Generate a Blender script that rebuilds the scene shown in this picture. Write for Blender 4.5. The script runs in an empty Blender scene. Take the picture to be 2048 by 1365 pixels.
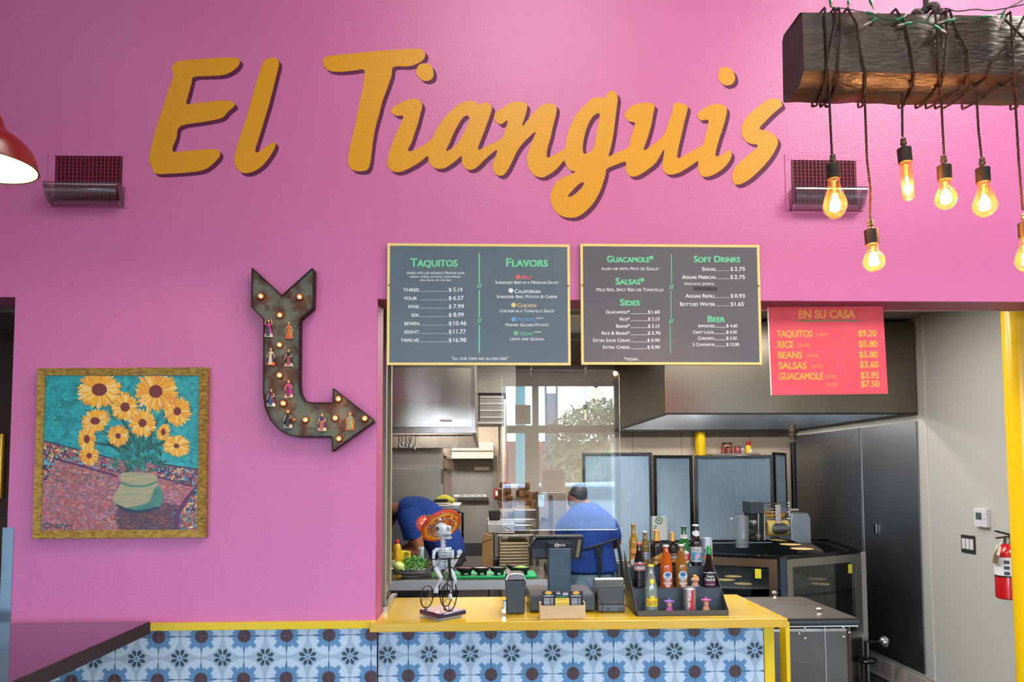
import bpy, bmesh, math, random
from mathutils import Vector, Matrix, Euler
RND = random.Random(7)
SC = bpy.context.scene
COL = SC.collection
# ------------------------------------------------------------------ camera
F, CX, CY = 1500.0, 1024.0, 860.0
CAM = Vector((0.0, -3.67, 1.72))
ROT = (Matrix.Rotation(-math.atan(55 / F), 4, 'Z') @ Matrix.Rotation(math.radians(90) + math.atan(89 / F), 4, 'X')
       @ Matrix.Rotation(-0.004, 4, 'Z'))
cd = bpy.data.cameras.new('camera')
cam = bpy.data.objects.new('camera', cd)
COL.objects.link(cam)
cam.matrix_world = Matrix.Translation(CAM) @ ROT
cd.sensor_width = 36.0
cd.lens = 36.0 * F / 2048.0
cd.shift_y = (CY - 682.5) / 2048.0
cd.clip_start = 0.05
cd.clip_end = 300
SC.camera = cam
# ------------------------------------------------------------------ view
SC.view_settings.view_transform = 'Standard'
SC.view_settings.look = 'None'
SC.view_settings.gamma = 1.0
SC.view_settings.use_curve_mapping = False
SC.view_settings.exposure = 0.6
SC.cycles.max_bounces = 8
SC.cycles.transparent_max_bounces = 12
SC.cycles.sample_clamp_indirect = 6.0
SC.cycles.caustics_reflective = False
SC.cycles.caustics_refractive = False
# ------------------------------------------------------------------ sky
W = bpy.data.worlds.new('sky')
SC.world = W
W.use_nodes = True
nt = W.node_tree
for n in list(nt.nodes): nt.nodes.remove(n)
tc = nt.nodes.new('ShaderNodeTexCoord')
sx = nt.nodes.new('ShaderNodeSeparateXYZ')
rp = nt.nodes.new('ShaderNodeValToRGB')
rp.color_ramp.elements[0].position = 0.0
rp.color_ramp.elements[0].color = (0.86, 0.93, 1.0, 1)
rp.color_ramp.elements[1].position = 0.7
rp.color_ramp.elements[1].color = (0.50, 0.70, 1.0, 1)
bg = nt.nodes.new('ShaderNodeBackground')
bg.inputs['Strength'].default_value = 11.0
ow = nt.nodes.new('ShaderNodeOutputWorld')
nt.links.new(tc.outputs['Generated'], sx.inputs[0])
nt.links.new(sx.outputs['Z'], rp.inputs[0])
nt.links.new(rp.outputs[0], bg.inputs['Color'])
nt.links.new(bg.outputs[0], ow.inputs['Surface'])
# ------------------------------------------------------------------ large lights
def area(name, loc, rot, sx_, sy_, power, col=(1, 1, 1), portal=False):
    l = bpy.data.lights.new(name, 'AREA')
    l.shape = 'RECTANGLE'; l.size = sx_; l.size_y = sy_; l.energy = power; l.color = col
    o = bpy.data.objects.new(name, l); COL.objects.link(o)
    o.location = loc; o.rotation_euler = rot
    if portal: l.cycles.is_portal = True
    return o
# daylight enters through the storefront glazing behind the camera (portals only steer the sky's own light)
area('window_portal', (0.2, -8.05, 1.9), (math.radians(90), 0, 0), 10.4, 3.6, 1, portal=True)
# added, unseen fill lights over the dining room (x, y)
DINING_FILLS = [(-3.0, -2.2, 6), (0.3, -2.0, 42), (3.2, -2.0, 100), (-2.5, -5.5, 20), (2.5, -5.5, 36)]
KITCHEN_LAMPS = [(0.75, 0.9, 36), (0.95, 2.2, 44), (-0.25, 6.2, 70), (2.1, 0.95, 16)]
HOOD_LAMPS_LEFT = [(-0.75, 2.6), (-0.75, 4.0)]
HOOD_LAMPS = [(1.95, 2.7), (2.7, 2.7), (1.95, 3.7), (2.7, 3.7)]
BULB_POWER = 3.0

# ------------------------------------------------------------------ helpers
def at(px, py, Y):
    d = ROT.to_3x3() @ Vector(((px - CX) / F, -(py - CY) / F, -1.0))
    t = (Y - CAM.y) / d.y
    return CAM + d * t
def atz(px, py, Z):
    d = ROT.to_3x3() @ Vector(((px - CX) / F, -(py - CY) / F, -1.0))
    return CAM + d * ((Z - CAM.z) / d.z)
def atx(px, py, X):
    d = ROT.to_3x3() @ Vector(((px - CX) / F, -(py - CY) / F, -1.0))
    return CAM + d * ((X - CAM.x) / d.x)
def ppm(Y):                       # photo pixels per metre at depth Y
    return F / (Y - CAM.y)
def lin(h):
    if isinstance(h, (tuple, list)): return tuple(h[:3]) + (1.0,)
    h = h.lstrip('#')
    r = []
    for i in (0, 2, 4):
        c = int(h[i:i + 2], 16) / 255
        r.append(c / 12.92 if c <= 0.04045 else ((c + 0.055) / 1.055) ** 2.4)
    return tuple(r) + (1.0,)
_mats = {}
def M(name, col='#808080', rough=0.5, metal=0.0, spec=0.5, bump=None, var=None, emit=0.0, coat=0.0, stretch=None,
      rvar=None, emitcol=None):
    """principled material; bump=(scale, strength, distance), var=(scale, hex2, contrast), rvar=(scale, amount)"""
    if name in _mats: return _mats[name]
    m = bpy.data.materials.new(name); m.use_nodes = True
    nt = m.node_tree; b = nt.nodes['Principled BSDF']
    b.inputs['Base Color'].default_value = lin(col)
    b.inputs['Roughness'].default_value = rough
    b.inputs['Metallic'].default_value = metal
    b.inputs['Specular IOR Level'].default_value = spec
    if coat:
        b.inputs['Coat Weight'].default_value = coat
        b.inputs['Coat Roughness'].default_value = 0.05
    if emit:
        b.inputs['Emission Color'].default_value = lin(emitcol or col)
        b.inputs['Emission Strength'].default_value = emit
    co = None
    if bump or var or rvar:
        tcn = nt.nodes.new('ShaderNodeTexCoord')
        mp = nt.nodes.new('ShaderNodeMapping')
        if stretch: mp.inputs['Scale'].default_value = stretch
        nt.links.new(tcn.outputs['Object'], mp.inputs['Vector'])
        co = mp.outputs[0]
    if var:
        n = nt.nodes.new('ShaderNodeTexNoise'); n.inputs['Scale'].default_value = var[0]
        n.inputs['Detail'].default_value = 5.0
        nt.links.new(co, n.inputs['Vector'])
        r = nt.nodes.new('ShaderNodeValToRGB')
        k = var[2] if len(var) > 2 else 0.2
        r.color_ramp.elements[0].position = max(0, 0.5 - k); r.color_ramp.elements[0].color = lin(col)
        r.color_ramp.elements[1].position = min(1, 0.5 + k); r.color_ramp.elements[1].color = lin(var[1])
        nt.links.new(n.outputs[0], r.inputs[0]); nt.links.new(r.outputs[0], b.inputs['Base Color'])
    if rvar:
        n = nt.nodes.new('ShaderNodeTexNoise'); n.inputs['Scale'].default_value = rvar[0]
        nt.links.new(co, n.inputs['Vector'])
        r = nt.nodes.new('ShaderNodeMapRange')
        r.inputs['To Min'].default_value = max(0.02, rough - rvar[1]); r.inputs['To Max'].default_value = rough + rvar[1]
        nt.links.new(n.outputs[0], r.inputs[0]); nt.links.new(r.outputs[0], b.inputs['Roughness'])
    if bump:
        n = nt.nodes.new('ShaderNodeTexNoise'); n.inputs['Scale'].default_value = bump[0]
        n.inputs['Detail'].default_value = 3.0
        nt.links.new(co, n.inputs['Vector'])
        bp = nt.nodes.new('ShaderNodeBump'); bp.inputs['Strength'].default_value = bump[1]
        bp.inputs['Distance'].default_value = bump[2]
        nt.links.new(n.outputs[0], bp.inputs['Height']); nt.links.new(bp.outputs[0], b.inputs['Normal'])
    _mats[name] = m
    return m
def clear_mat(name, tint='#ffffff', refl=0.1, rough=0.02, haze=0.0, hazecol='#ffffff'):
    """thin clear sheet or shell: see-through, with a constant share of mirror reflection"""
    if name in _mats: return _mats[name]
    m = bpy.data.materials.new(name); m.use_nodes = True
    nt = m.node_tree
    for n in list(nt.nodes): nt.nodes.remove(n)
    t = nt.nodes.new('ShaderNodeBsdfTransparent'); t.inputs[0].default_value = lin(tint)
    g = nt.nodes.new('ShaderNodeBsdfGlossy'); g.inputs['Roughness'].default_value = rough
    g.inputs['Color'].default_value = (1, 1, 1, 1)
    ge = nt.nodes.new('ShaderNodeNewGeometry'); dt = nt.nodes.new('ShaderNodeVectorMath'); dt.operation = 'DOT_PRODUCT'
    nt.links.new(ge.outputs['Incoming'], dt.inputs[0]); nt.links.new(ge.outputs['Normal'], dt.inputs[1])
    prev = dt.outputs['Value']
    for op, val in (('ABSOLUTE', None), ('SUBTRACT', 1.0), ('POWER', 5.0), ('MULTIPLY', .9), ('ADD', .04 + refl)):      # Schlick, the same from both sides
        nd = nt.nodes.new('ShaderNodeMath'); nd.operation = op; nd.use_clamp = op == 'ADD'
        if op == 'SUBTRACT': nd.inputs[0].default_value = val; nt.links.new(prev, nd.inputs[1])
        else:
            nt.links.new(prev, nd.inputs[0])
            if val is not None: nd.inputs[1].default_value = val
        prev = nd.outputs[0]
    ad = nd
    x = nt.nodes.new('ShaderNodeMixShader')
    nt.links.new(ad.outputs[0], x.inputs[0]); nt.links.new(t.outputs[0], x.inputs[1]); nt.links.new(g.outputs[0], x.inputs[2])
    last = x.outputs[0]
    if haze:
        d = nt.nodes.new('ShaderNodeBsdfDiffuse'); d.inputs[0].default_value = lin(hazecol)
        y = nt.nodes.new('ShaderNodeMixShader'); y.inputs[0].default_value = haze
        nt.links.new(last, y.inputs[1]); nt.links.new(d.outputs[0], y.inputs[2]); last = y.outputs[0]
    o = nt.nodes.new('ShaderNodeOutputMaterial'); nt.links.new(last, o.inputs[0])
    _mats[name] = m
    return m

def smooth_pts(pts, k=3, closed=True):
    """Catmull-Rom through the given points"""
    out = []; n = len(pts)
    rng = range(n) if closed else range(n - 1)
    for i in rng:
        if closed: p0, p1, p2, p3 = pts[(i - 1) % n], pts[i], pts[(i + 1) % n], pts[(i + 2) % n]
        else: p0, p1, p2, p3 = pts[max(i - 1, 0)], pts[i], pts[i + 1], pts[min(i + 2, n - 1)]
        for j in range(k):
            t = j / k
            out.append(tuple(0.5 * ((2 * b) + (-a + c) * t + (2 * a - 5 * b + 4 * c - d) * t * t + (-a + 3 * b - 3 * c + d) * t ** 3)
                             for a, b, c, d in zip(p0, p1, p2, p3)))
    if not closed: out.append(tuple(pts[-1]))
    return out

_txt = {}
def text_geo(s, bold=0.0, caps=False):
    key = (s, bold, caps)
    if key in _txt: return _txt[key]
    c = bpy.data.curves.new('t', 'FONT'); c.body = s; c.size = 1.0; c.offset = bold; c.resolution_u = 3
    if caps:
        c.small_caps_scale = 0.78
        for i in range(len(s)): c.body_format[i].use_small_caps = True
    o = bpy.data.objects.new('t', c); COL.objects.link(o)
    dg = bpy.context.evaluated_depsgraph_get()
    me = bpy.data.meshes.new_from_object(o.evaluated_get(dg), depsgraph=dg)
    v = [(p.co.x, p.co.y) for p in me.vertices]; f = [tuple(p.vertices) for p in me.polygons]
    bpy.data.objects.remove(o); bpy.data.curves.remove(c); bpy.data.meshes.remove(me)
    if not v: v = [(0, 0)]
    _txt[key] = (v, f, min(a for a, _ in v), max(a for a, _ in v))
    return _txt[key]
CAPH = max(b for a, b in text_geo('H')[0])

class MB:
    def __init__(s): s.v = []; s.f = []; s.m = []
    def add(s, vs, fs, mi=0):
        o = len(s.v); s.v += [tuple(a) for a in vs]
        for f in fs: s.f.append(tuple(i + o for i in f)); s.m.append(mi)
        return s
    def box(s, x0, x1, y0, y1, z0, z1, mi=0):
        if x0 > x1: x0, x1 = x1, x0
        if y0 > y1: y0, y1 = y1, y0
        if z0 > z1: z0, z1 = z1, z0
        v = [(x, y, z) for x in (x0, x1) for y in (y0, y1) for z in (z0, z1)]
        return s.add(v, [(0, 1, 3, 2), (4, 6, 7, 5), (0, 4, 5, 1), (2, 3, 7, 6), (0, 2, 6, 4), (1, 5, 7, 3)], mi)
    def obox(s, c, dx, dy, dz, rot=None, mi=0):
        rot = rot or Matrix.Identity(3); c = Vector(c)
        v = [c + rot @ Vector((a * dx / 2, b * dy / 2, d * dz / 2)) for a in (-1, 1) for b in (-1, 1) for d in (-1, 1)]
        return s.add(v, [(0, 1, 3, 2), (4, 6, 7, 5), (0, 4, 5, 1), (2, 3, 7, 6), (0, 2, 6, 4), (1, 5, 7, 3)], mi)
    def tube(s, pts, r, n=8, closed=False, caps=True, mi=0, flat=1.0):
        pts = [Vector(p) for p in pts]; k = len(pts)
        rs = r if isinstance(r, (list, tuple)) else [r] * k
        vs = []; ref = None
        for i, p in enumerate(pts):
            a = pts[(i - 1) % k] if (closed or i > 0) else p
            b = pts[(i + 1) % k] if (closed or i < k - 1) else p
            t = (b - a)
            if t.length < 1e-9: t = Vector((0, 0, 1))
            t.normalize()
            if ref is None: ref = t.orthogonal().normalized()
            u = (ref - t * ref.dot(t))
            if u.length < 1e-6: u = t.orthogonal()
            u.normalize(); w = t.cross(u); ref = u
            for j in range(n):
                an = 2 * math.pi * j / n
                vs.append(p + (u * math.cos(an) + w * math.sin(an) * flat) * rs[i])
        fs = []
        for i in range(k if closed else k - 1):
            i2 = (i + 1) % k
            for j in range(n): fs.append((i * n + j, i * n + (j + 1) % n, i2 * n + (j + 1) % n, i2 * n + j))
        if caps and not closed:
            fs.append(tuple(range(n))[::-1]); fs.append(tuple((k - 1) * n + j for j in range(n)))
        return s.add(vs, fs, mi)
    def cyl(s, p0, p1, r0, r1=None, n=16, mi=0):
        return s.tube([p0, p1], [r0, r0 if r1 is None else r1], n, mi=mi)
    def lathe(s, prof, c, n=24, mi=0, mat=None, sx=1.0, sy=1.0, caps=True):
        c = Vector(c); vs = []; k = len(prof)
        for r, z in prof:
            for j in range(n):
                an = 2 * math.pi * j / n
                p = Vector((max(r, 1e-5) * math.cos(an) * sx, max(r, 1e-5) * math.sin(an) * sy, z))
                if mat: p = mat @ p
                vs.append(c + p)
        fs = [(i * n + j, i * n + (j + 1) % n, (i + 1) * n + (j + 1) % n, (i + 1) * n + j) for i in range(k - 1) for j in range(n)]
        if caps and prof[0][0] > 1e-4: fs.append(tuple(range(n))[::-1])
        if caps and prof[-1][0] > 1e-4: fs.append(tuple((k - 1) * n + j for j in range(n)))
        return s.add(vs, fs, mi)
    def ball(s, c, rx, ry=None, rz=None, n=16, m=10, mi=0, rot=None):
        ry = rx if ry is None else ry; rz = rx if rz is None else rz
        c = Vector(c); vs = []
        for i in range(m + 1):
            ph = math.pi * i / m
            for j in range(n):
                an = 2 * math.pi * j / n; sp = max(math.sin(ph), 1e-4)
                p = Vector((rx * sp * math.cos(an), ry * sp * math.sin(an), -rz * math.cos(ph)))
                if rot: p = rot @ p
                vs.append(c + p)
        fs = [(i * n + j, i * n + (j + 1) % n, (i + 1) * n + (j + 1) % n, (i + 1) * n + j) for i in range(m) for j in range(n)]
        return s.add(vs, fs, mi)
    def poly(s, pts, mi=0):
        return s.add(pts, [tuple(range(len(pts)))], mi)
    def prism(s, pts, y0, y1, mi=0):
        """pts: world (x, z) outline; extruded from y0 to y1"""
        n = len(pts)
        vs = [(p[0], y0, p[1]) for p in pts] + [(p[0], y1, p[1]) for p in pts]
        return s.add(vs, [tuple(range(n)), tuple(range(2 * n - 1, n - 1, -1))] +
                     [(i, i + n, (i + 1) % n + n, (i + 1) % n) for i in range(n)], mi)
    def vprism(s, pts, z0, z1, mi=0):
        n = len(pts)
        vs = [(p[0], p[1], z0) for p in pts] + [(p[0], p[1], z1) for p in pts]
        return s.add(vs, [tuple(range(n))[::-1], tuple(range(n, 2 * n))] +
                     [(i, (i + 1) % n, (i + 1) % n + n, i + n) for i in range(n)], mi)
    def pbox(s, px0, px1, py0, py1, Y, d, mi=0):
        """box whose front face fills the photo rectangle at depth plane Y, and is d deep"""
        a = at((px0 + px1) / 2, py0, Y).z; b = at((px0 + px1) / 2, py1, Y).z
        l = at(px0, (py0 + py1) / 2, Y).x; r = at(px1, (py0 + py1) / 2, Y).x
        return s.box(l, r, Y, Y + d, b, a, mi)
    def text(s, string, px0, px1, base, cap, Y, bold=0.0, caps=False, mi=0, cyl=None, slope=0.0, ydir=None):
        v, f, mn, mx = text_geo(string, 0.0, caps)
        nv = max(1, len(v))
        if bold: v, f = [(x + a_ * bold, y + b_ * bold) for a_, b_ in ((0, 0), (1, .6), (-1, -.6), (1, -.6), (-1, .6)) for x, y in v], [tuple(i + k_ * len(v) for i in q_) for k_ in range(5) for q_ in f]; mn -= bold; mx += bold
        nv = max(1, len(v) // 5)
        a = at(px0, base, Y); b = at(px1, base + slope * (px1 - px0), Y); up = at(px0, base - cap, Y).z - a.z
        w = max(mx - mn, 1e-6); out = []
        for iv, (x, y) in enumerate(v):
            t = (x - mn) / w
            X = a.x + (b.x - a.x) * t; Z = a.z + (b.z - a.z) * t + up * y / CAPH
            yy = Y
            if cyl: yy = cyl[1] - math.sqrt(max(cyl[2] ** 2 - (X - cyl[0]) ** 2, 1e-8))
            out.append((X, yy - .00008 * (iv // nv), Z))
        return s.add(out, f, mi)
    def mesh(s, me, mat=None, mi=0):
        s.add([(mat @ v.co) if mat else v.co.copy() for v in me.vertices], [tuple(p.vertices) for p in me.polygons], mi)
        return s
    def build(s, name, mats, parent=None, smooth=False, bevel=0.0, local=False, origin=None, seg=2):
        me = bpy.data.meshes.new(name)
        if parent is not None:
            off = Vector((0, 0, 0)) if local else Vector(parent.get('_abs', (0, 0, 0)))
        else:
            if local: off = Vector((0, 0, 0))
            elif origin is not None: off = Vector(origin)
            else:
                xs, ys, zs = zip(*s.v)
                off = Vector(((min(xs) + max(xs)) / 2, (min(ys) + max(ys)) / 2, min(zs)))
        me.from_pydata([tuple(Vector(v) - off) for v in s.v], [], s.f)
        for m in (mats if isinstance(mats, (list, tuple)) else [mats]): me.materials.append(m)
        if any(s.m): me.polygons.foreach_set('material_index', s.m)
        me.validate()
        bm = bmesh.new(); bm.from_mesh(me)
        vol = [f for f in bm.faces]
        bmesh.ops.recalc_face_normals(bm, faces=vol)
        bm.to_mesh(me); bm.free()
        if smooth:
            for p in me.polygons: p.use_smooth = True
            me.set_sharp_from_angle(angle=math.radians(40))
        me.update()
        o = bpy.data.objects.new(name, me); COL.objects.link(o)
        if parent is not None:
            o.parent = parent; o['_abs'] = tuple(Vector(parent.get('_abs', (0, 0, 0))))
        else:
            o.location = off; o['_abs'] = tuple(off)
        if bevel:
            b = o.modifiers.new('bevel', 'BEVEL'); b.width = bevel; b.segments = seg; b.limit_method = 'ANGLE'
            b.angle_limit = math.radians(35)
        return o
def tag(o, label=None, cat=None, group=None, kind=None):
    if label: o['label'] = label
    if cat: o['category'] = cat
    if group: o['group'] = group
    if kind: o['kind'] = kind
    return o
def thing(name, label, cat, loc=(0, 0, 0), group=None, rot=None):
    o = bpy.data.objects.new(name, None); COL.objects.link(o)
    o.empty_display_size = 0.05
    o.location = loc; o['_abs'] = tuple(loc)
    if rot: o.rotation_euler = rot
    return tag(o, label, cat, group)
def struct(o): o['kind'] = 'structure'; return o
def dup(root, loc, rot=None, label=None, group=None):
    r = root.copy(); COL.objects.link(r); r.location = loc
    if rot: r.rotation_euler = rot
    if label: r['label'] = label
    if group: r['group'] = group
    for ch in list(root.children):
        c = ch.copy(); COL.objects.link(c); c.parent = r
        for g in ch.children:
            d = g.copy(); COL.objects.link(d); d.parent = c
    return r
def skin(verts, edges, radii, sub=2):
    """a continuous body grown on a skeleton; returns a mesh datablock"""
    me = bpy.data.meshes.new('skin'); me.from_pydata(verts, edges, [])
    o = bpy.data.objects.new('skin', me); COL.objects.link(o)
    sk = o.modifiers.new('s', 'SKIN'); sk.use_smooth_shade = True
    if not me.skin_vertices: 
        bm = bmesh.new(); bm.from_mesh(me); bm.verts.layers.skin.verify(); bm.to_mesh(me); bm.free()
    for i, r in enumerate(radii):
        rr = r if isinstance(r, (tuple, list)) else (r, r)
        me.skin_vertices[0].data[i].radius = rr
        me.skin_vertices[0].data[i].use_root = (i == 0)
    sb = o.modifiers.new('u', 'SUBSURF'); sb.levels = sub; sb.render_levels = sub
    dg = bpy.context.evaluated_depsgraph_get()
    res = bpy.data.meshes.new_from_object(o.evaluated_get(dg), depsgraph=dg)
    bpy.data.objects.remove(o); bpy.data.meshes.remove(me)
    return res
def filled(contours, Y, thick):
    """a flat plate with holes; contours are lists of world (x, z)"""
    c = bpy.data.curves.new('c', 'CURVE'); c.dimensions = '2D'; c.fill_mode = 'BOTH'; c.extrude = thick / 2
    for pts in contours:
        sp = c.splines.new('POLY'); sp.points.add(len(pts) - 1)
        for i, p in enumerate(pts): sp.points[i].co = (p[0], p[1], 0, 1)
        sp.use_cyclic_u = True
    o = bpy.data.objects.new('c', c); COL.objects.link(o)
    dg = bpy.context.evaluated_depsgraph_get()
    me = bpy.data.meshes.new_from_object(o.evaluated_get(dg), depsgraph=dg)
    bpy.data.objects.remove(o); bpy.data.curves.remove(c)
    mb = MB(); mb.mesh(me, Matrix.Translation((0, Y, 0)) @ Matrix.Rotation(math.radians(90), 4, 'X'))
    bpy.data.meshes.remove(me)
    return mb
def blob(mb, voxel=.012, it=6, fac=.5):
    me = bpy.data.meshes.new('b'); me.from_pydata([tuple(v) for v in mb.v], [], mb.f)
    bm = bmesh.new(); bm.from_mesh(me); bmesh.ops.recalc_face_normals(bm, faces=bm.faces[:]); bm.to_mesh(me); bm.free()
    o = bpy.data.objects.new('b', me); COL.objects.link(o)
    r = o.modifiers.new('r', 'REMESH'); r.mode = 'VOXEL'; r.voxel_size = voxel
    s = o.modifiers.new('s', 'SMOOTH'); s.factor = fac; s.iterations = it
    dg = bpy.context.evaluated_depsgraph_get()
    res = bpy.data.meshes.new_from_object(o.evaluated_get(dg), depsgraph=dg)
    out = MB(); out.mesh(res)
    bpy.data.objects.remove(o); bpy.data.meshes.remove(me); bpy.data.meshes.remove(res)
    return out
# ------------------------------------------------------------------ materials
PINK = M('pink_paint', (0.64, 0.175, 0.42), 0.34, spec=0.5, bump=(120, 0.5, 0.0045))
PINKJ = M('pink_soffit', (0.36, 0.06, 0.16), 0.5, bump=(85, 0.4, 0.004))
GOLD = M('gold_paint', '#e0a00a', 0.42, bump=(120, 0.45, 0.004))
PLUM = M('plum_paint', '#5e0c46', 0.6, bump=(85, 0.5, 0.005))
YEL = M('yellow_gloss', '#e0c410', 0.25, spec=0.5)
YELT = M('yellow_counter', '#cfa80a', 0.16, spec=0.5, coat=0.4, rvar=(3, 0.06))
YELP = M('yellow_pole', '#efc40e', 0.22, spec=0.5)
BEIGE = M('beige_panel', '#c9bba8', 0.4, var=(2, '#c0b19c'))
GREYW = M('grey_wall', '#b9bab4', 0.5, bump=(120, 0.1, 0.002))
CEIL = M('ceiling_tile_grey', '#8f867b', 0.8, bump=(150, 0.3, 0.002), var=(60, '#7e766c'))
CEILG = M('ceiling_grid_metal', '#b5afa6', 0.5)
FLOORM = M('quarry_floor', '#3a3230', 0.5, var=(5, '#2c2624'))
FLOORD = M('concrete_floor', '#8a8078', 0.35, var=(3, '#786f68'))
DCEIL = M('plaster_ceiling', '#a9a7a2', 0.8)
SS = M('stainless_brushed', '#b5afa6', 0.27, 1.0, rvar=(6, 0.05), stretch=(1, 1, .1), bump=(3, .12, .01))
SSD = M('stainless_dark', '#7c7670', 0.3, 1.0, rvar=(5, 0.08))
SSP = M('stainless_panel', '#8f9298', 0.42, 1.0, rvar=(2.5, 0.08), bump=(1.5, 0.12, 0.02))
CHROME = M('chrome', '#d0d0d0', 0.12, 1.0)
STEEL = M('steel_frame', '#a7a49c', 0.38, 1.0)
BLACK = M('black_satin', '#101214', 0.4)
BLACKG = M('black_gloss', '#0b0d10', 0.15)
BLACKM = M('black_matt', '#17181a', 0.75)
CHAR = M('charcoal_plastic', '#34404a', 0.42, var=(30, '#2d3841'))
WHITE = M('white_paint', '#e9e9e6', 0.5)
OFFW = M('off_white', '#cfcac0', 0.6)
SPECK = M('speckled_panel', '#8b8a80', 0.6, var=(160, '#77766c', 0.1))
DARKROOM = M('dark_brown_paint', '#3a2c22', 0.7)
# ------------------------------------------------------------------ setting
XR = 3.35
def zof(px, py, Y): return at(px, py, Y).z
ZO = zof(1400, 601, 0)                       # head of the kitchen opening
XL = at(753, 900, 0).x                       # left jamb of the kitchen opening
XA = at(20, 900, 0).x                        # jamb of the left doorway
ZT = zof(500, 1245, -0.02); ZB = zof(500, 1260, -0.02)
mb = MB()
mb.box(-6, 7, 0, 0.2, ZO, 5.2)
mb.box(XA, XL, 0, 0.2, 0, ZO)
mb.box(-6, XA - 1.1, 0, 0.2, 0, ZO)
wall = struct(mb.build('wall_back', PINK))
tag(wall, 'pink orange-peel textured wall above the kitchen opening')
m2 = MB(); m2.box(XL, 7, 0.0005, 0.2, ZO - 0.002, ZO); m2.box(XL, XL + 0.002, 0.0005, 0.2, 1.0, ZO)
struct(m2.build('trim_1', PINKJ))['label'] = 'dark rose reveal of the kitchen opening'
m2 = MB(); m2.box(XL, 7, 0.2, 0.206, ZO - 0.004, ZO + 0.01)
struct(m2.build('trim_2', OFFW))['label'] = 'thin pale bead behind the opening head'
m2 = MB(); m2.box(XA, XL + 0.002, -0.03, 0.0, ZB, ZT)
struct(m2.build('trim_3', YEL, bevel=0.002))['label'] = 'yellow ledge strip above the tile wainscot'
# floors and ceilings
struct(MB().box(-6, 7, -8, 0.1, -0.1, 0).build('floor', FLOORD))
struct(MB().box(-6, 7, 0.1, 9, -0.1, 0).build('floor_kitchen', FLOORM))
struct(MB().box(-6, 7, -8.3, 0.2, 5.2, 5.3).build('ceiling', DCEIL))
ZC = 2.92
mb = MB(); mb.box(XL - 3, 4.0, 0.2, 9, ZC, ZC + 0.05)
ck = struct(mb.build('ceiling_kitchen', CEIL))
mb = MB()
for i in range(12):
    x = -2.65 + i * 0.61; mb.box(x - 0.012, x + 0.012, 0.2, 8.9, ZC - 0.008, ZC)
for i in range(8):
    y = 0.5 + i * 1.22; mb.box(-3.4, XR, y - 0.012, y + 0.012, ZC - 0.0085, ZC)
mb.build('ceiling_grid', CEILG, ck)
# kitchen walls
YB = 4.35
struct(MB().box(0.25, 3.6, YB, YB + 0.1, 0, ZC).build('wall_far', BEIGE))['label'] = 'beige panelled far kitchen wall'
mb = MB()
for px in (1266, 1363, 1500): x = at(px, 880, YB).x; mb.box(x - 0.003, x + 0.003, YB - 0.003, YB, 0, ZC)
o = mb.build('panel_seam', M('seam_brown', '#8d8070', 0.6), bpy.data.objects['wall_far'])
struct(MB().box(0.25, 0.35, YB + 0.1, 7.8, 0, ZC).build('wall_corridor', BEIGE))['label'] = 'beige side wall of the back corridor'
struct(MB().box(-3.6, 0.35, 7.8, 7.9, 0, ZC).build('wall_corridor_end', BEIGE))['label'] = 'beige end wall around the grey back door'
struct(MB().box(XR, XR + 0.1, 0.2, YB + 0.1, 0, ZC).build('wall_right', GREYW))['label'] = 'pale grey kitchen side wall at right'
mb = MB(); xs = XR - 0.004
yy = atx(1858, 1000, XR).y
mb.box(XR - 0.004, XR, yy - 0.006, yy + 0.006, 0.17, ZC)
struct(mb.build('trim_4', OFFW))['label'] = 'pale vertical joint strip on the grey wall'
struct(MB().box(-3.6, -3.5, 0.2, 8, 0, ZC).build('wall_left_kitchen', GREYW))
# doorway room at far left
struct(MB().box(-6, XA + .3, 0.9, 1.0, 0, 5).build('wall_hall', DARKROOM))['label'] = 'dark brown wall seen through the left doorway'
mb = MB(); mb.box(-6, XA + 0.3, 0.21, 0.9, ZO - 0.03, ZO + 0.02)
struct(mb.build('ceiling_hall', M('hall_soffit', '#55504e', 0.7)))
# cove base tiles of the right wall, each a piece
base = struct(MB().box(XR - 0.008, XR, 0.2, YB, 0, 0.165).build('baseboard_right', M('grout_beige', '#8f877e', 0.8)))
y = 0.25; TB = M('base_tile', '#b3aba4', 0.45, var=(8, '#a59c95'))
tm = None
while y < YB - 0.1:
    if tm is None:
        mbt = MB(); mbt.box(-0.012, 0, 0.003, 0.197, 0.0, 0.15); mbt.box(-0.03, -0.012, 0.003, 0.197, 0, 0.018)
        t = mbt.build('tile', TB, base, bevel=0.003, local=True); tm = t
    else:
        t = tm.copy(); COL.objects.link(t)
    t.location = Vector((XR - 0.007, y, 0.006)) - Vector(base['_abs'])
    y += 0.2
# stainless sheets on the right wall
mb = []
for k, (pa, pb) in enumerate(((1608, 1722), (1725, 1838))):
    y1 = atx(pa, 1000, XR - 0.01).y if k else YB - 0.02; y0 = atx(pb, 1000, XR - 0.01).y
    o = MB().box(XR - 0.012, XR - 0.001, y0 + 0.004, y1 - 0.004, 0.19, 2.12).build('wall_sheet', SSP)
    tag(o, ['far stainless wall sheet behind the tortilla machine', 'near stainless wall sheet left of the grey wall'][k], 'wall panel', 'stainless sheets on the kitchen side wall')
    q = MB().box(XR - 0.016, XR - 0.012, y1 - 0.012, y1 - 0.004, 0.19, 2.12)
    q.build('edge_strip', CHROME, o)
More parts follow.
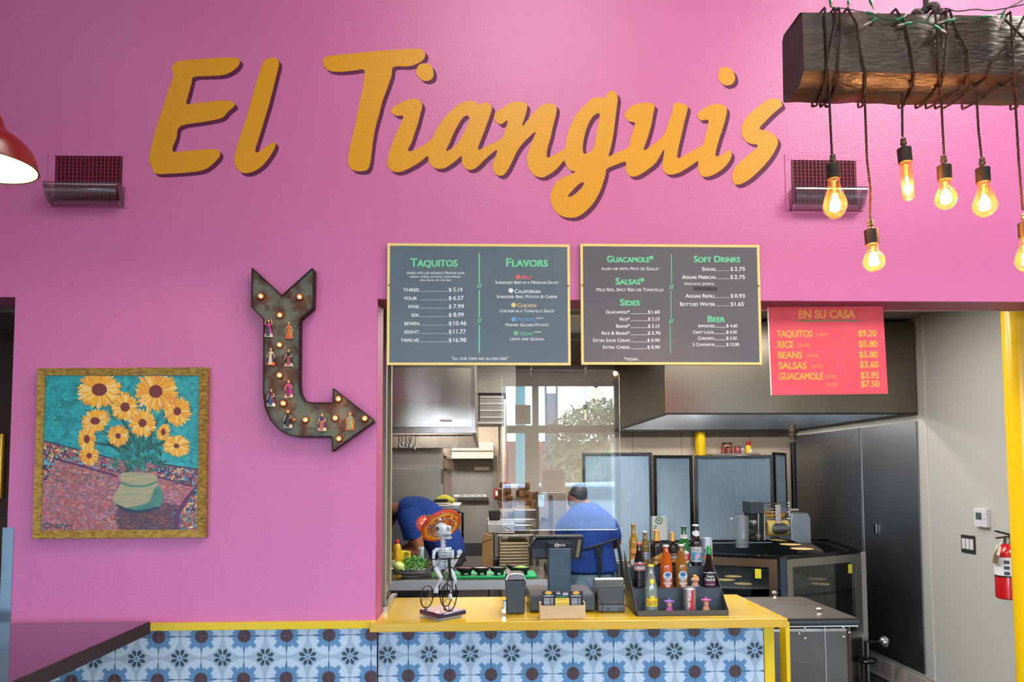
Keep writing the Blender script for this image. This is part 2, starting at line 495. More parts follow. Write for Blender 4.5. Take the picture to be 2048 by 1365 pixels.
# kitchen partition panels beside the jamb
xl0 = at(690, 900, 0.25).x
struct(MB().box(xl0, at(772, 900, 0.25).x, 0.25, 0.3, 1.02, zof(766, 705, 0.25)).build('wall_partition', SPECK))['label'] = 'speckled grey partition edge beside the rose jamb'
o = struct(MB().box(xl0, at(782, 900, 0.55).x, 0.55, 0.6, zof(776, 1169, 0.55), zof(776, 724, 0.55)).build('wall_partition_inner', M('speckled_lit', '#9d9a84', 0.6, var=(160, '#8a8772', 0.1))))  # paler speckle paints the light falling on this edge
o['label'] = 'speckled partition edge coloured as lit, in front of the kitchen'
MB().cyl((at(774, 1180, .58).x, .58, 1.0), (at(774, 1180, .58).x, .58, zof(776, 1166, .58)), .012).build('post_foot', STEEL, o)
mb = MB(); p0 = at(752, 1243, 0.2); 
mb.poly([at(757, 1231, .2), at(781, 1196, .62), at(781, 1183, .62), at(757, 1207, .2)])
mb.box(XL, XL + 0.03, 0.2, 0.64, 1.008, 1.05)
struct(mb.build('trim_5', SS))['label'] = 'low stainless curb at the counter left end'

# ------------------------------------------------------------------ storefront behind the camera (seen mirrored in the shield)
FR = M('window_frame_tan', '#7d6f63', 0.6)
mb = MB()
mb.box(-6, 7, -8.3, -8.1, 3.2, 5.2)
struct(mb.build('wall_front', M('front_wall_paint', '#a7a39a', 0.8)))
struct(MB().box(-6.1, -6, -8.3, 0.2, 0, 5.2).build('wall_left', M('left_wall_paint', '#b3aca4', 0.7)))
struct(MB().box(7, 7.1, -8.3, 4, 0, 5.2).build('wall_right_dining', M('right_wall_paint', '#b8b0a6', 0.7)))
mb = MB()
for x in (-6.0, -4.2, -2.7, -1.2, -0.2, 0.82, 2.15, 3.7, 5.3, 6.95): mb.box(x - 0.05, x + 0.05, -8.22, -8.12, 0, 3.2)
mb.box(-6, 7, -8.22, -8.12, 2.38, 2.5); mb.box(-6, 7, -8.22, -8.12, 0, 0.12); mb.box(-6, 7, -8.22, -8.12, 3.14, 3.2)
for x0, x1 in ((-0.15, -0.02), (0.65, 0.77)): mb.box(x0, x1, -8.21, -8.13, 0, 2.38)
w1 = struct(mb.build('window_1', FR))
MB().box(-6, 7, -8.175, -8.17, 0.1, 3.15).build('pane', clear_mat('window_glass', '#f4faff', 0.02), w1)
struct(MB().box(-60, 60, -80, -8.3, -0.15, -0.05).build('ground', M('asphalt', '#403f3e', 0.9)))
t = thing('paper_sign', 'tan card with a large letter A on the street window, mirrored in the shield', 'sign', (.615, -8.1, 2.52))
MB().box(0.49, 0.74, -8.115, -8.105, 2.52, 2.83).build('card', M('card_tan', '#b79a72', 0.7), t)
v_, f_, mn, mx = text_geo('A', .03)
MB().add([(.54 + (x - mn) / (mx - mn) * .15, -8.103, 2.58 + y / CAPH * .19) for x, y in v_], f_).build('lettering', M('card_ink', '#5f5a50', .7), t)
t = thing('window_poster', 'brick-red poster with white border on the street window, mirrored in the shield', 'poster', (1.09, -8.08, 1.44))
MB().box(.9, 1.29, -8.11, -8.1, 1.44, 1.8).build('border', WHITE, t)
MB().box(.925, 1.265, -8.1, -8.095, 1.465, 1.775).build('sheet', M('poster_brick', '#8a4a40', .7), t)
def tree(x, y, h, r, nm, label, seed):
    rr = random.Random(seed); t = thing(nm, label, 'tree', (x, y, -0.05))
    MB().tube([(x, y, -0.05), (x + .1, y, h * .5), (x, y + .1, h * .75)], [.2, .15, .08], 8).build('trunk', M('bark', '#6a5748', 0.9), t)
    mb = MB()
    for i in range(2600):
        a = rr.uniform(0, 6.283); b = rr.uniform(-1, 1); q = r * rr.uniform(.55, 1.0)
        p = Vector((x + q * math.cos(a) * math.sqrt(1 - b * b), y + q * math.sin(a) * math.sqrt(1 - b * b), h * .62 + q * b * .8))
        s = rr.uniform(.07, .16); u = Vector((rr.uniform(-1, 1), rr.uniform(-1, 1), rr.uniform(-1, 1))).normalized(); w = u.orthogonal().normalized()
        mb.add([p - u * s, p + w * s * .4, p + u * s, p - w * s * .4], [(0, 1, 2, 3)])
    c = mb.build('foliage', M('leaf_olive', '#7d8050', 0.7, var=(2, '#b0a878')), t); c['kind'] = 'stuff'
tree(3.4, -17.5, 4.0, 1.75, 'street_tree', 'olive leafed street tree outside the window, mirrored in the shield', 3)
tree(8.4, -16.5, 4.8, 2.2, 'street_tree', 'wider olive street tree outside at the window right', 4)
tree(-4.5, -17, 5.5, 2.0, 'street_tree', 'street tree outside at the window left', 5)
t = thing('sign_pylon', 'grey roadside sign pylon outside the window, mirrored in the shield', 'pylon', (2.35, -20, -0.05))
MB().box(1.93, 1.98, -20.1, -19.9, -.05, 4.6).box(2.29, 2.34, -20.1, -19.9, -.05, 4.6).build('post', M('pylon_blue', '#4d5f70', 0.5), t)
MB().box(1.98, 2.29, -20.05, -19.95, 0, 4.3).build('panel', M('pylon_grey', '#8e9095', 0.6), t)
t = thing('street_pole', 'teal street pole outside the window, mirrored in the shield', 'pole', (.86, -14, -.05))
MB().cyl((.86, -14, -.05), (.86, -14, 6.5), .13, .11, n=16).build('pole', M('pole_teal', '#58a8a4', .5), t, smooth=True)
t = thing('palm_tree', 'thin palm trunk outside the window, mirrored in the shield', 'tree', (.62, -22, -.05))
MB().tube([(.62, -22, -.05), (.66, -22, 3), (.6, -22, 6.4)], [.16, .12, .1], 8).build('trunk', M('palm_bark', '#6a6058', .9), t, smooth=True)
mb = MB(); rr = random.Random(8)
for i in range(46):
    a = rr.uniform(0, 6.283); e = rr.uniform(-.9, .7); q0 = Vector((.6, -22, 6.4)); d = Vector((math.cos(a), math.sin(a), 0)); k_ = rr.uniform(.8, 1.2)
    pts = [q0, q0 + d * .5 * k_ + Vector((0, 0, .5 * e + .15)), q0 + d * k_ + Vector((0, 0, .6 * e - .25)), q0 + d * 1.25 * k_ + Vector((0, 0, .5 * e - .7))]
    s = d.cross(Vector((0, 0, 1))) * .07
    for u_, v_2 in zip(pts, pts[1:]): mb.add([u_ - s, u_ + s, v_2 + s * .6, v_2 - s * .6], [(0, 1, 2, 3)])
mb.build('fronds', M('palm_green', '#7d9a78', .7), t)['kind'] = 'stuff'
o = MB().box(-1.4, .6, -16.1, -16, 1.3, 2.7).build('street_sign', M('sign_red', '#b8323c', .5)); tag(o, 'red sign panel outside the window, mirrored at the shield left edge', 'sign')
t = thing('van', 'white van parked outside the window, mirrored in the shield', 'van', (1.9, -12.6, -.05))
mb = MB(); prof = [(-.5, .35), (-.55, 1.0), (-.2, 1.15), (.35, 1.5), (3.6, 1.55), (3.75, 1.1), (3.75, .35)]
mb.prism([(x, z) for x, z in prof], -13.5, -11.8); mb.build('body', M('car_white', '#e8edf2', 0.25, coat=.5), t, bevel=.06)
MB().prism([(-.1, 1.18), (.36, 1.42), (1.2, 1.45), (1.2, 1.18)], -13.52, -11.78).prism([(1.3, 1.18), (1.3, 1.45), (3.4, 1.45), (3.45, 1.18)], -13.52, -11.78).build('window', BLACKG, t)
mw = MB()
for x in (.35, 2.9):
    for y in (-13.45, -11.85): mw.cyl((x, y - .09, .3), (x, y + .09, .3), .34, n=20)
mw.build('wheel', BLACKM, t)
tag(MB().box(-16, 18, -34, -30, -.05, 3.2).build('building', M('far_building', '#8a5a50', 0.8)), 'low brick-coloured building across the street', 'building')

# a second lamp bar over the dining room, seen only mirrored
YM2 = -6.0; D2 = (YG_ := .10) * 2 - CAM.y - YM2
def mir(px, py):                                   # where a point must stand at YM2 to be mirrored at a photo pixel
    d = at(px, py, .1) - CAM; k = (.1 - YM2) / (d.y); p = CAM + d; return Vector((p.x + d.x * k, YM2, p.z + d.z * k))
a_, b_ = mir(1163, 743), mir(1226, 743)
t = thing('lamp_bar', 'pale lamp bar hung with two filament bulbs over the dining room, mirrored in the shield', 'light fixture', (a_ + b_) / 2)
MB().box(a_.x, b_.x, YM2 - .03, YM2 + .03, a_.z - .02, a_.z + .02).cyl(((a_.x + b_.x) / 2, YM2, a_.z), ((a_.x + b_.x) / 2, YM2, 5.19), .01).build('bar', OFFW, t)
for px, p0, p1 in ((1171, 820, 846), (1192, 776, 808)):
    c0, c1, c2 = mir(px, 744), mir(px, p0), mir(px, p1)
    MB().cyl(c0, c1 + Vector((0, 0, .07)), .004, n=6).build('cord', BLACKM, t)
    MB().cyl(c1 + Vector((0, 0, .07)), c1, .026, n=14).build('socket', M('socket_slate', '#2c3a40', .5), t)
    MB().ball((c1 + c2) / 2, .03, .03, (c1 - c2).length / 2, 14, 10).build('glass', clear_mat('bulb_pale', '#ffe8c8', .08, .05), t, smooth=True)
    MB().cyl(c1.lerp(c2, .3), c1.lerp(c2, .75), .008, n=8).build('filament', M('filament_far', '#ffb050', .4, emit=40, emitcol='#ffc890'), t)
# lamps above the frame
def lamp_panel(x, y, z, power, col, sx_=1.2, sy_=0.6, grp='', lab=''):
    t = thing('ceiling_light', lab, 'ceiling light', (x, y, z), grp)
    MB().box(x - sx_ / 2 - .03, x + sx_ / 2 + .03, y - sy_ / 2 - .03, y + sy_ / 2 + .03, z, z + .02).build('frame', WHITE, t)
    a = area('lamp', (x, y, z - 0.005), (0, 0, 0), sx_, sy_, power, col)
for i, (x, y, w_) in enumerate(DINING_FILLS): lamp_panel(x, y, 5.17, w_, (1, .93, .85), 1.2, 1.2, 'added dining room fill panels', ['added square fill light high over the bar table', 'added square fill light before the menu boards', 'added square fill light above the timber beam', 'added square fill light by the street window, left', 'added square fill light by the street window, right'][i])
for i, (x, y, w_) in enumerate(KITCHEN_LAMPS): lamp_panel(x, y, ZC - .022, w_, (1, .95, .88), 1.15, .55, 'kitchen ceiling panels', ['flat ceiling light just behind the opening', 'flat ceiling light above the standing worker', 'flat ceiling light in the back corridor', 'flat ceiling light in front of the right hood'][i])
struct(MB().box(-2.2, 7, 0.207, 0.215, ZO, ZC).build('wall_back_inner', GREYW))

# ------------------------------------------------------------------ painted lettering
Z1 = lambda p: (280 + p[0] / 3.0118, 80 + p[1] / 3.0118)
Z2 = lambda p: (920 + p[0] / 3.0118, 80 + p[1] / 3.0118)
E_ = [(200,150),(235,125),(330,118),(430,110),(540,106),(590,112),(602,135),(585,165),(545,195),(500,212),(420,218),(325,223),(310,260),(295,320),(280,385),(340,380),(420,372),(510,364),(555,372),(572,392),(555,412),(530,432),(505,462),(470,478),(380,495),(242,520),(220,590),(197,672),(300,666),(440,658),(475,665),(483,690),(470,715),(430,755),(380,785),(300,798),(200,805),(95,806),(75,770),(55,730),(60,680),(80,600),(110,490),(140,400),(175,290),(203,210),(190,185)]
l_ = [(745,130),(780,110),(815,108),(835,130),(835,160),(815,240),(780,380),(750,480),(720,580),(697,650),(697,675),(715,677),(750,650),(800,617),(817,625),(812,650),(790,690),(750,745),(700,785),(650,803),(610,798),(585,775),(568,740),(575,680),(600,590),(640,470),(680,330),(715,210)]
T_ = [(1102,130),(1115,105),(1150,95),(1300,80),(1450,65),(1600,55),(1680,55),(1712,70),(1718,95),(1700,125),(1660,148),(1610,160),(1527,163),(1515,215),(1490,290),(1460,370),(1440,450),(1420,520),(1405,600),(1395,680),(1385,750),(1365,785),(1320,792),(1285,785),(1262,765),(1252,730),(1265,640),(1290,540),(1310,440),(1330,350),(1345,270),(1352,183),(1290,185),(1200,193),(1140,185),(1110,160)]
d1_ = [(1668,170),(1690,145),(1730,142),(1755,160),(1768,190),(1765,225),(1740,245),(1705,245),(1680,225),(1665,205)]
d2_ = [(1555,205),(1565,175),(1595,163),(1630,175),(1650,200),(1657,235),(1640,265),(1605,275),(1575,262),(1557,235)]
s_ = [(1895,352),(1925,360),(1940,388),(1935,402),(1890,440),(1840,490),(1803,535),(1850,548),(1895,575),(1915,610),(1905,650),(1870,710),(1820,770),(1750,835),(1700,865),(1660,872),(1640,845),(1643,800),(1670,750),(1740,690),(1795,637),(1750,625),(1715,605),(1695,560),(1700,510),(1730,460),(1790,405),(1850,365)]
ia1 = [(1512,435),(1520,410),(1560,385),(1620,358),(1660,355),(1690,370),(1700,400),(1690,440),(1675,500),(1655,560),(1635,620),(1613,665),(1640,668),(1680,650),(1755,600),(1775,560),(1810,500),(1860,440),(1920,390),(1960,370)]
ia2 = [(62,368),(95,375),(115,390),(140,378),(170,380),(190,400),(190,425),(165,500),(135,580),(108,662),(170,635),(235,605),(258,585),(270,550),(287,485),(250,508),(225,500),(205,470),(215,440),(260,405),(310,378),(350,370),(390,380),(405,400),(395,450),(373,522),(410,480),(450,430),(500,390),(540,382),(570,390),(582,410),(578,450),(560,520),(545,590),(527,650),(525,707),(560,695),(630,655),(640,600),(660,530),(700,450),(760,385),(800,352),(840,345),(868,352),(890,320),(915,305),(940,320),(950,350),(945,400),(935,480),(925,560),(910,640),(896,702),(940,680),(1015,647),(1025,600),(1045,540),(1053,500),(1015,490),(992,460),(1000,430),(1040,395),(1100,380),(1150,380),(1172,400),(1165,440),(1150,520),(1130,590),(1106,664),(1150,640),(1200,600),(1235,560),(1255,500),(1275,440),(1290,385),(1320,380),(1350,388),(1370,400),(1368,430),(1350,500),(1335,570),(1318,640),(1310,712),(1370,685),(1430,650),(1465,630),(1480,570),(1497,485),(1450,485),(1430,460),(1440,435),(1490,400),(1550,385),(1590,395),(1607,420),(1600,470),(1580,540),(1560,600),(1538,697),(1580,690),(1615,665),(1635,680),(1630,715),(1600,760),(1550,800),(1490,825),(1450,815),(1433,770),(1433,730),(1380,765),(1320,800),(1270,812),(1235,800),(1218,760),(1230,658),(1180,740),(1110,795),(1060,822),(1020,818),(998,780),(998,735),(940,752),(882,778),(878,805),(865,850),(840,920),(790,1000),(720,1060),(660,1072),(600,1055),(560,1010),(543,950),(560,890),(600,840),(695,797),(660,785),(635,745),(625,728),(580,780),(530,815),(490,830),(440,810),(410,760),(405,700),(430,620),(457,553),(400,600),(350,660),(320,720),(290,780),(260,815),(225,815),(200,785),(200,740),(224,663),(160,710),(110,760),(70,783),(35,775),(12,740)]
ia3 = [(1937,700),(1900,730),(1850,765),(1810,778),(1770,768),(1740,735),(1733,700),(1680,740),(1610,780),(1560,797),(1520,790),(1492,760),(1492,720),(1510,650),(1540,570),(1587,463),(1545,458)]
ha = [(1985,470),(1965,455),(1935,480),(1895,550),(1865,620),(1843,667),(1870,660),(1915,620),(1950,560),(1980,500)]
hg = [(842,450),(822,445),(790,475),(760,540),(742,620),(743,682),(775,680),(805,650),(815,600),(830,520)]
hl = [(747,858),(715,870),(670,915),(650,942),(670,943),(710,915),(740,880)]
def W_(pts, Y=-0.001, dx=0, dy=0, k=3):
    out = []
    for p in smooth_pts(pts, k): q = at(p[0] + dx, p[1] + dy, Y); out.append((q.x, q.z))
    return out
cont = [[[Z1(p) for p in E_]], [[Z1(p) for p in l_]], [[Z1(p) for p in T_]], [[Z1(p) for p in d1_]],
        [[Z1(p) for p in ia1] + [Z2(p) for p in ia2] + [Z1(p) for p in ia3], [Z1(p) for p in ha], [Z2(p) for p in hg], [Z2(p) for p in hl]],
        [[Z2(p) for p in d2_]], [[Z2(p) for p in s_]]]
sign = thing('wall_lettering', 'large gold brush-script wall lettering with plum drop shadow above the menu boards', 'lettering', at(930, 350, 0))
for i, cs in enumerate(cont):
    for dx in (2, 4, 6):
        if dx != 6: continue
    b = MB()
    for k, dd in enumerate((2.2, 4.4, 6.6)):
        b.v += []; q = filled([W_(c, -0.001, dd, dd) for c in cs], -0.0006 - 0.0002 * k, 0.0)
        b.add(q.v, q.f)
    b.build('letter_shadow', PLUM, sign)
    filled([W_(c, -0.001) for c in cs], -0.0016, 0.0008).build('letter', GOLD, sign)

# ------------------------------------------------------------------ tile wainscot
TM = [M('tile_mid_blue', '#9ab4ca', 0.4), M('tile_pale_blue', '#b8cfe1', 0.4), M('tile_deep_blue', '#5789b4', 0.4),
      M('tile_umber', '#3a2226', 0.4, var=(200, '#4d3336', 0.12)), M('tile_ink', '#1d333f', 0.4, var=(90, '#2c4856', 0.1)), M('tile_body', '#a5b8c6', 0.6)]
def clip(poly, x0, x1, z0, z1):
    for ax, lim, sg in ((0, x0, 1), (0, x1, -1), (1, z0, 1), (1, z1, -1)):
        out = []; n = len(poly)
        if n < 3: return []
        for i in range(n):
            a, b = poly[i], poly[(i + 1) % n]
            ia, ib = (a[ax] - lim) * sg >= 0, (b[ax] - lim) * sg >= 0
            if ia: out.append(a)
            if ia != ib:
                t = (lim - a[ax]) / (b[ax] - a[ax]); out.append((a[0] + (b[0] - a[0]) * t, a[1] + (b[1] - a[1]) * t))
        poly = out
    return poly
quad = [(0,.41),(2.5,.37),(5,.31),(8,.26),(13,.265),(17,.31),(21,.275),(25,.265),(29,.265),(33,.285),(36,.34),(40,.40),(45,.355)]
star = []
for k in range(4):
    for a, r in quad: star.append((k * 90 + a, r))
    for a, r in quad[::-1][1:-1]: star.append((k * 90 + 90 - a, r))
star = [(r * math.cos(math.radians(a)), r * math.sin(math.radians(a))) for a, r in star]
def tile_mesh(x0, x1, z0, z1, P=0.2, name='tile'):
    g = 0.0012 / P; x0 += g; x1 -= g; z0 += g; z1 -= g
    mb = MB(); mb.box(x0 * P, x1 * P, -0.008, 0, z0 * P, z1 * P, 5)
    def put(poly, lay, mi):
        c = clip(poly, x0, x1, z0, z1)
        if len(c) > 2: mb.poly([(x * P, -0.008 - 0.00012 * lay, z * P) for x, z in c], mi)
    put([(x0, z0), (x1, z0), (x1, z1), (x0, z1)], 0.5, 0)
    circ = lambda cx, cz, r, n=32: [(cx + r * math.cos(6.2832 * i / n), cz + r * math.sin(6.2832 * i / n)) for i in range(n)]
    for cx in (-.5, .5):
        for cz in (-.5, .5):
            put(circ(cx, cz, .47), 1, 1); put([(cx + x, cz + z) for x, z in star], 2, 2); put(circ(cx, cz, .155), 3, 3)
    for k in range(8):
        a = math.radians(22.5 + 45 * k)
        sh = [(.055, 0), (.10, .030), (.165, .048), (.225, .0), (.165, -.048), (.10, -.030)]
        put([(r * math.cos(a) - t * math.sin(a), r * math.sin(a) + t * math.cos(a)) for r, t in sh], 1, 4)
    put(circ(0, 0, .038, 14), 2, 2)
    return mb
def tile_field(parent, xa, xb, xg, zg, ztop, zbot, Y):
    """tiles 0.2 m apart with joints passing through (xg, zg)"""
    cache = {}; P = 0.2; k0 = math.floor((xa - xg) / P)
    while xg + k0 * P < xb:
        cx = xg + (k0 + .5) * P; x0 = max(-.5, (xa - cx) / P); x1 = min(.5, (xb - cx) / P); k0 += 1
        if x1 - x0 < .03: continue
        j = 0
        while True:
            cz = zg + (.5 - j) * P; j += 1
            z1 = min(.5, (ztop - cz) / P); z0 = max(-.5, (zbot - cz) / P)
            if z1 <= z0 + .03: 
                if cz < zbot: break
                continue
            key = (round(x0, 3), round(x1, 3), round(z0, 3), round(z1, 3))
            if key in cache: t = cache[key].copy(); COL.objects.link(t)
            else: t = tile_mesh(x0, x1, z0, z1, P).build('tile', TM, parent, local=True); cache[key] = t
            t.location = Vector((cx, Y, cz)) - Vector(parent['_abs'])
p = at(488.5, 1273, -0.008)
tile_field(wall, XA, at(754, 1300, -.008).x, p.x, p.z, ZB, p.z - .6, -0.0002)

# ------------------------------------------------------------------ counter
YF = -0.07
cxl, cxr = at(739, 1255, YF).x, at(1576, 1247, YF).x
CZ = (at(740, 1245.5, YF).z + at(1576, 1240, YF).z) / 2
CYB = 0.66
mb = MB()
mb.box(cxl, cxr, YF, -0.001, CZ - 0.043, CZ); mb.box(XL + .004, cxr, -0.001, CYB, CZ - 0.043, CZ)
cb = thing('service_counter', 'service counter with glossy yellow top and blue patterned tile front', 'counter', (0.4, 0.3, 0))
mb.build('countertop', YELT, cb, bevel=0.003)
xbl, xbr = at(756, 1300, .04).x, at(1527, 1300, .04).x
MB().box(xbl, xbr, 0.045, 0.6, 0.0, CZ - 0.043).build('body', M('cement_board', '#5b6a74', 0.8), cb)
p = at(899.4, 1350, 0.035)
p = Vector((at(899.4, 1310, .037).x, 0, at(899.4, 1267.5, .037).z))
tile_field(cb, xbl, xbr, p.x, p.z, CZ - 0.045, p.z - .6, 0.045)
xp0, xp1 = at(1529, 1300, .03).x, at(1549, 1300, .03).x
MB().box(xp0, xp1, 0.03, 0.10, 0, CZ - 0.043).build('post', YEL, cb, bevel=.002)
MB().box(at(1566, 1300, .1).x, at(1574, 1300, .1).x, 0.06, 0.14, 0, CZ - 0.043).build('post', YEL, cb, bevel=.002)
MB().box(xp1 - .01, xp1 + .005, 0.1, 0.56, 0, CZ - .043).build('side_panel', M('yellow_side', '#b39a10', 0.4), cb)
# ------------------------------------------------------------------ wall vents
GR = M('grille_magenta', '#a00f4a', 0.45); GD = M('duct_shade', '#2a0512', 0.8)
def vent(fr, gr, de, label, flip):
    Y = -0.004; c = at((fr[0] + fr[1]) / 2, fr[3], 0)
    t = thing('air_vent', label, 'vent', (c.x, 0, c.z), 'wall air vents')
    def R4(r, Y): a = at(r[0], r[2], Y); b = at(r[1], r[3], Y); c = at(r[1], r[2], Y); d = at(r[0], r[3], Y); return (a.x + d.x) / 2, (b.x + c.x) / 2, (b.z + d.z) / 2, (a.z + c.z) / 2
    X0, X1, Z0, Z1_ = R4(fr, Y); x0, x1, z0, z1 = R4(gr, Y)
    mb = MB()
    mb.box(X0, X1, Y, -.0005, z1, Z1_); mb.box(X0, X1, Y, -.0005, Z0, z0); mb.box(X0, x0, Y, -.0005, z0, z1); mb.box(x1, X1, Y, -.0005, z0, z1)
    mb.build('frame', PINK, t, bevel=.0012)
    MB().box(x0, x1, -.0015, -.0008, z0, z1).build('duct', GD, t)  # flat dark sheet stands for the shade in the recess behind the grille
    mb = MB(); n = 16
    for i in range(n + 1): x = x0 + (x1 - x0) * (i + .5) / (n + 1); mb.box(x - .0016, x + .0016, -.006, -.0015, z0, z1)
    mb.build('grille_fin', GR, t)
    mb = MB(); n = 11
    for i in range(n + 1): z = z0 + (z1 - z0) * (i + .5) / (n + 1); mb.box(x0, x1, -.003, -.0016, z - .001, z + .001)
    mb.build('grille_bar', GR, t)
    for s_ in (0, 1):
        xa = x0 if s_ == 0 else x1 - .009
        MB().box(xa, xa + .009, -.006, -.0015, z0, z1).build('grille_side', M('grille_maroon', '#5a0527', 0.5), t)
    a, b, lo, hi = R4(de, -.03)
    prof = [(-.075, hi), (-.082, hi - .02), (-.078, (hi + lo) / 2), (-.045, lo + .008), (-.006, lo)]
    vs = []; fs = []
    for i, (y, z) in enumerate(smooth_pts(prof, 4, False)):
        k = .012 * (i / 16.0)
        vs += [(a + k, y, z), (b - k, y, z)]
    for i in range(len(vs) // 2 - 1): fs.append((2 * i, 2 * i + 1, 2 * i + 3, 2 * i + 2))
    mb = MB(); mb.add(vs, fs)
    mb.add([vs[0], (a, -.004, hi)] + [(a, -.004, lo)] + vs[-2:-1] + [vs[8], vs[4]], [(0, 1, 2, 3, 4, 5)])
    mb.add([vs[1], (b, -.004, hi)] + [(b, -.004, lo)] + vs[-1:] + [vs[9], vs[5]], [(0, 1, 2, 3, 4, 5)])
    mb.build('air_deflector', clear_mat('smoky_acrylic', '#b8aab2', .07, .06, .16, '#8d7d88'), t, smooth=True)['label'] = 'clear curved plastic deflector'
vent((95, 259, 300, 415), (110, 244, 312, 401), (96, 244, 370, 411), 'pink wall vent with magenta grille and clear deflector beside the red lamp', 0)
vent((1571, 1727, 309, 421), (1583, 1713, 321, 409), (1583, 1727, 379, 420), 'pink wall vent with magenta grille and clear deflector behind the hanging bulbs', 1)

# ------------------------------------------------------------------ sunflower painting
FRG = M('gilt_frame', '#c0983a', 0.45, metal=0.3, bump=(90, .4, .003), var=(40, '#6f5418', 0.18), stretch=(1, 1, 3))
tp = lambda u, v: (40 + u / 3.5925, 720 + v / 3.5925)
c = at(*tp(720, 1285), 0)
pt = thing('framed_painting', 'square gilt-framed oil painting of sunflowers in a vase on the pink wall', 'painting', (c.x, 0, c.z))
YP = -0.022
P3 = lambda u, v, Y=YP: at(*tp(u, v), Y)
outer = [(125, 60), (1347, 55), (1330, 1278), (88, 1287)]; inner = [(180, 113), (1287, 112), (1272, 1222), (146, 1228)]
for i in range(4):
    j = (i + 1) % 4
    f = [P3(*outer[i], -.034), P3(*outer[j], -.034), P3(*inner[j], -.028), P3(*inner[i], -.028)]
    vs = f + [Vector((p.x, -.001, p.z)) for p in f]
    MB().add(vs, [(0, 1, 2, 3), (7, 6, 5, 4), (0, 4, 5, 1), (2, 6, 7, 3), (1, 5, 6, 2), (0, 3, 7, 4)]).build('frame_rail', FRG, pt)
def paint_mat(name, cols, scale, dist=2.0, bump=0.5):
    m = bpy.data.materials.new(name); m.use_nodes = True; nt = m.node_tree; b = nt.nodes['Principled BSDF']
    b.inputs['Roughness'].default_value = 0.4
    t = nt.nodes.new('ShaderNodeTexCoord'); n0 = nt.nodes.new('ShaderNodeTexNoise'); n0.inputs['Scale'].default_value = scale * .5
    mx = nt.nodes.new('ShaderNodeVectorMath'); mx.operation = 'MULTIPLY_ADD'
    mx.inputs[1].default_value = (.03 * dist,) * 3
    nt.links.new(t.outputs['Object'], n0.inputs['Vector']); nt.links.new(n0.outputs['Color'], mx.inputs[0]); nt.links.new(t.outputs['Object'], mx.inputs[2])
    v = nt.nodes.new('ShaderNodeTexVoronoi'); v.inputs['Scale'].default_value = scale
    nt.links.new(mx.outputs[0], v.inputs['Vector'])
    sp = nt.nodes.new('ShaderNodeSeparateColor'); nt.links.new(v.outputs['Color'], sp.inputs[0])
    r = nt.nodes.new('ShaderNodeValToRGB'); r.color_ramp.interpolation = 'EASE'
    while len(r.color_ramp.elements) < len(cols): r.color_ramp.elements.new(0.5)
    for i, c_ in enumerate(cols): r.color_ramp.elements[i].position = i / (len(cols) - 1); r.color_ramp.elements[i].color = lin(c_)
    nt.links.new(sp.outputs[0], r.inputs[0]); nt.links.new(r.outputs[0], b.inputs['Base Color'])
    bp = nt.nodes.new('ShaderNodeBump'); bp.inputs['Strength'].default_value = bump; bp.inputs['Distance'].default_value = .003
    nt.links.new(v.outputs['Distance'], bp.inputs['Height']); nt.links.new(bp.outputs[0], b.inputs['Normal'])
    return m
PM = [paint_mat('oil_teal', ['#067f86', '#0a9aa0', '#12a5ab', '#0b8c92', '#2fb0b4'], 28, 3),
      paint_mat('oil_table', ['#b8707a', '#c98c92', '#8b6070', '#b05a55', '#9a7680', '#7a6c7e', '#c27a70'], 85, 2),
      paint_mat('oil_border', ['#5a2a58', '#2f7f9c', '#b85a4a', '#3a3a70', '#c8b070', '#5a2a58'], 75, 3),
      M('oil_yellow', '#f0b21c', 0.4), M('oil_gold', '#e59a25', 0.4), M('oil_cream', '#f3cf78', 0.4),
      M('oil_maroon', '#5c1f2c', 0.5, var=(200, '#8a3a2c')), M('oil_green', '#0b5a4c', 0.4, var=(60, '#1c8a70')), M('oil_dark_green', '#063f3e', 0.4, var=(60, '#0d5f5a')),
      M('oil_vase', '#b9ab80', 0.4, var=(30, '#8f9a80'), stretch=(.3, 1, 4)), M('oil_vase_shade', '#2f7a70', 0.4, var=(30, '#4f8a78')),
      M('oil_navy', '#16304f', 0.4), paint_mat('oil_table_dark', ['#4a3a50', '#6a5058', '#7a4a48', '#3f4a5a'], 90, 2),
      M('oil_plum', '#5b2a5a', 0.4), M('oil_olive', '#7a5f3f', 0.4, var=(60, '#9a6a4a')),
      M('oil_pink', '#d68a92', .4), M('oil_coral', '#cf5f55', .4), M('oil_lilac', '#a88fae', .4), M('oil_mauve', '#8a6478', .4), M('oil_rose', '#c46a78', .4),
      M('oil_slate', '#4f5f70', .4), M('oil_brown', '#5a3a38', .4), M('oil_sand', '#c8a48c', .4), M('oil_sky', '#4fb0c8', .4), M('oil_red', '#c8503c', .4),
      M('oil_teal_light', '#2fb5b5', .4), M('oil_teal_mid', '#0f9aa2', .4), M('oil_teal_deep', '#077a86', .4)]
cv = MB()
def pp(pts, lay, mi, k=0):
    q = smooth_pts(pts, k) if k else pts
    cv.poly([P3(u, v, YP - .00022 * lay) for u, v in q], mi)
cv.add([P3(170, 105, -.0015), P3(1295, 105, -.0015), P3(1280, 1230, -.0015), P3(138, 1235, -.0015)] +
       [P3(170, 105), P3(1295, 105), P3(1280, 1230), P3(138, 1235)], [(0, 1, 2, 3), (4, 5, 6, 7), (0, 1, 5, 4), (1, 2, 6, 5), (2, 3, 7, 6), (3, 0, 4, 7)], 0)
pp([(172, 585), (420, 640), (700, 720), (990, 745), (1277, 790), (1272, 1224), (146, 1229)], 1, 1)
pp([(172, 585), (420, 640), (560, 680), (700, 740), (740, 830), (600, 790), (440, 750), (250, 700), (200, 850), (160, 895)], 2, 2)
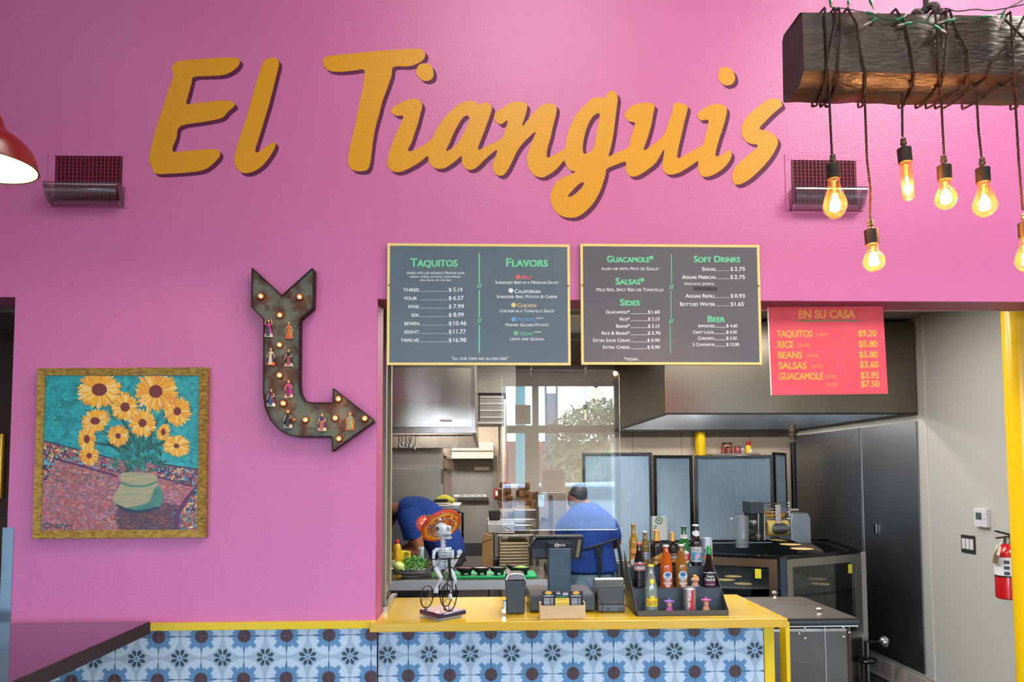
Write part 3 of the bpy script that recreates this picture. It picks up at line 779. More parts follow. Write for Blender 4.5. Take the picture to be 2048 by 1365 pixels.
pp([(980, 745), (1277, 790), (1275, 925), (1130, 880), (985, 825)], 2, 2)
pp([(1265, 920), (1200, 1000), (1150, 1090), (1130, 1222), (1272, 1222)], 2, 2)
for a, b in (((172, 578), (700, 715)), ((985, 740), (1277, 783))): pp([a, b, (b[0], b[1] + 9), (a[0], a[1] + 9)], 3, 11)
for a, b in (((245, 700), (700, 830)), ((985, 830), (1240, 905))): pp([a, b, (b[0], b[1] + 16), (a[0], a[1] + 16)], 3, 13)
pp([(240, 705), (258, 705), (190, 860), (166, 895), (166, 870)], 3, 13)
pp([(1262, 905), (1215, 1000), (1180, 1000)], 3, 13)
pp([(1262, 905), (1180, 1000), (1115, 1110), (1150, 1110), (1215, 1000), (1268, 930)], 3.1, 13)
pp([(1115, 1105), (1105, 1222), (1140, 1222), (1150, 1105)], 3.2, 13)
pp([(700, 1070), (860, 1100), (1020, 1030), (1130, 1060), (1120, 1222), (720, 1222)], 3, 12, 2)
pp([(1150, 1140), (1190, 1110), (1250, 1120), (1262, 1160), (1220, 1200), (1165, 1190)], 4, 2, 2)
def ins(u, v, poly):
    c = False
    for i in range(len(poly)):
        (x1, y1), (x2, y2) = poly[i], poly[i - 1]
        if (y1 > v) != (y2 > v) and u < (x2 - x1) * (v - y1) / (y2 - y1) + x1: c = not c
    return c
TBL = [(250, 720), (700, 850), (985, 850), (1230, 915), (1110, 1110), (1100, 1215), (150, 1218), (170, 900)]; rq = random.Random(11)
BRD = [(176, 600), (420, 660), (690, 735), (690, 820), (260, 700), (170, 880)]; BR2 = [(1265, 935), (1160, 1110), (1150, 1212), (1266, 1212)]; BR3 = [(990, 760), (1270, 805), (1262, 900), (1000, 830)]
def stroke(u, v, a, L, w, lay, mi):
    ca, sa = math.cos(a), math.sin(a)
    pp([(u + ca * t * L - sa * s_ * w, v + sa * t * L + ca * s_ * w) for t, s_ in ((-1, 0), (-.6, .9), (.5, 1), (1, .1), (.5, -1), (-.6, -.8))], lay, mi)
for i in range(900):
    u, v = rq.uniform(150, 1240), rq.uniform(715, 1215)
    if not ins(u, v, TBL): continue
    warm = u < 620 and v > 900; dark = u > 700 and v > 1040; top = v < 950
    mi = rq.choice((15, 16, 17, 18, 19) if warm else (20, 21, 18, 13) if dark else (14, 16, 22, 17, 20) if top else (15, 17, 18, 22, 16))
    stroke(u, v, rq.uniform(-.5, .5), rq.uniform(8, 20), rq.uniform(3, 6.5), 3.6 + i * .001, mi)
for P_, n_ in ((BRD, 520), (BR2, 300), (BR3, 260)):
    x0_, x1_ = min(p[0] for p in P_), max(p[0] for p in P_); y0_, y1_ = min(p[1] for p in P_), max(p[1] for p in P_)
    for i in range(n_):
        u, v = rq.uniform(x0_, x1_), rq.uniform(y0_, y1_)
        if ins(u, v, P_): stroke(u, v, rq.uniform(0, 3.1), rq.uniform(8, 22), rq.uniform(4, 7), 3.6 + i * .001, rq.choice((23, 24, 13, 11, 16, 5, 13, 23)))
for i in range(420):
    u, v = rq.uniform(190, 1275), rq.uniform(125, 760)
    if v < 600 + (u - 180) * .17: stroke(u, v, rq.uniform(-.9, .9), rq.uniform(10, 26), rq.uniform(5, 9), 1.2 + i * .0005, rq.choice((25, 26, 27)))
# vase
pp([(725, 820), (780, 810), (920, 815), (985, 835), (985, 880), (1020, 940), (1028, 1010), (990, 1070), (860, 1100), (740, 1080), (680, 1040), (670, 990), (700, 930), (728, 885), (720, 850)], 5, 9, 2)
pp([(860, 1096), (990, 1070), (1028, 1010), (1020, 940), (990, 900), (950, 960), (930, 1020), (850, 1050), (760, 1068)], 6, 10, 2)
pp([(728, 878), (800, 900), (900, 900), (985, 872), (985, 885), (900, 915), (800, 915), (728, 893)], 7, 10, 2)
pp([(680, 1030), (760, 1066), (860, 1082), (990, 1056), (980, 1076), (860, 1104), (740, 1086)], 7, 11, 2)
rr = random.Random(5)
def dab(u, v, a, L, w, lay, mi):
    ca, sa = math.cos(a), math.sin(a)
    pp([(u + ca * t * L - sa * s_ * w, v + sa * t * L + ca * s_ * w) for t, s_ in ((0, 0), (.3, .7), (.7, 1), (1, 0), (.7, -1), (.3, -.7))], lay, mi)
for i in range(150):
    u = rr.gauss(860, 95); v = rr.uniform(560, 815)
    if abs(u - 860) > 210: continue
    dab(u, v, rr.uniform(-2.9, -.2), rr.uniform(40, 90), rr.uniform(5, 12), 8 + i * .008, rr.choice((7, 8, 8, 7, 0)))
for a, b, w in (((860, 700), (560, 490), 9), ((850, 640), (680, 330), 10), ((900, 640), (1000, 400), 12), ((900, 660), (1070, 570), 12), ((800, 640), (500, 590), 10), ((880, 600), (880, 540), 9), ((1010, 500), (1100, 390), 10), ((760, 700), (590, 560), 9)):
    d = math.atan2(b[1] - a[1], b[0] - a[0]); dab(a[0], a[1], d, math.hypot(b[0] - a[0], b[1] - a[1]), w, 9.3, 8)
pp([(655, 290), (690, 285), (705, 340), (695, 420), (665, 430), (640, 370)], 9.5, 7, 2)
pp([(1040, 350), (1100, 345), (1140, 400), (1110, 450), (1050, 430), (1030, 390)], 9.5, 7, 2)
def flower(u, v, R_, core, lay, sq=1.0, rot=0.0, squ=1.0):
    n = int(20 + R_ / 5)
    for ring in range(2):
        for i in range(n):
            a = 6.2832 * (i + .5 * ring) / n + rr.uniform(-.08, .08); L = R_ * (1 - .18 * ring) * rr.uniform(.86, 1.05)
            q = []
            for t, s_ in ((.2, 0), (.5, .7), (.82, 1), (1, .2), (.95, -.6), (.5, -.7)):
                x = math.cos(a) * t * L - math.sin(a) * s_ * R_ * .085; y = math.sin(a) * t * L + math.cos(a) * s_ * R_ * .085
                x *= squ; y *= sq; cr, sr = math.cos(rot), math.sin(rot)
                uu = min(max(u + x * cr - y * sr, 182), 1284); vv = max(v + x * sr + y * cr, 116)
                q.append((uu, vv))
            pp(q, lay + ring * .5 + i * .004, rr.choice((3, 3, 4, 5)))
    pp([(u + core * math.cos(k / 14 * 6.2832) * squ, v + core * sq * math.sin(k / 14 * 6.2832)) for k in range(14)], lay + 1.2, 6)
flower(1130, 370, 115, 30, 10, 1.0, 0, .95); flower(540, 440, 115, 36, 10, .75, -.5); flower(480, 570, 88, 28, 11, 1.1, 0, .8)
flower(755, 340, 105, 34, 12); flower(570, 215, 170, 56, 13, .82); flower(975, 228, 160, 50, 13, .95); flower(880, 455, 108, 30, 14)
flower(705, 548, 84, 20, 14); flower(497, 690, 76, 20, 14); flower(1030, 520, 60, 22, 12, 1.2, .5, .8); flower(1125, 620, 105, 20, 12, .8, .3)
v_, f_, mn, mx = text_geo('Cheryn'); sg = MB(); 
a_, b_ = P3(158, 1212, YP - .004), P3(375, 1210, YP - .004)
k_ = (b_.x - a_.x) / (mx - mn)
cv.add([(a_.x + (x - mn) * k_, YP - .0038, a_.z + y * k_ * .8) for x, y in v_], f_, 8)
cv.build('canvas', PM, pt)['label'] = 'canvas of yellow sunflowers on teal above a red patterned tablecloth'

# ------------------------------------------------------------------ marquee arrow
q7 = lambda u, v, Y: at(480 + u / 3.4133, 520 + v / 3.4133, Y)
RUST = M('rusted_metal', '#5f665b', 0.55, metal=0.25, var=(16, '#4a2e22', 0.09), bump=(60, .4, .002))
RUSTE = M('rusted_edge', '#2a1a16', 0.6, metal=0.4)
c = q7(290, 1300, 0)
ar = thing('marquee_arrow', 'rusty metal marquee arrow bending right, lit with small bulbs, beside the opening', 'sign', (c.x, 0, c.z))
out = [(85, 55), (285, 243), (492, 57), (505, 68), (500, 325), (408, 405), (404, 860), (412, 915), (432, 955), (470, 974), (632, 975), (635, 878), (912, 1093), (916, 1103), (628, 1308), (628, 1208), (400, 1210), (335, 1198), (265, 1160), (208, 1095), (170, 1010), (158, 920), (160, 405), (77, 322), (80, 60)]
YA = -0.055
def PO(pts, Y): return [(q7(u, v, Y).x, q7(u, v, Y).z) for u, v in pts]
op = PO(out, YA)
cx_ = sum(p[0] for p in op) / len(op)
MB().prism(op, YA + .006, -.001).build('body', RUST, ar)
# raised rim following the outline
mb = MB(); n = len(op)
for i in range(n):
    a, b = Vector((op[i][0], 0, op[i][1])), Vector((op[(i + 1) % n][0], 0, op[(i + 1) % n][1]))
    d = (b - a).normalized(); nr = Vector((d.z, 0, -d.x)) * .004
    vs = [a - nr * .3, b - nr * .3, b + nr, a + nr]
    vs = [Vector((p.x, YA, p.z)) for p in vs] + [Vector((p.x, -.002, p.z)) for p in vs]
    mb.add(vs, [(0, 1, 2, 3), (4, 5, 6, 7), (0, 1, 5, 4), (2, 3, 7, 6), (1, 2, 6, 5), (3, 0, 4, 7)])
mb.build('rim', RUSTE, ar)
BE = M('bulb_glow_small', '#ffb060', 0.4, emit=9, emitcol='#ffb870'); BG = clear_mat('bulb_glass_small', '#ffdcb8', .06, .05)
SO = M('bulb_socket_rose', '#a0603f', 0.4, metal=.5)
proto = None
for (u, v) in ((140, 247), (405, 252), (270, 377), (268, 580), (268, 787), (293, 980), (445, 1092), (648, 1080), (670, 948), (850, 1083), (673, 1221)):
    p = q7(u, v, YA - .01)
    if proto is None:
        proto = MB().lathe([(.0145, 0), (.0165, .003), (.0165, .006), (.012, .014), (.009, .004)], (0, 0, 0), 16, mat=Matrix.Rotation(math.radians(90), 3, 'X')).build('bulb', SO, ar, local=True, smooth=True)
        MB().ball((0, -.011, 0), .0062, n=12, m=8).build('glow', BE, proto, local=True, smooth=True)
        b0 = proto
    else:
        b0 = proto.copy(); COL.objects.link(b0); g = proto.children[0].copy(); COL.objects.link(g); g.parent = b0
    b0.location = Vector((p.x, YA + .0055, p.z)) - Vector(ar['_abs'])
for (u, v, w_) in ((268, 787, 1), (293, 980, 1), (445, 1092, .8), (648, 1080, 1.2), (670, 948, 1.2), (850, 1083, .6), (673, 1221, .6), (140, 247, .4), (405, 252, .4), (270, 377, .4), (268, 580, .4)):
    l = bpy.data.lights.new('bulb_light', 'POINT'); l.energy = .11 * w_; l.color = (1, .5, .18); l.shadow_soft_size = .008
    o = bpy.data.objects.new('bulb_light', l); COL.objects.link(o); p = q7(u, v, YA - .02); o.location = (p.x, YA - .016, p.z)
# doll magnets
SK = M('doll_skin', '#d9a982', 0.5); HAIR = M('doll_hair', '#a8683a', 0.5)
def dmat(h): return M('doll_' + h[1:], h, 0.35)
dolls = [((195, 468), '#c21888', '#173f52', 'magenta and dark teal', 1), ((335, 480), '#c98a16', '#c8663c', 'gold and orange', 0), ((210, 660), '#1d1a6c', '#d8c6a8', 'navy and cream', 0),
         ((333, 668), '#15131a', '#a83a4a', 'black', 2), ((212, 940), '#5a1830', '#1f4f80', 'maroon and blue', 2), ((333, 880), '#d0208c', '#7a1b50', 'magenta', 2),
         ((328, 1087), '#0e1424', '#16202f', 'black, with a basket', 2), ((560, 1108), '#25127c', '#b8683a', 'purple and orange', 2), ((752, 1103), '#d88f1a', '#86a080', 'orange and sage', 0)]
for (u, v), ca, cb_, nm, pose in dolls:
    p = q7(u, v, YA - .005); H = .088; s = H / 120 * 3.4133
    t = thing('doll_magnet', 'small doll magnet in a ' + nm + ' dress on the marquee arrow', 'figurine', (p.x, YA, p.z - H * .5), 'doll magnets on the marquee arrow')
    X, Z, Yc = p.x, p.z - H * .5, YA - .004
    MB().lathe([(.019, 0), (.0205, .004), (.015, .03), (.0085, .052), (.0095, .058)], (X, Yc, Z), 16, sy=.55).build('skirt', dmat(ca), t, smooth=True)
    MB().prism([(X - .006, Z + .05), (X + .006, Z + .05), (X + .009, Z + .004), (X - .009, Z + .004)], Yc - .0115, Yc - .007).build('apron', dmat(cb_), t, bevel=.001)
    MB().lathe([(.0085, .05), (.0085, .056), (.0105, .064), (.007, .068), (.003, .069)], (X, Yc, Z), 14, sy=.6).build('bodice', dmat(ca if pose else cb_), t, smooth=True)
    MB().ball((X, Yc - .002, Z + .078), .0062, .0055, .0075, 12, 8).cyl((X, Yc, Z + .066), (X, Yc, Z + .074), .0025, n=8).build('head', SK, t, smooth=True)
    MB().ball((X, Yc, Z + .082), .0078, .006, .006, 12, 8).ball((X - .006, Yc, Z + .081), .004).ball((X + .006, Yc, Z + .081), .004).build('hair', HAIR if v % 2 else M('doll_hair_dark', '#4a2a1a', .5), t, smooth=True)
    for sd in (-1, 1):
        if pose == 1: a = [(X + sd * .009, Yc, Z + .063), (X + sd * .017, Yc - .002, Z + .066), (X + sd * .011, Yc - .003, Z + .087)]
        elif pose == 2 and sd > 0: a = [(X + .009, Yc, Z + .063), (X + .015, Yc - .003, Z + .05), (X + .003, Yc - .01, Z + .046)]
        else: a = [(X + sd * .009, Yc, Z + .063), (X + sd * .015, Yc - .002, Z + .05), (X + sd * .018, Yc - .003, Z + .034)]
        MB().tube(smooth_pts(a, 3, False), [.0024] * 7, 6).build('arm', SK, t, smooth=True)
    MB().lathe([(.0195, 0), (.0208, .003), (.0195, .016)], (X, Yc, Z), 16, sy=.56).build('hem', dmat('#cdbfae') if pose else dmat('#c8663c'), t)
    if 'basket' in nm: MB().lathe([(.006, 0), (.009, .016), (.01, .014)], (X + .02, Yc - .004, Z + .035), 12, mat=Matrix.Rotation(.9, 3, 'Y')).build('basket', dmat('#c08848'), t, smooth=True)

# ------------------------------------------------------------------ menu boards
SLATE = M('slate_board', '#5f7380', 0.38, spec=0.5, var=(3, '#586b78')); SLATE2 = M('slate_board_warm', '#62636b', 0.36, spec=.5, var=(3, '#5c5e66'))
CREAM = M('board_cream_yellow', '#f0dc88', 0.4)
TXT = [M('print_white', '#e3ecf2', 0.5), M('print_green', '#6fd8a4', 0.5), M('print_red', '#d86a6c', 0.5), M('print_yellow', '#dccf8c', 0.5),
       M('print_blue', '#6aa8dc', 0.5), M('print_mint', '#74c295', 0.5), M('tape_black', '#2e3134', 0.5)]
def board(name, corners, label, slate, border=5.2):
    Y = -.022; (l, t_), (r, b_) = corners
    a = at(l, t_, Y); b = at(r, b_, Y); c2 = at(r, t_, Y); d2 = at(l, b_, Y)
    x0, x1, z1, z0 = (a.x + d2.x) / 2, (b.x + c2.x) / 2, (a.z + c2.z) / 2, (b.z + d2.z) / 2
    o = thing(name, label, 'menu board', ((x0 + x1) / 2, 0, z0), 'menu boards hung over the opening')
    MB().box(x0, x1, Y + .002, -.002, z0, z1).build('backing', M('board_back', '#3b4248', .6), o)
    w = border / ppm(Y)
    MB().box(x0, x1, Y, Y + .004, z1 - w, z1).box(x0, x1, Y, Y + .004, z0, z0 + w).box(x0, x0 + w, Y, Y + .004, z0 + w, z1 - w).box(x1 - w, x1, Y, Y + .004, z0 + w, z1 - w).build('border', CREAM, o)
    MB().box(x0 + w, x1 - w, Y + .0008, Y + .003, z0 + w, z1 - w).build('panel', slate, o)
    for px in (x0 + w * .8, x1 - w * .8):
        MB().cyl((px, Y - .003, z1 - (z1 - z0) * .345), (px, Y + .001, z1 - (z1 - z0) * .345), .005, n=12).build('screw', M('brass', '#b08c3c', .3, 1.0), o)
    return o
YTX = -.0218
def texts(o, rows, fx, fy):
    byc = {}
    for row in rows:
        s_, u0, u1, vb, cap, ci, bold = row[:7]; caps = row[7] if len(row) > 7 else True
        mb = byc.setdefault(ci, MB())
        p0, p1 = fx(u0, vb), fx(u1, vb)
        mb.text(s_, p0[0], p1[0], p0[1], cap / fy, YTX, bold, caps, slope=-.0)
    return byc
def put_texts(o, byc, names):
    for ci, mb in byc.items(): mb.build('lettering', TXT[ci], o)
def disc(mb, u, v, r, f):
    p = at(*f(u, v), YTX); k = r / ppm(YTX)
    mb.poly([(p.x + k * math.cos(i / 20 * 6.2832), YTX, p.z + k * math.sin(i / 20 * 6.2832)) for i in range(20)])
def rct(mb, u0, u1, v0, v1, f, Y=YTX):
    a = at(*f(u0, v0), Y); b = at(*f(u1, v1), Y); mb.poly([(a.x, Y, a.z), (b.x, Y, a.z), (b.x, Y, b.z), (a.x, Y, b.z)])
def para(mb, pts, f): mb.poly([at(*f(u, v), YTX) for u, v in pts])
f1 = lambda u, v: (760 + u / 5.2513, 480 + v / 5.2513)
b1 = board('menu_board', ((774, 488), (1140.5, 731)), 'slate menu board with cream border headed Taquitos and Flavors, left of the pair', SLATE)
rows = [('Taquitos', 317, 815, 280, 85, 1, .032), ('Served with (or without) Mexican sour', 280, 886, 360, 27, 0, .014), ('cream, cheese, lettuce, guacamole,', 310, 846, 397, 22, 0, .014),
        ('and salsa on the side', 416, 748, 433, 22, 0, .014), ('Flavors', 1325, 1765, 280, 85, 1, .032),
        ('Beef', 1490, 1598, 412, 40, 2, .014), ('Shredded Beef in a Mexican Sauce', 1212, 1874, 463, 31, 0, .014), ('California', 1412, 1690, 560, 40, 0, .014),
        ('Shredded Beef, Potato & Cheese', 1226, 1860, 612, 31, 0, .014), ('Chicken', 1443, 1642, 708, 40, 3, .014), ('Chicken in a Tomatillo Sauce', 1256, 1830, 762, 31, 0, .014),
        ('Potato', 1443, 1628, 857, 40, 4, .014), ('vegan', 1638, 1712, 830, 18, 0, .014), ('Mashed Golden Potato', 1318, 1770, 908, 31, 0, .014),
        ('Vegan', 1460, 1608, 1003, 40, 5, .014), ('vegan', 1618, 1690, 975, 18, 0, .014), ('Lentil and Quinoa', 1367, 1722, 1056, 31, 0, .014),
        ('"all our items are gluten free"', 750, 1345, 1262, 32, 0, .014)]
for w_, u0, pr, u1, vb in (('three', 242, '5.14', 865, 543), ('four', 255, '6.57', 878, 632), ('five', 300, '7.99', 883, 720), ('six', 330, '8.99', 881, 808), ('seven', 252, '10.46', 908, 897), ('eight', 258, '11.77', 902, 985), ('twelve', 215, '16.98', 906, 1073)):
    rows += [(w_, u0, 410 if w_ != 'four' else 388, vb, 42, 0, .020), ('$', 722, 752, vb, 38, 0, .014), (pr, 770, u1, vb, 42, 0, .020)]
by = texts(b1, rows, f1, 5.2513)
for vb in (543, 632, 720, 808, 897, 985, 1073):
    for k in range(38): rct(by[0], 414 + k * 8, 418.5 + k * 8, vb - 4, vb + 1, f1)
for u, v, ci in ((1450, 390, 2), (1375, 533, 0), (1403, 684, 3), (1404, 835, 4), (1427, 980, 5)): disc(by[ci], u, v, 4.9, f1)
for v0, v1 in ((135, 448), (527, 812), (892, 1192)): rct(by[1], 1036, 1049, v0, v1, f1)
for v in (487, 852):
    for du in (-14, 8): para(by[1], [(1018 + du + 14, v + 18), (1028 + du + 14, v + 18), (1060 + du, v - 28), (1050 + du, v - 28)], f1)
put_texts(b1, by, None)
f2 = lambda u, v: (1150 + u / 5.25, 480 + v / 5.25)
b2 = board('menu_board', ((1161.5, 489), (1521.5, 730)), 'slate menu board headed Guacamole and Soft Drinks, right of the pair', SLATE2)
rows = [('Guacamole*', 335, 825, 235, 66, 1, .032), ('plain or with Pico de Gallo', 282, 876, 318, 32, 0, .014), ('Salsas*', 426, 730, 468, 66, 1, .032), ('Mild Red, Spicy Red or Tomatillo', 225, 930, 540, 34, 0, .014),
        ('Sides', 472, 683, 690, 66, 1, .032), ('Soft Drinks', 1248, 1735, 235, 66, 1, .032), ('Horchata, Jamaica,', 1150, 1465, 474, 28, 0, .014), ('Beer', 1392, 1577, 862, 62, 1, .032), ('*vegan', 516, 655, 1268, 34, 0, .014)]
lines = []
for w_, u0, ue, l0, l1, pr, p1, vb, cap in (('Guacamole*', 325, 575, 585, 762, '1.60', 890, 775, 34), ('Rice*', 470, 575, 585, 762, '2.15', 888, 849, 34), ('Beans*', 432, 575, 585, 762, '2.15', 888, 923, 34), ('Rice & Beans*', 280, 575, 580, 760, '3.70', 898, 997, 34),
        ('Extra Sour Cream', 190, 574, 580, 756, '0.90', 892, 1072, 34), ('Extra Cheese', 294, 574, 580, 756, '0.90', 892, 1144, 34),
        ('Sodas', 1333, 1476, 1480, 1630, '2.75', 1786, 325, 38), ('Aguas Frescas', 1122, 1476, 1480, 1628, '2.75', 1786, 410, 38), ('Aguas Refill', 1160, 1474, 1478, 1632, '0.93', 1784, 608, 38), ('Bottled Water', 1103, 1472, 1484, 1632, '1.65', 1774, 694, 38),
        ('Imported', 1296, 1469, 1472, 1584, '4.60', 1704, 919, 32), ('Craft Local', 1238, 1465, 1468, 1584, '6.50', 1700, 985, 32), ('Coronita', 1291, 1466, 1468, 1584, '3.50', 1700, 1049, 32), ('5 Coronitas', 1237, 1466, 1468, 1584, '13.00', 1723, 1115, 32)):
    rows += [(w_, u0, ue, vb, cap, 0, .020), ('$', l1 + 4, l1 + 30, vb, cap, 0, .014), (pr, l1 + 44, p1, vb, cap, 0, .020)]
    lines.append((l0, l1, vb))
by = texts(b2, rows, f2, 5.25)
for l0, l1, vb in lines:
    if l1 - l0 > 160 or vb > 900: rct(by[0], l0, l1, vb - 2, vb + 3, f2)
    else:
        for k in range(int((l1 - l0) / 8)): rct(by[0], l0 + k * 8, l0 + k * 8 + 4.5, vb - 4, vb + 1, f2)
for v0, v1, du in ((148, 452, 0), (535, 818, -5), (895, 1192, -12)): rct(by[1], 1007 + du, 1019 + du, v0, v1, f2)
for v, d0 in ((495, 0), (855, -5)):
    for du in (-14, 8): para(by[1], [(988 + du + 14 + d0, v + 24), (998 + du + 14 + d0, v + 24), (1030 + du + d0, v - 26), (1020 + du + d0, v - 26)], f2)
by[6] = MB(); para(by[6], [(1246, 493), (1497, 498), (1496, 536), (1244, 530)], f2)
put_texts(b2, by, None)
# red take-out sign
f3 = lambda u, v: (1520 + u / 6.5, 590 + v / 6.5)
YS = .08
cs_ = [at(1537, 615, YS), at(1766, 613, YS), at(1776, 788, YS), at(1544, 791, YS)]
rs = thing('hanging_menu_sign', 'coral red take-out price sign hanging by two hooks from the opening head', 'sign', ((cs_[2].x + cs_[3].x) / 2, YS, cs_[3].z))
MB().prism([(p.x, p.z) for p in cs_], YS, YS + .006).build('panel', M('coral_print', '#e8485c', 0.4, var=(2.5, '#ee5c6c')), rs)
ce = MB(); ce.prism([(cs_[0].x - .004, cs_[0].z), (cs_[0].x, cs_[0].z), (cs_[3].x, cs_[3].z), (cs_[3].x - .004, cs_[3].z)], YS + .0005, YS + .007); ce.build('edge', WHITE, rs)
mb = MB(); mo = MB(); YT2 = YS - .0008
for s_, u0, u1, vb, cap, bo in (('EN SU CASA', 505, 1240, 303, 104, .036), ('TAQUITOS', 218, 685, 548, 84, .036), ('RICE', 226, 440, 688, 84, .036), ('BEANS', 232, 550, 826, 84, .036), ('SALSAS', 240, 607, 962, 84, .036), ('GUACAMOLE', 245, 823, 1102, 84, .036),
        ('$9.20', 1275, 1515, 540, 80, .036), ('$5.80', 1282, 1526, 678, 80, .036), ('$5.80', 1288, 1533, 815, 80, .036), ('$3.60', 1297, 1541, 946, 80, .036), ('$3.95', 1307, 1547, 1085, 80, .036), ('$7.50', 1312, 1554, 1196, 80, .036),
        ('(1 DOZ)', 727, 872, 535, 36, .016), ('(32 OZ)', 493, 650, 675, 36, .016), ('(32 OZ)', 612, 765, 807, 36, .016), ('(16 OZ)', 666, 812, 948, 36, .016), ('(8 OZ)', 860, 988, 1082, 36, .016), ('(16 OZ)', 865, 1013, 1183, 36, .016)):
    p0, p1 = f3(u0, vb), f3(u1, vb)
    mb.text(s_, p0[0], p1[0], p0[1], cap / 6.5, YT2, bo)
mb.build('lettering', M('print_orange', '#f2b04c', 0.5), rs)
mo.prism([(at(*f3(u, v), YT2).x, at(*f3(u, v), YT2).z) for u, v in ((470, 326), (700, 328), (900, 322), (1100, 326), (1285, 330), (1280, 352), (1150, 346), (900, 342), (700, 350), (480, 342))], YT2, YT2 + .0004)
mo.build('underline', M('marker_green', '#7a8a58', 0.6), rs)
for px, ztp in ((1612.5, 603), (1690.5, 603)):
    a = at(px, 606, YS + .002)
    mb = MB(); ring = [(a.x + .007 * math.cos(i / 12 * 6.2832), a.y, a.z + .009 * math.sin(i / 12 * 6.2832)) for i in range(12)]
    mb.tube(ring, .0016, 6, closed=True); mb.cyl((a.x, a.y, a.z + .008), (a.x, a.y, ZO - .001), .0014, n=6); mb.cyl((a.x, a.y, a.z - .008), (a.x, a.y, cs_[0].z - .004), .0013, n=6)
    mb.build('hook', M('pink_hook', '#d8a0b4', .4), rs)

# ------------------------------------------------------------------ clear shield on chains
YG = .10
sh = thing('clear_shield', 'clear acrylic shield hanging over the counter and mirroring the street', 'shield', (at(1120, 1060, YG).x, YG, at(1120, 1060, YG).z))
def rrect(x0, x1, z0, z1, r, n=6):
    pts = []
    for cx, cz, a0 in ((x1 - r, z1 - r, 0), (x0 + r, z1 - r, 90), (x0 + r, z0 + r, 180), (x1 - r, z0 + r, 270)):
        for i in range(n + 1): a = math.radians(a0 + 90 * i / n); pts.append((cx + r * math.cos(a), cz + r * math.sin(a)))
    return pts
x0, x1, z0, z1 = at(1005, 900, YG).x, at(1240, 900, YG).x, at(1120, 1061, YG).z, at(1120, 741, YG).z
rp_ = rrect(x0, x1, z0, z1, .03)
mb = MB(); n = len(rp_)
mb.poly([(p[0], YG, p[1]) for p in rp_])
mb.build('sheet', clear_mat('acrylic_sheet', '#f6fafa', .10, 0.0), sh)
MB().tube([(p[0], YG + .002, p[1]) for p in rp_], .0016, 4, closed=True).build('edge', clear_mat('acrylic_edge', '#c8dcdc', .25, .2, .25), sh)
CH = M('chain_steel', '#c9c5bc', .3, 1.0)
for px, pb in ((1062, 750), (1171, 749)):
    a = at(px, 728, YG); zt = ZO - .01; zb = at(px, pb, YG).z
    t = thing('chain', ['left chain holding the clear shield, below the first menu board', 'right chain holding the clear shield, below the second menu board'][px > 1100], 'chain', (a.x, YG, zb), 'shield chains')
    z = zb; i = 0; lk = None
    while z < zt - .02:
        if lk is None:
            pr_ = [(.0045 * math.cos(k / 12 * 6.2832), 0, .009 * math.sin(k / 12 * 6.2832)) for k in range(12)]
            lk = MB().tube(pr_, .0013, 5, closed=True).build('link', CH, t, local=True, smooth=True); l_o = lk
        else: l_o = lk.copy(); COL.objects.link(l_o)
        l_o.location = Vector((0, 0, z - zb + .006)); l_o.rotation_euler = (0, 0, (i % 2) * 1.4); i += 1; z += .0145

# ------------------------------------------------------------------ corner guard, hall picture, bar table
o = MB().box(at(4, 1100, -.003).x, at(26, 1100, -.003).x, -.004, -.0004, 0.9, at(15, 1056, -.003).z).build('corner_guard', M('steel_guard', '#8aa4b4', .3, .9, rvar=(4, .1)))
tag(o, 'stainless corner guard on the pink wall edge at the left doorway', 'corner guard')
t = thing('hall_picture', 'gilt picture frame edge in the dark left doorway', 'picture', at(-12, 990, .88))
MB().box(at(-30, 900, .86).x, at(4, 900, .86).x, .86, .898, at(0, 1000, .86).z, at(0, 866, .86).z).build('frame', M('gilt', '#c9a040', .35, .8), t, bevel=.01)
WOOD = M('table_walnut', '#3a2016', 0.16, spec=.5, coat=.5, var=(6, '#27140e', .2), stretch=(.4, 6, 6)); WOODE = M('table_edge', '#2b1a12', 0.6, var=(10, '#120b08', .2), stretch=(.5, 6, 10), bump=(40, .5, .004))
zt_ = 1.065
c1 = atz(300, 1243, zt_); 
bt = thing('bar_table', 'dark walnut bar-height table with chunky edge at the lower left', 'table', (c1.x - .8, c1.y - 1.0, 0))
MB().box(c1.x - 1.7, c1.x, c1.y - 2.1, c1.y, zt_ - .058, zt_).build('tabletop', [WOOD], bt, bevel=.003)
MB().box(c1.x - .0, c1.x + .002, c1.y - 2.1, c1.y, zt_ - .056, zt_ - .004).build('edge', WOODE, bt)
MB().cyl((c1.x - .85, c1.y - 1.05, .03), (c1.x - .85, c1.y - 1.05, zt_ - .058), .05, n=20).build('pedestal', BLACKM, bt, smooth=True)
MB().box(c1.x - 1.2, c1.x - .5, c1.y - 1.4, c1.y - .7, 0, .03).build('foot_plate', BLACKM, bt, bevel=.005)
# ------------------------------------------------------------------ pendant beam
YFc = -1.72
BEAM = M('beam_wood', '#1a100a', 0.36, spec=.6, var=(10, '#4a2c14', .2), bump=(60, .5, .005), stretch=(.6, 1.6, 1.6), rvar=(12, .15))
BEND = M('beam_end_grain', '#3a332f', 0.55, bump=(30, .4, .004), var=(9, '#2b2522'))
xl = at(1603, 80, YFc).x
zt_, zf, zb_ = at(1650, 22, YFc).z, at(1650, 143, YFc).z, at(1650, 174, YFc + .035).z
YR_ = YFc + .13
bm_ = thing('light_beam', 'rough dark timber beam hung with filament bulbs at the upper right', 'light fixture', (xl + 1.2, YFc + .06, zb_))
sec = [(YFc, zf), (YFc, zt_ - .006), (YFc + .006, zt_), (YR_ - .01, zt_), (YR_, zt_ - .01), (YR_, zb_ + .008), (YR_ - .006, zb_), (YFc + .032, zb_)]
nx = 60; vs = []; fs = []
rb = random.Random(3)
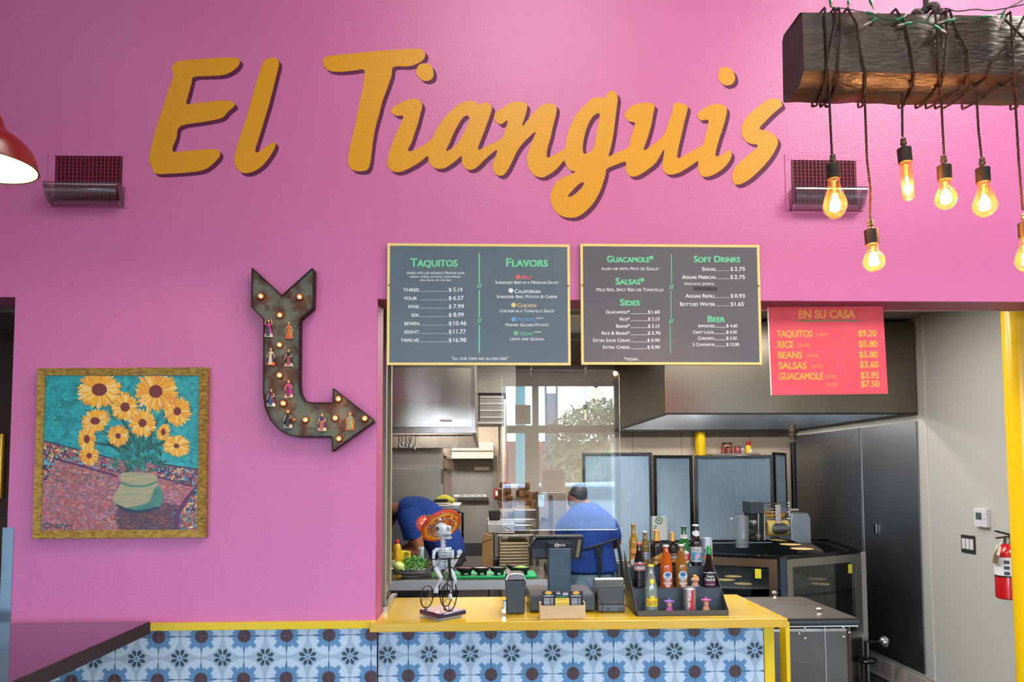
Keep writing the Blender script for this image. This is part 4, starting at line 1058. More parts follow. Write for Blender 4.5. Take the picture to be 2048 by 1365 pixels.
for i in range(nx + 1):
    x = xl + 2.4 * i / nx
    for k, (y, z) in enumerate(sec):
        j = .0022
        vs.append((x if i else x + (0.004 if k in (0, 1, 7) else 0), y + rb.uniform(-j, j), z + rb.uniform(-j, j)))
m_ = len(sec)
for i in range(nx):
    for k in range(m_): fs.append((i * m_ + k, i * m_ + (k + 1) % m_, (i + 1) * m_ + (k + 1) % m_, (i + 1) * m_ + k))
fs.append(tuple(nx * m_ + k for k in range(m_)))
MB().add(vs, fs).build('beam', BEAM, bm_, smooth=True)
MB().add([vs[k] for k in range(m_)], [tuple(range(m_))]).build('end_face', BEND, bm_)
KN = M('grey_rope', '#4a453f', .8, bump=(80, .6, .003))
cxk = at(1852, 10, YFc + .06).x
mb = MB()
for i, (dx, dz, r_, tl) in enumerate(((-.02, .02, .022, .5), (.018, .022, .024, -.4), (0, .03, .03, 1.2), (-.008, .012, .02, .1), (.02, .01, .018, .9))):
    ring = [Vector((r_ * math.cos(a / 16 * 6.2832), r_ * .8 * math.sin(a / 16 * 6.2832), 0)) for a in range(16)]
    rm = Matrix.Rotation(tl, 3, 'X') @ Matrix.Rotation(tl * 1.7, 3, 'Y')
    mb.tube([Vector((cxk + dx, YFc + .06, zt_ + dz)) + rm @ v for v in ring], .011, 8, closed=True)
mb.cyl((cxk, YFc + .06, zt_ + .04), (cxk, YFc + .06, 5.19), .008, n=8)
mb.build('hanging_rope', KN, bm_, smooth=True)
# twisted cords
CORD = M('cord_brown', '#4a3129', .7)
def cord(mb, pts, r=.0021, pitch=.016):
    """two strands twisted round a path"""
    pts = [Vector(p) for p in pts]; L = [0]
    for a, b in zip(pts, pts[1:]): L.append(L[-1] + (b - a).length)
    n = max(4, int(L[-1] / pitch * 6)); st = [[], []]; k = 0; ref = None
    for i in range(n + 1):
        s = L[-1] * i / n
        while k < len(pts) - 2 and s > L[k + 1]: k += 1
        t = (s - L[k]) / max(L[k + 1] - L[k], 1e-6); p = pts[k].lerp(pts[k + 1], t); d = (pts[k + 1] - pts[k]).normalized()
        if ref is None: ref = d.orthogonal()
        u = (ref - d * ref.dot(d)); u = u.normalized() if u.length > 1e-4 else d.orthogonal().normalized(); w = d.cross(u)
        for q in (0, 1):
            a = s / pitch * 6.2832 + q * 3.1416
            st[q].append(p + (u * math.cos(a) + w * math.sin(a)) * r * .85)
    for q in (0, 1): mb.tube(st[q], r, 5)
e_ = .0062
def front(px, py):                                    # a point lying on the beam's surface at a photo pixel
    if py <= 22: p = at(px, 22, YFc - e_); return Vector((p.x, YFc - e_, zt_ + e_))
    if py <= 143: return at(px, py, YFc - e_)
    if py <= 174:
        t = (py - 143) / 31; return at(px, py, YFc + .032 * t - e_ * .7) - Vector((0, 0, e_ * .6))
    return atz(px, py, zb_ - e_)
def wrap(mb, pix, over=True, under=True):
    fine = []
    for a_, b_ in zip(pix, pix[1:]):
        n_ = max(1, int(math.hypot(b_[0] - a_[0], b_[1] - a_[1]) / 5)); fine += [(a_[0] + (b_[0] - a_[0]) * i_ / n_, a_[1] + (b_[1] - a_[1]) * i_ / n_) for i_ in range(n_)]
    pix = fine + [pix[-1]]
    pts = [front(*p) for p in pix]
    if over and pix[0][1] <= 24: pts = [Vector((pts[0].x - .01, YR_ - .02, zt_ + e_))] + pts
    if under:
        l = pts[-1]
        if l.y < YR_: pts.append(Vector((l.x - .008, YR_ + e_, zb_ - e_)))
        pts.append(Vector((pts[-1].x, YR_ + e_, zt_)))
    cord(mb, pts)
P4 = lambda u, v: (1540 + u / 4.014, v / 4.014)
P5 = lambda u, v: (1560 + u / 4.197, 240 + v / 4.197)
AMB = clear_mat('bulb_glass_amber', '#ffe0b4', .06, .03, .05, '#ffb878')
FIL = M('filament_glow', '#ffb050', 0.4, emit=30, emitcol='#ffc890'); FIL2 = M('filament_core', '#ffd9a0', .4, emit=60, emitcol='#ffc070')
SOCK = M('socket_bronze', '#4b443b', .5, metal=.7, var=(60, '#39332c')); CAP_ = M('cord_grip_brass', '#7a6c55', .4, metal=.8)
PR = {'teardrop': [(0, -.0), (.010, -.001), (.022, -.012), (.0305, -.032), (.032, -.048), (.026, -.075), (.018, -.105), (.0145, -.128), (.0145, -.135)],
      'round': [(0, 0), (.012, -.0), (.023, -.010), (.029, -.026), (.0285, -.040), (.022, -.058), (.0155, -.07), (.014, -.086), (.014, -.09)],
      'tube': [(0, 0), (.008, -.001), (.0135, -.006), (.0155, -.014), (.0155, -.05), (.0155, -.09), (.014, -.1), (.014, -.108)]}
# name, shape, socket centre top px, socket bottom py, bulb bottom py, cord pixels from beam to socket, tilt, label
BULBS = [('teardrop', (1666, 330), 443, [(1659, 211), (1661, 250), (1664, 308)], .02, 'long teardrop filament bulb in front of the right wall vent'),
         ('round', (1742, 460), 546, [(1730, 211), (1734, 320), (1741, 380), (1740, 446)], .06, 'lowest round filament bulb hanging beside the right wall vent'),
         ('tube', (1808, 297), 409, [(1805, 213), (1805, 273)], .06, 'slim tube filament bulb, highest of the row under the beam'),
         ('round', (1888, 332), 423, [(1883, 213), (1885, 250), (1888, 308)], .02, 'round filament bulb between the tube bulb and a teardrop bulb'),
         ('teardrop', (1965, 337), 440, [(1954, 214), (1957, 260), (1963, 314)], .02, 'teardrop filament bulb right of the high round bulb'),
         ('teardrop', (2050, 446), 550, [(2031, 215), (2038, 330), (2045, 420)], .02, 'teardrop filament bulb cut by the right edge of the photo')]
WR = {0: [[P4(440, 68), P4(455, 300), P4(465, 560), P4(478, 720), P4(478, 850)]],
      1: [[P4(625, 70), P4(700, 200), P4(730, 420), P4(770, 600), P4(760, 720), P4(745, 850)]],
      2: [[P4(1010, 75), P4(1080, 180), P4(1130, 380), P4(1160, 570), P4(1140, 720), P4(1070, 855)]],
      3: [[P4(1325, 80), P4(1345, 300), P4(1360, 600), P4(1372, 740), P4(1375, 850)]],
      4: [[P4(1440, 75), P4(1480, 200), P4(1590, 420), P4(1600, 560), P4(1540, 720), P4(1300, 850)]],
      5: [[P4(1930, 95), P4(1945, 300), P4(1960, 600), P4(1980, 760), P4(1985, 860)]]}
WX = {0: [[P4(520, 70), P4(530, 170), P4(480, 400), P4(455, 560), P4(430, 700), P4(375, 845)], [P4(555, 70), P4(573, 220), P4(550, 480), P4(550, 620), P4(500, 780)]],
      3: [[P4(1415, 85), P4(1415, 300), P4(1400, 560), P4(1370, 680), P4(1240, 830)]],
      5: [[P4(2040, 130), P4(1960, 290), P4(1800, 470), P4(1740, 620), P4(1560, 760), P4(1430, 850)], [P4(2050, 520), P4(1960, 620), P4(1780, 740), P4(1600, 850)],
          [P4(1890, 160), P4(2050, 320)]]}
YBu = YFc + .062
for i, (shp, (sx_, sy_), bb, cpx, tilt, lab) in enumerate(BULBS):
    s0 = at(sx_, sy_, YBu); t = thing('pendant_bulb', lab, 'light bulb', s0, 'filament bulbs hanging from the timber beam')
    mb = MB()
    pts = [at(px, py, YBu) for px, py in cpx]; pts[0].z = zb_ - .002
    cord(mb, pts)
    for w_ in WR[i]: wrap(mb, w_)
    for w_ in WX.get(i, []): wrap(mb, w_, under=w_[-1][1] > 170)
    a = mb.build('cord', CORD, t, smooth=True)
    if i in WX: a['kind'] = 'stuff' if False else 'thing'
    rot = Matrix.Rotation(-tilt, 3, 'Y')
    kk = ppm(YBu)
    MB().lathe([(.004, .030), (.0075, .028), (.0075, .021), (.006, .02), (.0085, .018), (.0085, .011), (.006, .009), (.007, .004), (.012, 0)], s0, 18, mat=rot).build('cord_grip', CAP_, t, smooth=True)
    MB().lathe([(.0175, 0), (.019, -.0015), (.0185, -.008), (.0185, -.041), (.017, -.042)], s0, 24, mat=rot).lathe([(.0, .001), (.0175, .0)], s0, 24, mat=rot).build('socket', SOCK, t, smooth=True)
    hb = (bb - sy_) / kk - .042          # bulb height
    pr_ = PR[shp]; sc = hb / -pr_[-1][1]; base = s0 + rot @ Vector((0, 0, -.042))
    prof = [(r, -hb - z * sc) for r, z in smooth_pts(pr_, 3, False)]
    MB().lathe(prof, base, 24, mat=rot).build('glass', AMB, t, smooth=True)
    mb = MB(); n = 6 if shp != 'tube' else 4; rr_ = .013 if shp != 'tube' else .006
    for k in range(n):
        a0 = 6.2832 * k / n; a1 = a0 + 6.2832 / n * .5
        lo, hi = -hb * .80, -hb * .38
        mb.tube([base + rot @ Vector((rr_ * .45 * math.cos(a0), rr_ * .45 * math.sin(a0), hi)), base + rot @ Vector((rr_ * math.cos(a1), rr_ * math.sin(a1), lo))], .0013, 5)
    mb.build('filament', FIL, t)
    MB().cyl(base + rot @ Vector((0, 0, -.004)), base + rot @ Vector((0, 0, -hb * .36)), .0045, .003, n=10).build('stem', M('glass_stem', '#d8a060', .3, emit=1.2), t)
    l = bpy.data.lights.new('bulb_light', 'POINT'); l.energy = BULB_POWER; l.color = (1, .55, .25); l.shadow_soft_size = .015
    o = bpy.data.objects.new('bulb_light', l); COL.objects.link(o); o.location = base + rot @ Vector((0, 0, -hb * .6))
# fairy lights
GRN = M('fairy_wire_green', '#1f5a3c', .45); GRS = M('fairy_socket_green', '#2f8a5a', .4); LMP = M('fairy_lamp', '#e8c8b8', .2, spec=.6)
fl = thing('fairy_light_string', 'green fairy light string draped over the top of the timber beam', 'string lights', at(1800, 40, YFc - .01))
q4 = lambda u, v: at(*P4(u, v), YFc - .012)
path = [(480, 30), (500, 60), (620, 70), (700, 90), (820, 110), (900, 150), (1010, 165), (1080, 190), (1180, 180), (1260, 185), (1330, 205), (1400, 180), (1500, 160), (1620, 150), (1740, 130), (1860, 110), (1900, 70), (1980, 30), (2060, -20)]
MB().tube([q4(*p) for p in smooth_pts(path, 4, False)], .0016, 6).build('wire', GRN, fl, smooth=True)
MB().tube([q4(*p) for p in smooth_pts([(1370, 75), (1420, 68), (1500, 90), (1650, 75), (1760, 85), (1900, 65), (2060, 30)], 4, False)], .0016, 6).build('wire', M('fairy_wire_brown', '#2f3a30', .5), fl, smooth=True)
for (a, b, c_) in (((770, 100), (830, 112), (880, 100)), ((1010, 165), (1070, 140), (1120, 100)), ((860, 150), (810, 178), (750, 205)), ((1135, 185), (1075, 195), (1020, 203)), ((1480, 160), (1400, 172), (1340, 188)),
                   ((1315, 205), (1370, 240), (1418, 265)), ((1700, 135), (1770, 130), (1835, 128)), ((1880, 90), (1855, 150), (1830, 235)), ((628, 5), (630, 35), (632, 62)), ((480, -10), (490, 30), (500, 60)), ((800, -5), (820, 40), (835, 75))):
    A, B_, C_ = q4(*a), q4(*b), q4(*c_)
    s_ = MB().tube([A, A.lerp(B_, .3), B_], [.003, .0042, .0038], 8).build('lamp_socket', GRS, fl, smooth=True)
    MB().tube([B_, B_.lerp(C_, .7), C_], [.0028, .0026, .0006], 8).build('lamp', LMP, s_, smooth=True)

# ------------------------------------------------------------------ red dome lamp at the left edge
cL = at(-30, 333, -1.07); zr = cL.z
rl = thing('dome_pendant', 'red enamel dome pendant lamp with glowing cream inside at the left edge', 'lamp', (cL.x, cL.y, zr))
pr_ = [(.160, 0), (.158, .012), (.150, .045), (.135, .075), (.105, .105), (.075, .125), (.055, .15), (.045, .18), (.03, .2), (.012, .205)]
pr_ = smooth_pts(pr_, 3, False)
MB().lathe(pr_, (cL.x, cL.y, zr), 48, caps=False).build('shade', M('red_enamel', '#7a1410', .3, spec=.5), rl, smooth=True)
MB().lathe([(r * .97, z * .97 + .001) for r, z in pr_], (cL.x, cL.y, zr), 48, caps=False).build('shade_lining', M('cream_lining', '#f2dcb8', .5), rl, smooth=True)
MB().tube([(cL.x + .16 * math.cos(i / 40 * 6.2832), cL.y + .16 * math.sin(i / 40 * 6.2832), zr) for i in range(40)], .0016, 6, closed=True).build('rim', BLACKM, rl)
MB().cyl((cL.x, cL.y, zr + .2), (cL.x, cL.y, 5.19), .004, n=8).build('cord', BLACKM, rl)
MB().ball((cL.x, cL.y, zr + .07), .03).build('bulb', M('lamp_bulb', '#ffd9a0', .4, emit=8), rl, smooth=True)
l = bpy.data.lights.new('dome_light', 'POINT'); l.energy = 3.2; l.color = (1, .72, .42); l.shadow_soft_size = .031
o = bpy.data.objects.new('dome_light', l); COL.objects.link(o); o.location = (cL.x, cL.y, zr + .07 - .04)
# ------------------------------------------------------------------ left hood with access door
HY = 1.55
hx1 = at(951, 800, HY).x; hz = at(870, 863, HY).z; hz1 = ZC - .02
hd = thing('exhaust_hood', 'stainless exhaust hood with hinged access door at the left of the kitchen', 'hood', ((hx1 - 1.0) , HY + .6, hz))
hx0 = XL - .6; HB = 4.9
MB().box(hx0, hx1, HY, HY + .03, hz, hz1).box(hx1 - .03, hx1, HY + .03, HB, hz, hz1).box(hx0, hx1 - .03, HB - .03, HB, hz, hz1).box(hx0, hx1 - .03, HY + .03, HB - .03, hz1 - .02, hz1).build('body', SS, hd, bevel=.003)
da, db, dzb, dzt = hx0 + .02, hx1 - .03, at(870, 855, HY).z, at(870, 737, HY).z; dm = MB(); nd_ = 48; g_ = []
for i in range(nd_ + 1):
    u_ = i / nd_; yb_ = HY - .014 - .016 * (1 - (2 * u_ - 1) ** 2) - .0016 * math.sin(u_ * 17)
    g_ += [(da + (db - da) * u_, yb_, dzb), (da + (db - da) * u_, yb_, dzt)]
dm.add(g_, [(2 * i, 2 * i + 2, 2 * i + 3, 2 * i + 1) for i in range(nd_)])
dm.box(da, da + .003, HY - .014, HY, dzb, dzt).box(db - .003, db, HY - .014, HY, dzb, dzt)
dm.build('door', M('stainless_bright', '#cfc8bd', .25, 1.0, stretch=(1, 1, .08), bump=(2.5, .06, .01)), hd, smooth=True)
MB().box(hx0, hx1 + .004, HY - .006, HY + .03, hz - .012, hz + .004).build('bottom_rail', SS, hd)
a = at(881, 842, HY); b = at(904, 842, HY)
MB().tube([(a.x, HY - .012, a.z), (a.x, HY - .06, a.z), (b.x, HY - .06, b.z), (b.x, HY - .012, b.z)], .006, 8).build('handle', CHROME, hd, smooth=True)
for x, y in HOOD_LAMPS_LEFT:
    MB().ball((x, y, ZC - .14), .06, .06, .05, 16, 8).build('hood_lamp', M('hood_lamp_glass', '#fff0d8', .4, emit=10), hd, smooth=True)
    li = bpy.data.lights.new('hood_light', 'POINT'); li.energy = 16; li.color = (1, .95, .88); li.shadow_soft_size = .05
    o = bpy.data.objects.new('hood_light', li); COL.objects.link(o); o.location = (x, y, ZC - .24)
ut = ((797, 872, 892), (803, 874, 888), (811, 873, 890), (818, 875, 893), (824, 872, 891), (833, 868, 896))
MB().cyl((hx0, 2.2, hz + .004), (hx1 - .03, 2.2, hz + .004), .006, n=8).build('utensil_rail', CHROME, hd)
for i, (px, pa, pb) in enumerate(ut):
    Y = 2.2; A = at(px, pa, Y); B_ = at(px + (6 if i < 4 else 0) - 4, pb, Y)
    t = thing('hanging_utensil', 'steel utensil hanging under the left hood, ' + ['leftmost', 'second from left', 'third from left', 'fourth from left', 'fifth from left', 'rightmost, longest'][i], 'utensil', (A.x, Y, B_.z), 'utensils under the left hood')
    MB().tube([A, B_], .004, 6).tube([A, (A.x, Y, hz)], .0015, 5).build('handle', CHROME, t, smooth=True)
    MB().ball(B_, .014, .006, .02).build('head', CHROME, t, smooth=True)
# duct box and filter bank beyond the hood
MB_ = MB
t = thing('duct_box', 'stainless duct box with dark louver bank right of the left hood', 'duct', (at(990, 790, 3.7).x, 3.9, at(990, 787, 3.7).z))
MB().pbox(956, 1032, 700, 787, 3.7, .6).build('casing', M('duct_steel', '#8f8a82', .42, 1.0), t, bevel=.004)
MB().pbox(955, 1008, 789, 845, 3.8, .5).build('filter_back', SSD, t)
for k in range(4): MB().pbox(956, 1007, 793 + k * 13.5, 796 + k * 13.5, 3.78, .02).build('louver', STEEL, t)
MB().pbox(953, 1009, 844, 848, 3.76, .5).build('ledge', STEEL, t)
MB().pbox(954, 960, 789, 845, 3.77, .03).build('filter_rail', M('hood_rail', '#4a4540', .4, 1.0), t)
# stainless wall panels behind worker one
t = thing('steel_wall_panel', 'flat grey steel wall panel under the left hood', 'wall panel', (at(830, 950, 5.1).x, 5.1, 0))
MB().box(at(700, 950, 5.1).x, at(882, 950, 5.1).x, 5.1, 5.13, 0, at(830, 938, 5.1).z).build('lower_sheet', M('steel_wall_sheet', '#a3a49c', .38, .85, rvar=(2, .06)), t)
MB().box(at(700, 950, 5.1).x, at(882, 950, 5.1).x, 5.1, 5.13, at(830, 937.5, 5.1).z, ZC - .06).build('upper_sheet', M('steel_wall_sheet', '#a3a49c'), t)
MB().box(at(881, 950, 5.1).x, at(886, 950, 5.1).x, 5.07, 5.13, 0, ZC - .06).build('corner_post', STEEL, t)
t = thing('door_leaf_steel', 'brown-grey steel refrigerator side beside the corridor', 'refrigerator', (at(886, 950, 5.2).x + .05, 6, 0))
xs = at(888, 950, 5.2).x
MB().box(xs - .2, xs, 5.2, 7.2, 0, 1.98).build('side', M('steel_side_brown', '#8c7c70', .35, .8), t)
for z in (1.93, 1.78): MB().box(xs, xs + .02, 5.25, 6.9, z - .02, z + .012).build('rail', BLACK, t)
MB().pbox(882, 886, 938, 968, 5.05, .03).build('hinge', CHROME, t)
# corridor end: door, air curtain
YD = 7.8
dx0, dx1 = at(872, 950, YD).x, at(985, 950, YD).x; dz = at(930, 921, YD).z
d = thing('door_1', 'grey exit door with push bar at the end of the kitchen corridor', None, ((dx0 + dx1) / 2, YD - .05, 0)); d['kind'] = 'structure'
MB().box(dx0, dx1, YD - .05, YD - .001, 0, dz).build('leaf', M('door_grey', '#87837f', .5, var=(3, '#7c7874')), d)
MB().box(dx1, dx1 + .07, YD - .07, YD - .001, 0, dz + .06).box(dx0, dx1, YD - .07, YD - .001, dz, dz + .06).build('frame', M('door_frame_grey', '#726e6a', .5), d)
MB().pbox(915, 977, 996, 1002, YD - .12, .06).build('push_bar', M('bar_grey', '#5b5856', .35, .8), d)
MB().pbox(908, 972, 990, 994.5, YD - .055, .003).build('warning_strip', WHITE, d)
mb = MB()
for k in range(26): 
    if k % 7: mb.pbox(916 + k * 2.0, 917.3 + k * 2.0, 991, 993.5, YD - .057, .001)
o = mb.build('strip_lettering', BLACK, d); o['kind'] = 'stuff'
MB().pbox(905, 984, 1087, 1112, YD - .056, .004).build('kick_plate', CHROME, d)
MB().pbox(949, 979, 934, 941, YD - .1, .05).build('closer', M('closer_beige', '#c9c3b8', .5), d)
t = thing('air_curtain', 'beige perforated air curtain box mounted over the grey exit door', 'air curtain', at(945, 918, 7.4))
MB().pbox(903, 987, 886, 918, 7.45, .3).build('housing', M('curtain_beige', '#d8cdbd', .5), t, bevel=.01)
mb = MB()
for r_ in range(5):
    for k in range(20): mb.pbox(912 + k * 3.6 + (r_ % 2) * 1.8, 913.6 + k * 3.6 + (r_ % 2) * 1.8, 888.5 + r_ * 2.4, 889.8 + r_ * 2.4, 7.447, .001)
    for k in range(20): mb.pbox(912 + k * 3.6 + (r_ % 2) * 1.8, 913.6 + k * 3.6 + (r_ % 2) * 1.8, 904 + r_ * 2.4, 905.3 + r_ * 2.4, 7.447, .001)
o = mb.build('perforation', M('hole_brown', '#8a7d6e', .8), t); o['kind'] = 'stuff'
MB().pbox(903, 986, 900.5, 902.5, 7.43, .02).build('seam', STEEL, t)
t = thing('fire_alarm', 'small red wall alarm box beside the exit door frame', 'alarm', at(993, 996, YB))
zf_ = at(996, 986, YB - .03)
MB().pbox(988, 999, 978, 996, 7.7, .09).build('box', M('alarm_red', '#a51c1c', .4), t)
MB().pbox(991, 996, 982, 992, 7.697, .003).build('plate', WHITE, t)
# ceiling ducts beige conduit on the corner
mb = MB(); p = at(999, 900, YB - .02)
mb.cyl((p.x, YB - .012, 1.0), (p.x, YB - .012, ZC - .01), .01, n=8)
tag(mb.build('conduit', M('conduit_beige', '#a3988a', .5), smooth=True), 'thin beige conduit running down the corridor corner', 'pipe')

# ------------------------------------------------------------------ reach-in counter, glove boxes
t = thing('reach_in_cooler', 'grey stainless reach-in cooler with black bar handle behind the bent worker', 'refrigerator', (at(895, 1100, 4.2).x, 4.5, 0))
cx0, cx1 = at(868, 1050, 4.2).x, at(916, 1050, 4.2).x; cz = at(900, 1010, 4.2).z
MB().box(cx0 - .6, cx1, 4.2, 4.85, 0, cz - .05).build('cabinet', M('cooler_steel', '#9aa6aa', .35, .8), t, bevel=.005)
MB().box(cx0 - .65, cx1 + .02, 4.15, 4.85, cz - .05, cz).build('worktop', SS, t, bevel=.006)
a = at(919, 1026, 4.15); b = at(919, 1090, 4.15)
MB().tube([(cx1, 4.2, a.z), (cx1 + .05, 4.12, a.z), (cx1 + .05, 4.12, b.z), (cx1, 4.2, b.z)], .013, 8).build('handle', BLACKG, t, smooth=True)
o = MB().tube(smooth_pts([at(872, 1001, 4.3), at(886, 997, 4.3), at(900, 1000, 4.3), at(908, 1004, 4.3)], 3, False), [.012, .02, .03, .035, .04, .035, .03, .03, .028, .02], 8).build('yellow_cloth', M('cloth_yellow', '#d8d046', .8), smooth=True)
tag(o, 'crumpled yellow cloth on the reach-in cooler top', 'cloth')
o = MB().pbox(868, 896, 999, 1006, 4.25, .2).build('tool_roll', BLACKM, bevel=.01); tag(o, 'low black tray lying beside the yellow cloth', 'tray')

# ------------------------------------------------------------------ prep table
TZ = at(950, 1161, 2.1).z; TY0, TY1 = 2.1, 2.95
tx0, tx1 = XL - 1.2, at(1108, 1160, TY0).x
pr = thing('prep_table', 'long stainless prep table behind the counter with molcajete bowls and herbs', 'table', ((tx0 + tx1) / 2, 2.5, 0))
MB().box(tx0, tx1, TY0, TY1, TZ - .075, TZ).build('worktop', SS, pr, bevel=.004)
MB().box(tx0, tx1, TY0 + .05, TY1, .3, .32).build('shelf', SSD, pr)
MB().box(tx0, tx1 + .001, TY0 - .003, TY0 - .0005, TZ - .072, TZ - .003).build('front_edge', M('edge_daylit', '#c4ced6', .5, .45), pr)  # pale bluish strip paints window daylight onto the front edge
for x in (tx0 + .3, at(860, 1200, 2.15).x, tx1 - .05):
    for y in (TY0 + .06, TY1 - .06): MB().cyl((x, y, 0), (x, y, TZ - .07), .02, n=12).build('leg', STEEL, pr, smooth=True)
o = MB().box(XL - .5, at(855, 1190, 2.3).x, 2.25, 2.9, .35, TZ - .16).build('undercounter_cooler', M('teal_black', '#22343c', .3)); tag(o, 'dark blue-black undercounter unit below the prep table', 'cabinet')
# second table behind (steel, with pans)
t2 = thing('steel_table', 'brown-toned steel worktop behind the molcajetes', 'table', (at(955, 1130, 3.5).x, 3.55, 0))
MB().box(at(922, 1120, 3.5).x, at(990, 1120, 3.5).x, 3.42, 3.67, .76, .8).build('worktop', M('steel_brown', '#8f7b66', .3, .9), t2, bevel=.004)
for x in (at(928, 1120, 3.4).x, at(984, 1120, 3.4).x):
    for y in (3.45, 3.64): MB().box(x - .02, x + .02, y - .02, y + .02, 0, .76).build('leg', STEEL, t2)
# cutting board + molcajetes
GB = M('board_green', '#0f9a5a', .5)
cby = 2.17
o = MB().box(at(905, 1150, cby).x, at(1074, 1150, cby).x, cby, 2.5, TZ, TZ + .018).build('cutting_board', GB, bevel=.004)
tag(o, 'green cutting board under the molcajete bowls', 'cutting board')
MC = M('molcajete_black', '#17191a', .75, bump=(150, .5, .003)); SAL = [M('salsa_red', '#5a1d12', .4, var=(90, '#8a3a22')), M('onion', '#c9c2b0', .5, var=(90, '#8f6a70')), M('salsa_green', '#4a5a2a', .5), M('guac', '#7f9a45', .6, bump=(80, 1, .01))]
for i, (px, pt_, w_, y, lab) in enumerate(((930, 1140, 36, 2.26, 'black molcajete bowl of red salsa, nearest the skeleton figurine'), (962, 1140, 34, 2.26, 'black molcajete bowl of onion, second from the skeleton figurine'),
        (996, 1140, 34, 2.26, 'black molcajete bowl third from the skeleton figurine'), (1042, 1141, 38, 2.26, 'black molcajete bowl of guacamole behind the napkin dispenser'), (1029, 1131, 34, 2.42, 'black bowl behind the guacamole molcajete'))):
    p = at(px, pt_, y); r = w_ / 2 / ppm(y); z0_ = TZ + .018
    t = thing('molcajete', lab, 'bowl', (p.x, y, z0_), 'molcajete bowls on the green board')
    h = max(p.z - z0_, .06)
    MB().lathe(smooth_pts([(.001, h * .28), (r * .5, h * .3), (r * .85, h * .6), (r, h * .96), (r * .97, h), (r * .86, h * .97), (r * .7, h * .8), (.001, h * .7)], 2, False), (p.x, y, z0_), 24).build('bowl', MC, t, smooth=True)
    for k in range(3):
        a = 1.57 + k * 2.094 + .5; q = Vector((p.x + r * .5 * math.cos(a), y + r * .5 * math.sin(a), z0_))
        MB().cyl(q, q + Vector((0, 0, h * .45)), r * .14, r * .2, n=10).build('leg', MC, t, smooth=True)
    MB().lathe([(.001, h * (.98 if i != 3 else 1.25)), (r * .4, h * (.96 if i != 3 else 1.1)), (r * .84, h * .9)], (p.x, y, z0_), 16).build('filling', SAL[(0, 1, 2, 3, 0)[i]], t, smooth=True)
# plate of cilantro and lime
PY = 2.36; p = at(824, 1146, PY); pr_r = 44 / ppm(PY)
t = thing('serving_plate', 'large white plate of cilantro on the prep table', 'plate', (p.x, PY, TZ))
MB().lathe(smooth_pts([(.08, 0), (.082, .012), (.14, .025), (pr_r * .92, .05), (pr_r, .062), (pr_r * .97, .062), (.14, .036), (.001, .03)], 2, False), (p.x, PY, TZ), 40, sy=.8).build('dish', M('plate_white', '#c9cfc4', .25), t, smooth=True)
MB().tube([(p.x + pr_r * math.cos(i / 40 * 6.2832), PY + .8 * pr_r * math.sin(i / 40 * 6.2832), TZ + .062) for i in range(40)], .004, 6, closed=True).build('rim', M('rim_navy', '#1a2340', .3), t, smooth=True)
def leaves(nm, label, px0, px1, py0, py1, Y, n, mats, seed, dep=.08, s0=.008, s1=.018):
    rr = random.Random(seed); mb = MB(); cxp, cyp = (px0 + px1) / 2, (py0 + py1) / 2
    for i in range(n):
        while True:
            a, b = rr.uniform(-1, 1), rr.uniform(-1, 1)
            if a * a + b * b < 1: break
        q = at(cxp + a * (px1 - px0) / 2, cyp + b * (py1 - py0) / 2, Y) + Vector((0, rr.uniform(-dep, dep) * math.sqrt(max(0, 1 - a * a - b * b)), 0))
        s = rr.uniform(s0, s1); u = Vector((rr.uniform(-1, 1), rr.uniform(-1, .2), rr.uniform(-.6, 1))).normalized(); w = u.orthogonal().normalized()
        k = rr.randrange(len(mats))
        mb.add([q, q + (u * .5 + w * .5) * s, q + u * s, q + (u * .5 - w * .5) * s], [(0, 1, 2, 3)], k)
    o = mb.build(nm, mats); tag(o, label, 'herbs'); o['kind'] = 'stuff'; return o
LG = [M('cilantro', '#3f8a22', .6), M('cilantro_light', '#6fb040', .6), M('cilantro_dark', '#1f5412', .6)]
leaves('cilantro', 'heap of fresh green cilantro on the white plate', 806, 855, 1113, 1146, PY, 900, LG, 1)
leaves('cilantro', 'loose cilantro sprigs by the plate edge', 862, 906, 1140, 1160, 2.25, 260, LG, 2, .04)
leaves('radish_tops', 'dark reddish greens at the right of the plate', 848, 872, 1125, 1144, PY, 220, [LG[2], M('radish', '#5a2c22', .6)], 3)
p2 = at(797, 1134, PY - .1)
o = MB().ball(p2, .045, .045, .038, 20, 14).build('lime_half', M('lime_pale', '#c3d67a', .35, bump=(40, .4, .004)), smooth=True); tag(o, 'pale green lime half on the plate beside the cilantro', 'lime')
# oil bottle, yellow rag, towel
Y = 2.55; b0 = at(794, 1125, Y); rB = 8.5 / ppm(Y)
t = thing('oil_bottle', 'yellow oil bottle with red cap behind the lime', 'bottle', (b0.x, Y, TZ))
hB = at(794, 1086, Y).z - TZ
MB().lathe([(rB, 0), (rB, hB * .8), (rB * .8, hB * .92), (rB * .35, hB)], (b0.x, Y, TZ), 20).build('body', M('oil_yellow_plastic', '#d9a90c', .2), t, smooth=True)
MB().lathe([(rB * .55, hB * .97), (rB * .5, hB * 1.06), (rB * .3, hB * 1.1), (.001, hB * 1.12)], (b0.x, Y, TZ), 14).build('cap', M('cap_red', '#b02020', .3), t, smooth=True)
MB().box(b0.x - rB * 1.05, b0.x - rB * .2, Y - rB * 1.01, Y - rB * .8, TZ + hB * .05, TZ + hB * .45).build('label', M('label_cream', '#d8d4b8', .5), t)
mb = MB(); rr = random.Random(2); g = []
for i in range(7):
    for j in range(7):
        q = at(785 + i * 6, 1098 + j * 5.5 + i * 1.2, 2.68); g.append((q.x, 2.68 + rr.uniform(-.02, .02) + .02 * math.sin(i * 2), q.z))
mb.add(g, [(i * 7 + j, i * 7 + j + 1, (i + 1) * 7 + j + 1, (i + 1) * 7 + j) for i in range(6) for j in range(6)])
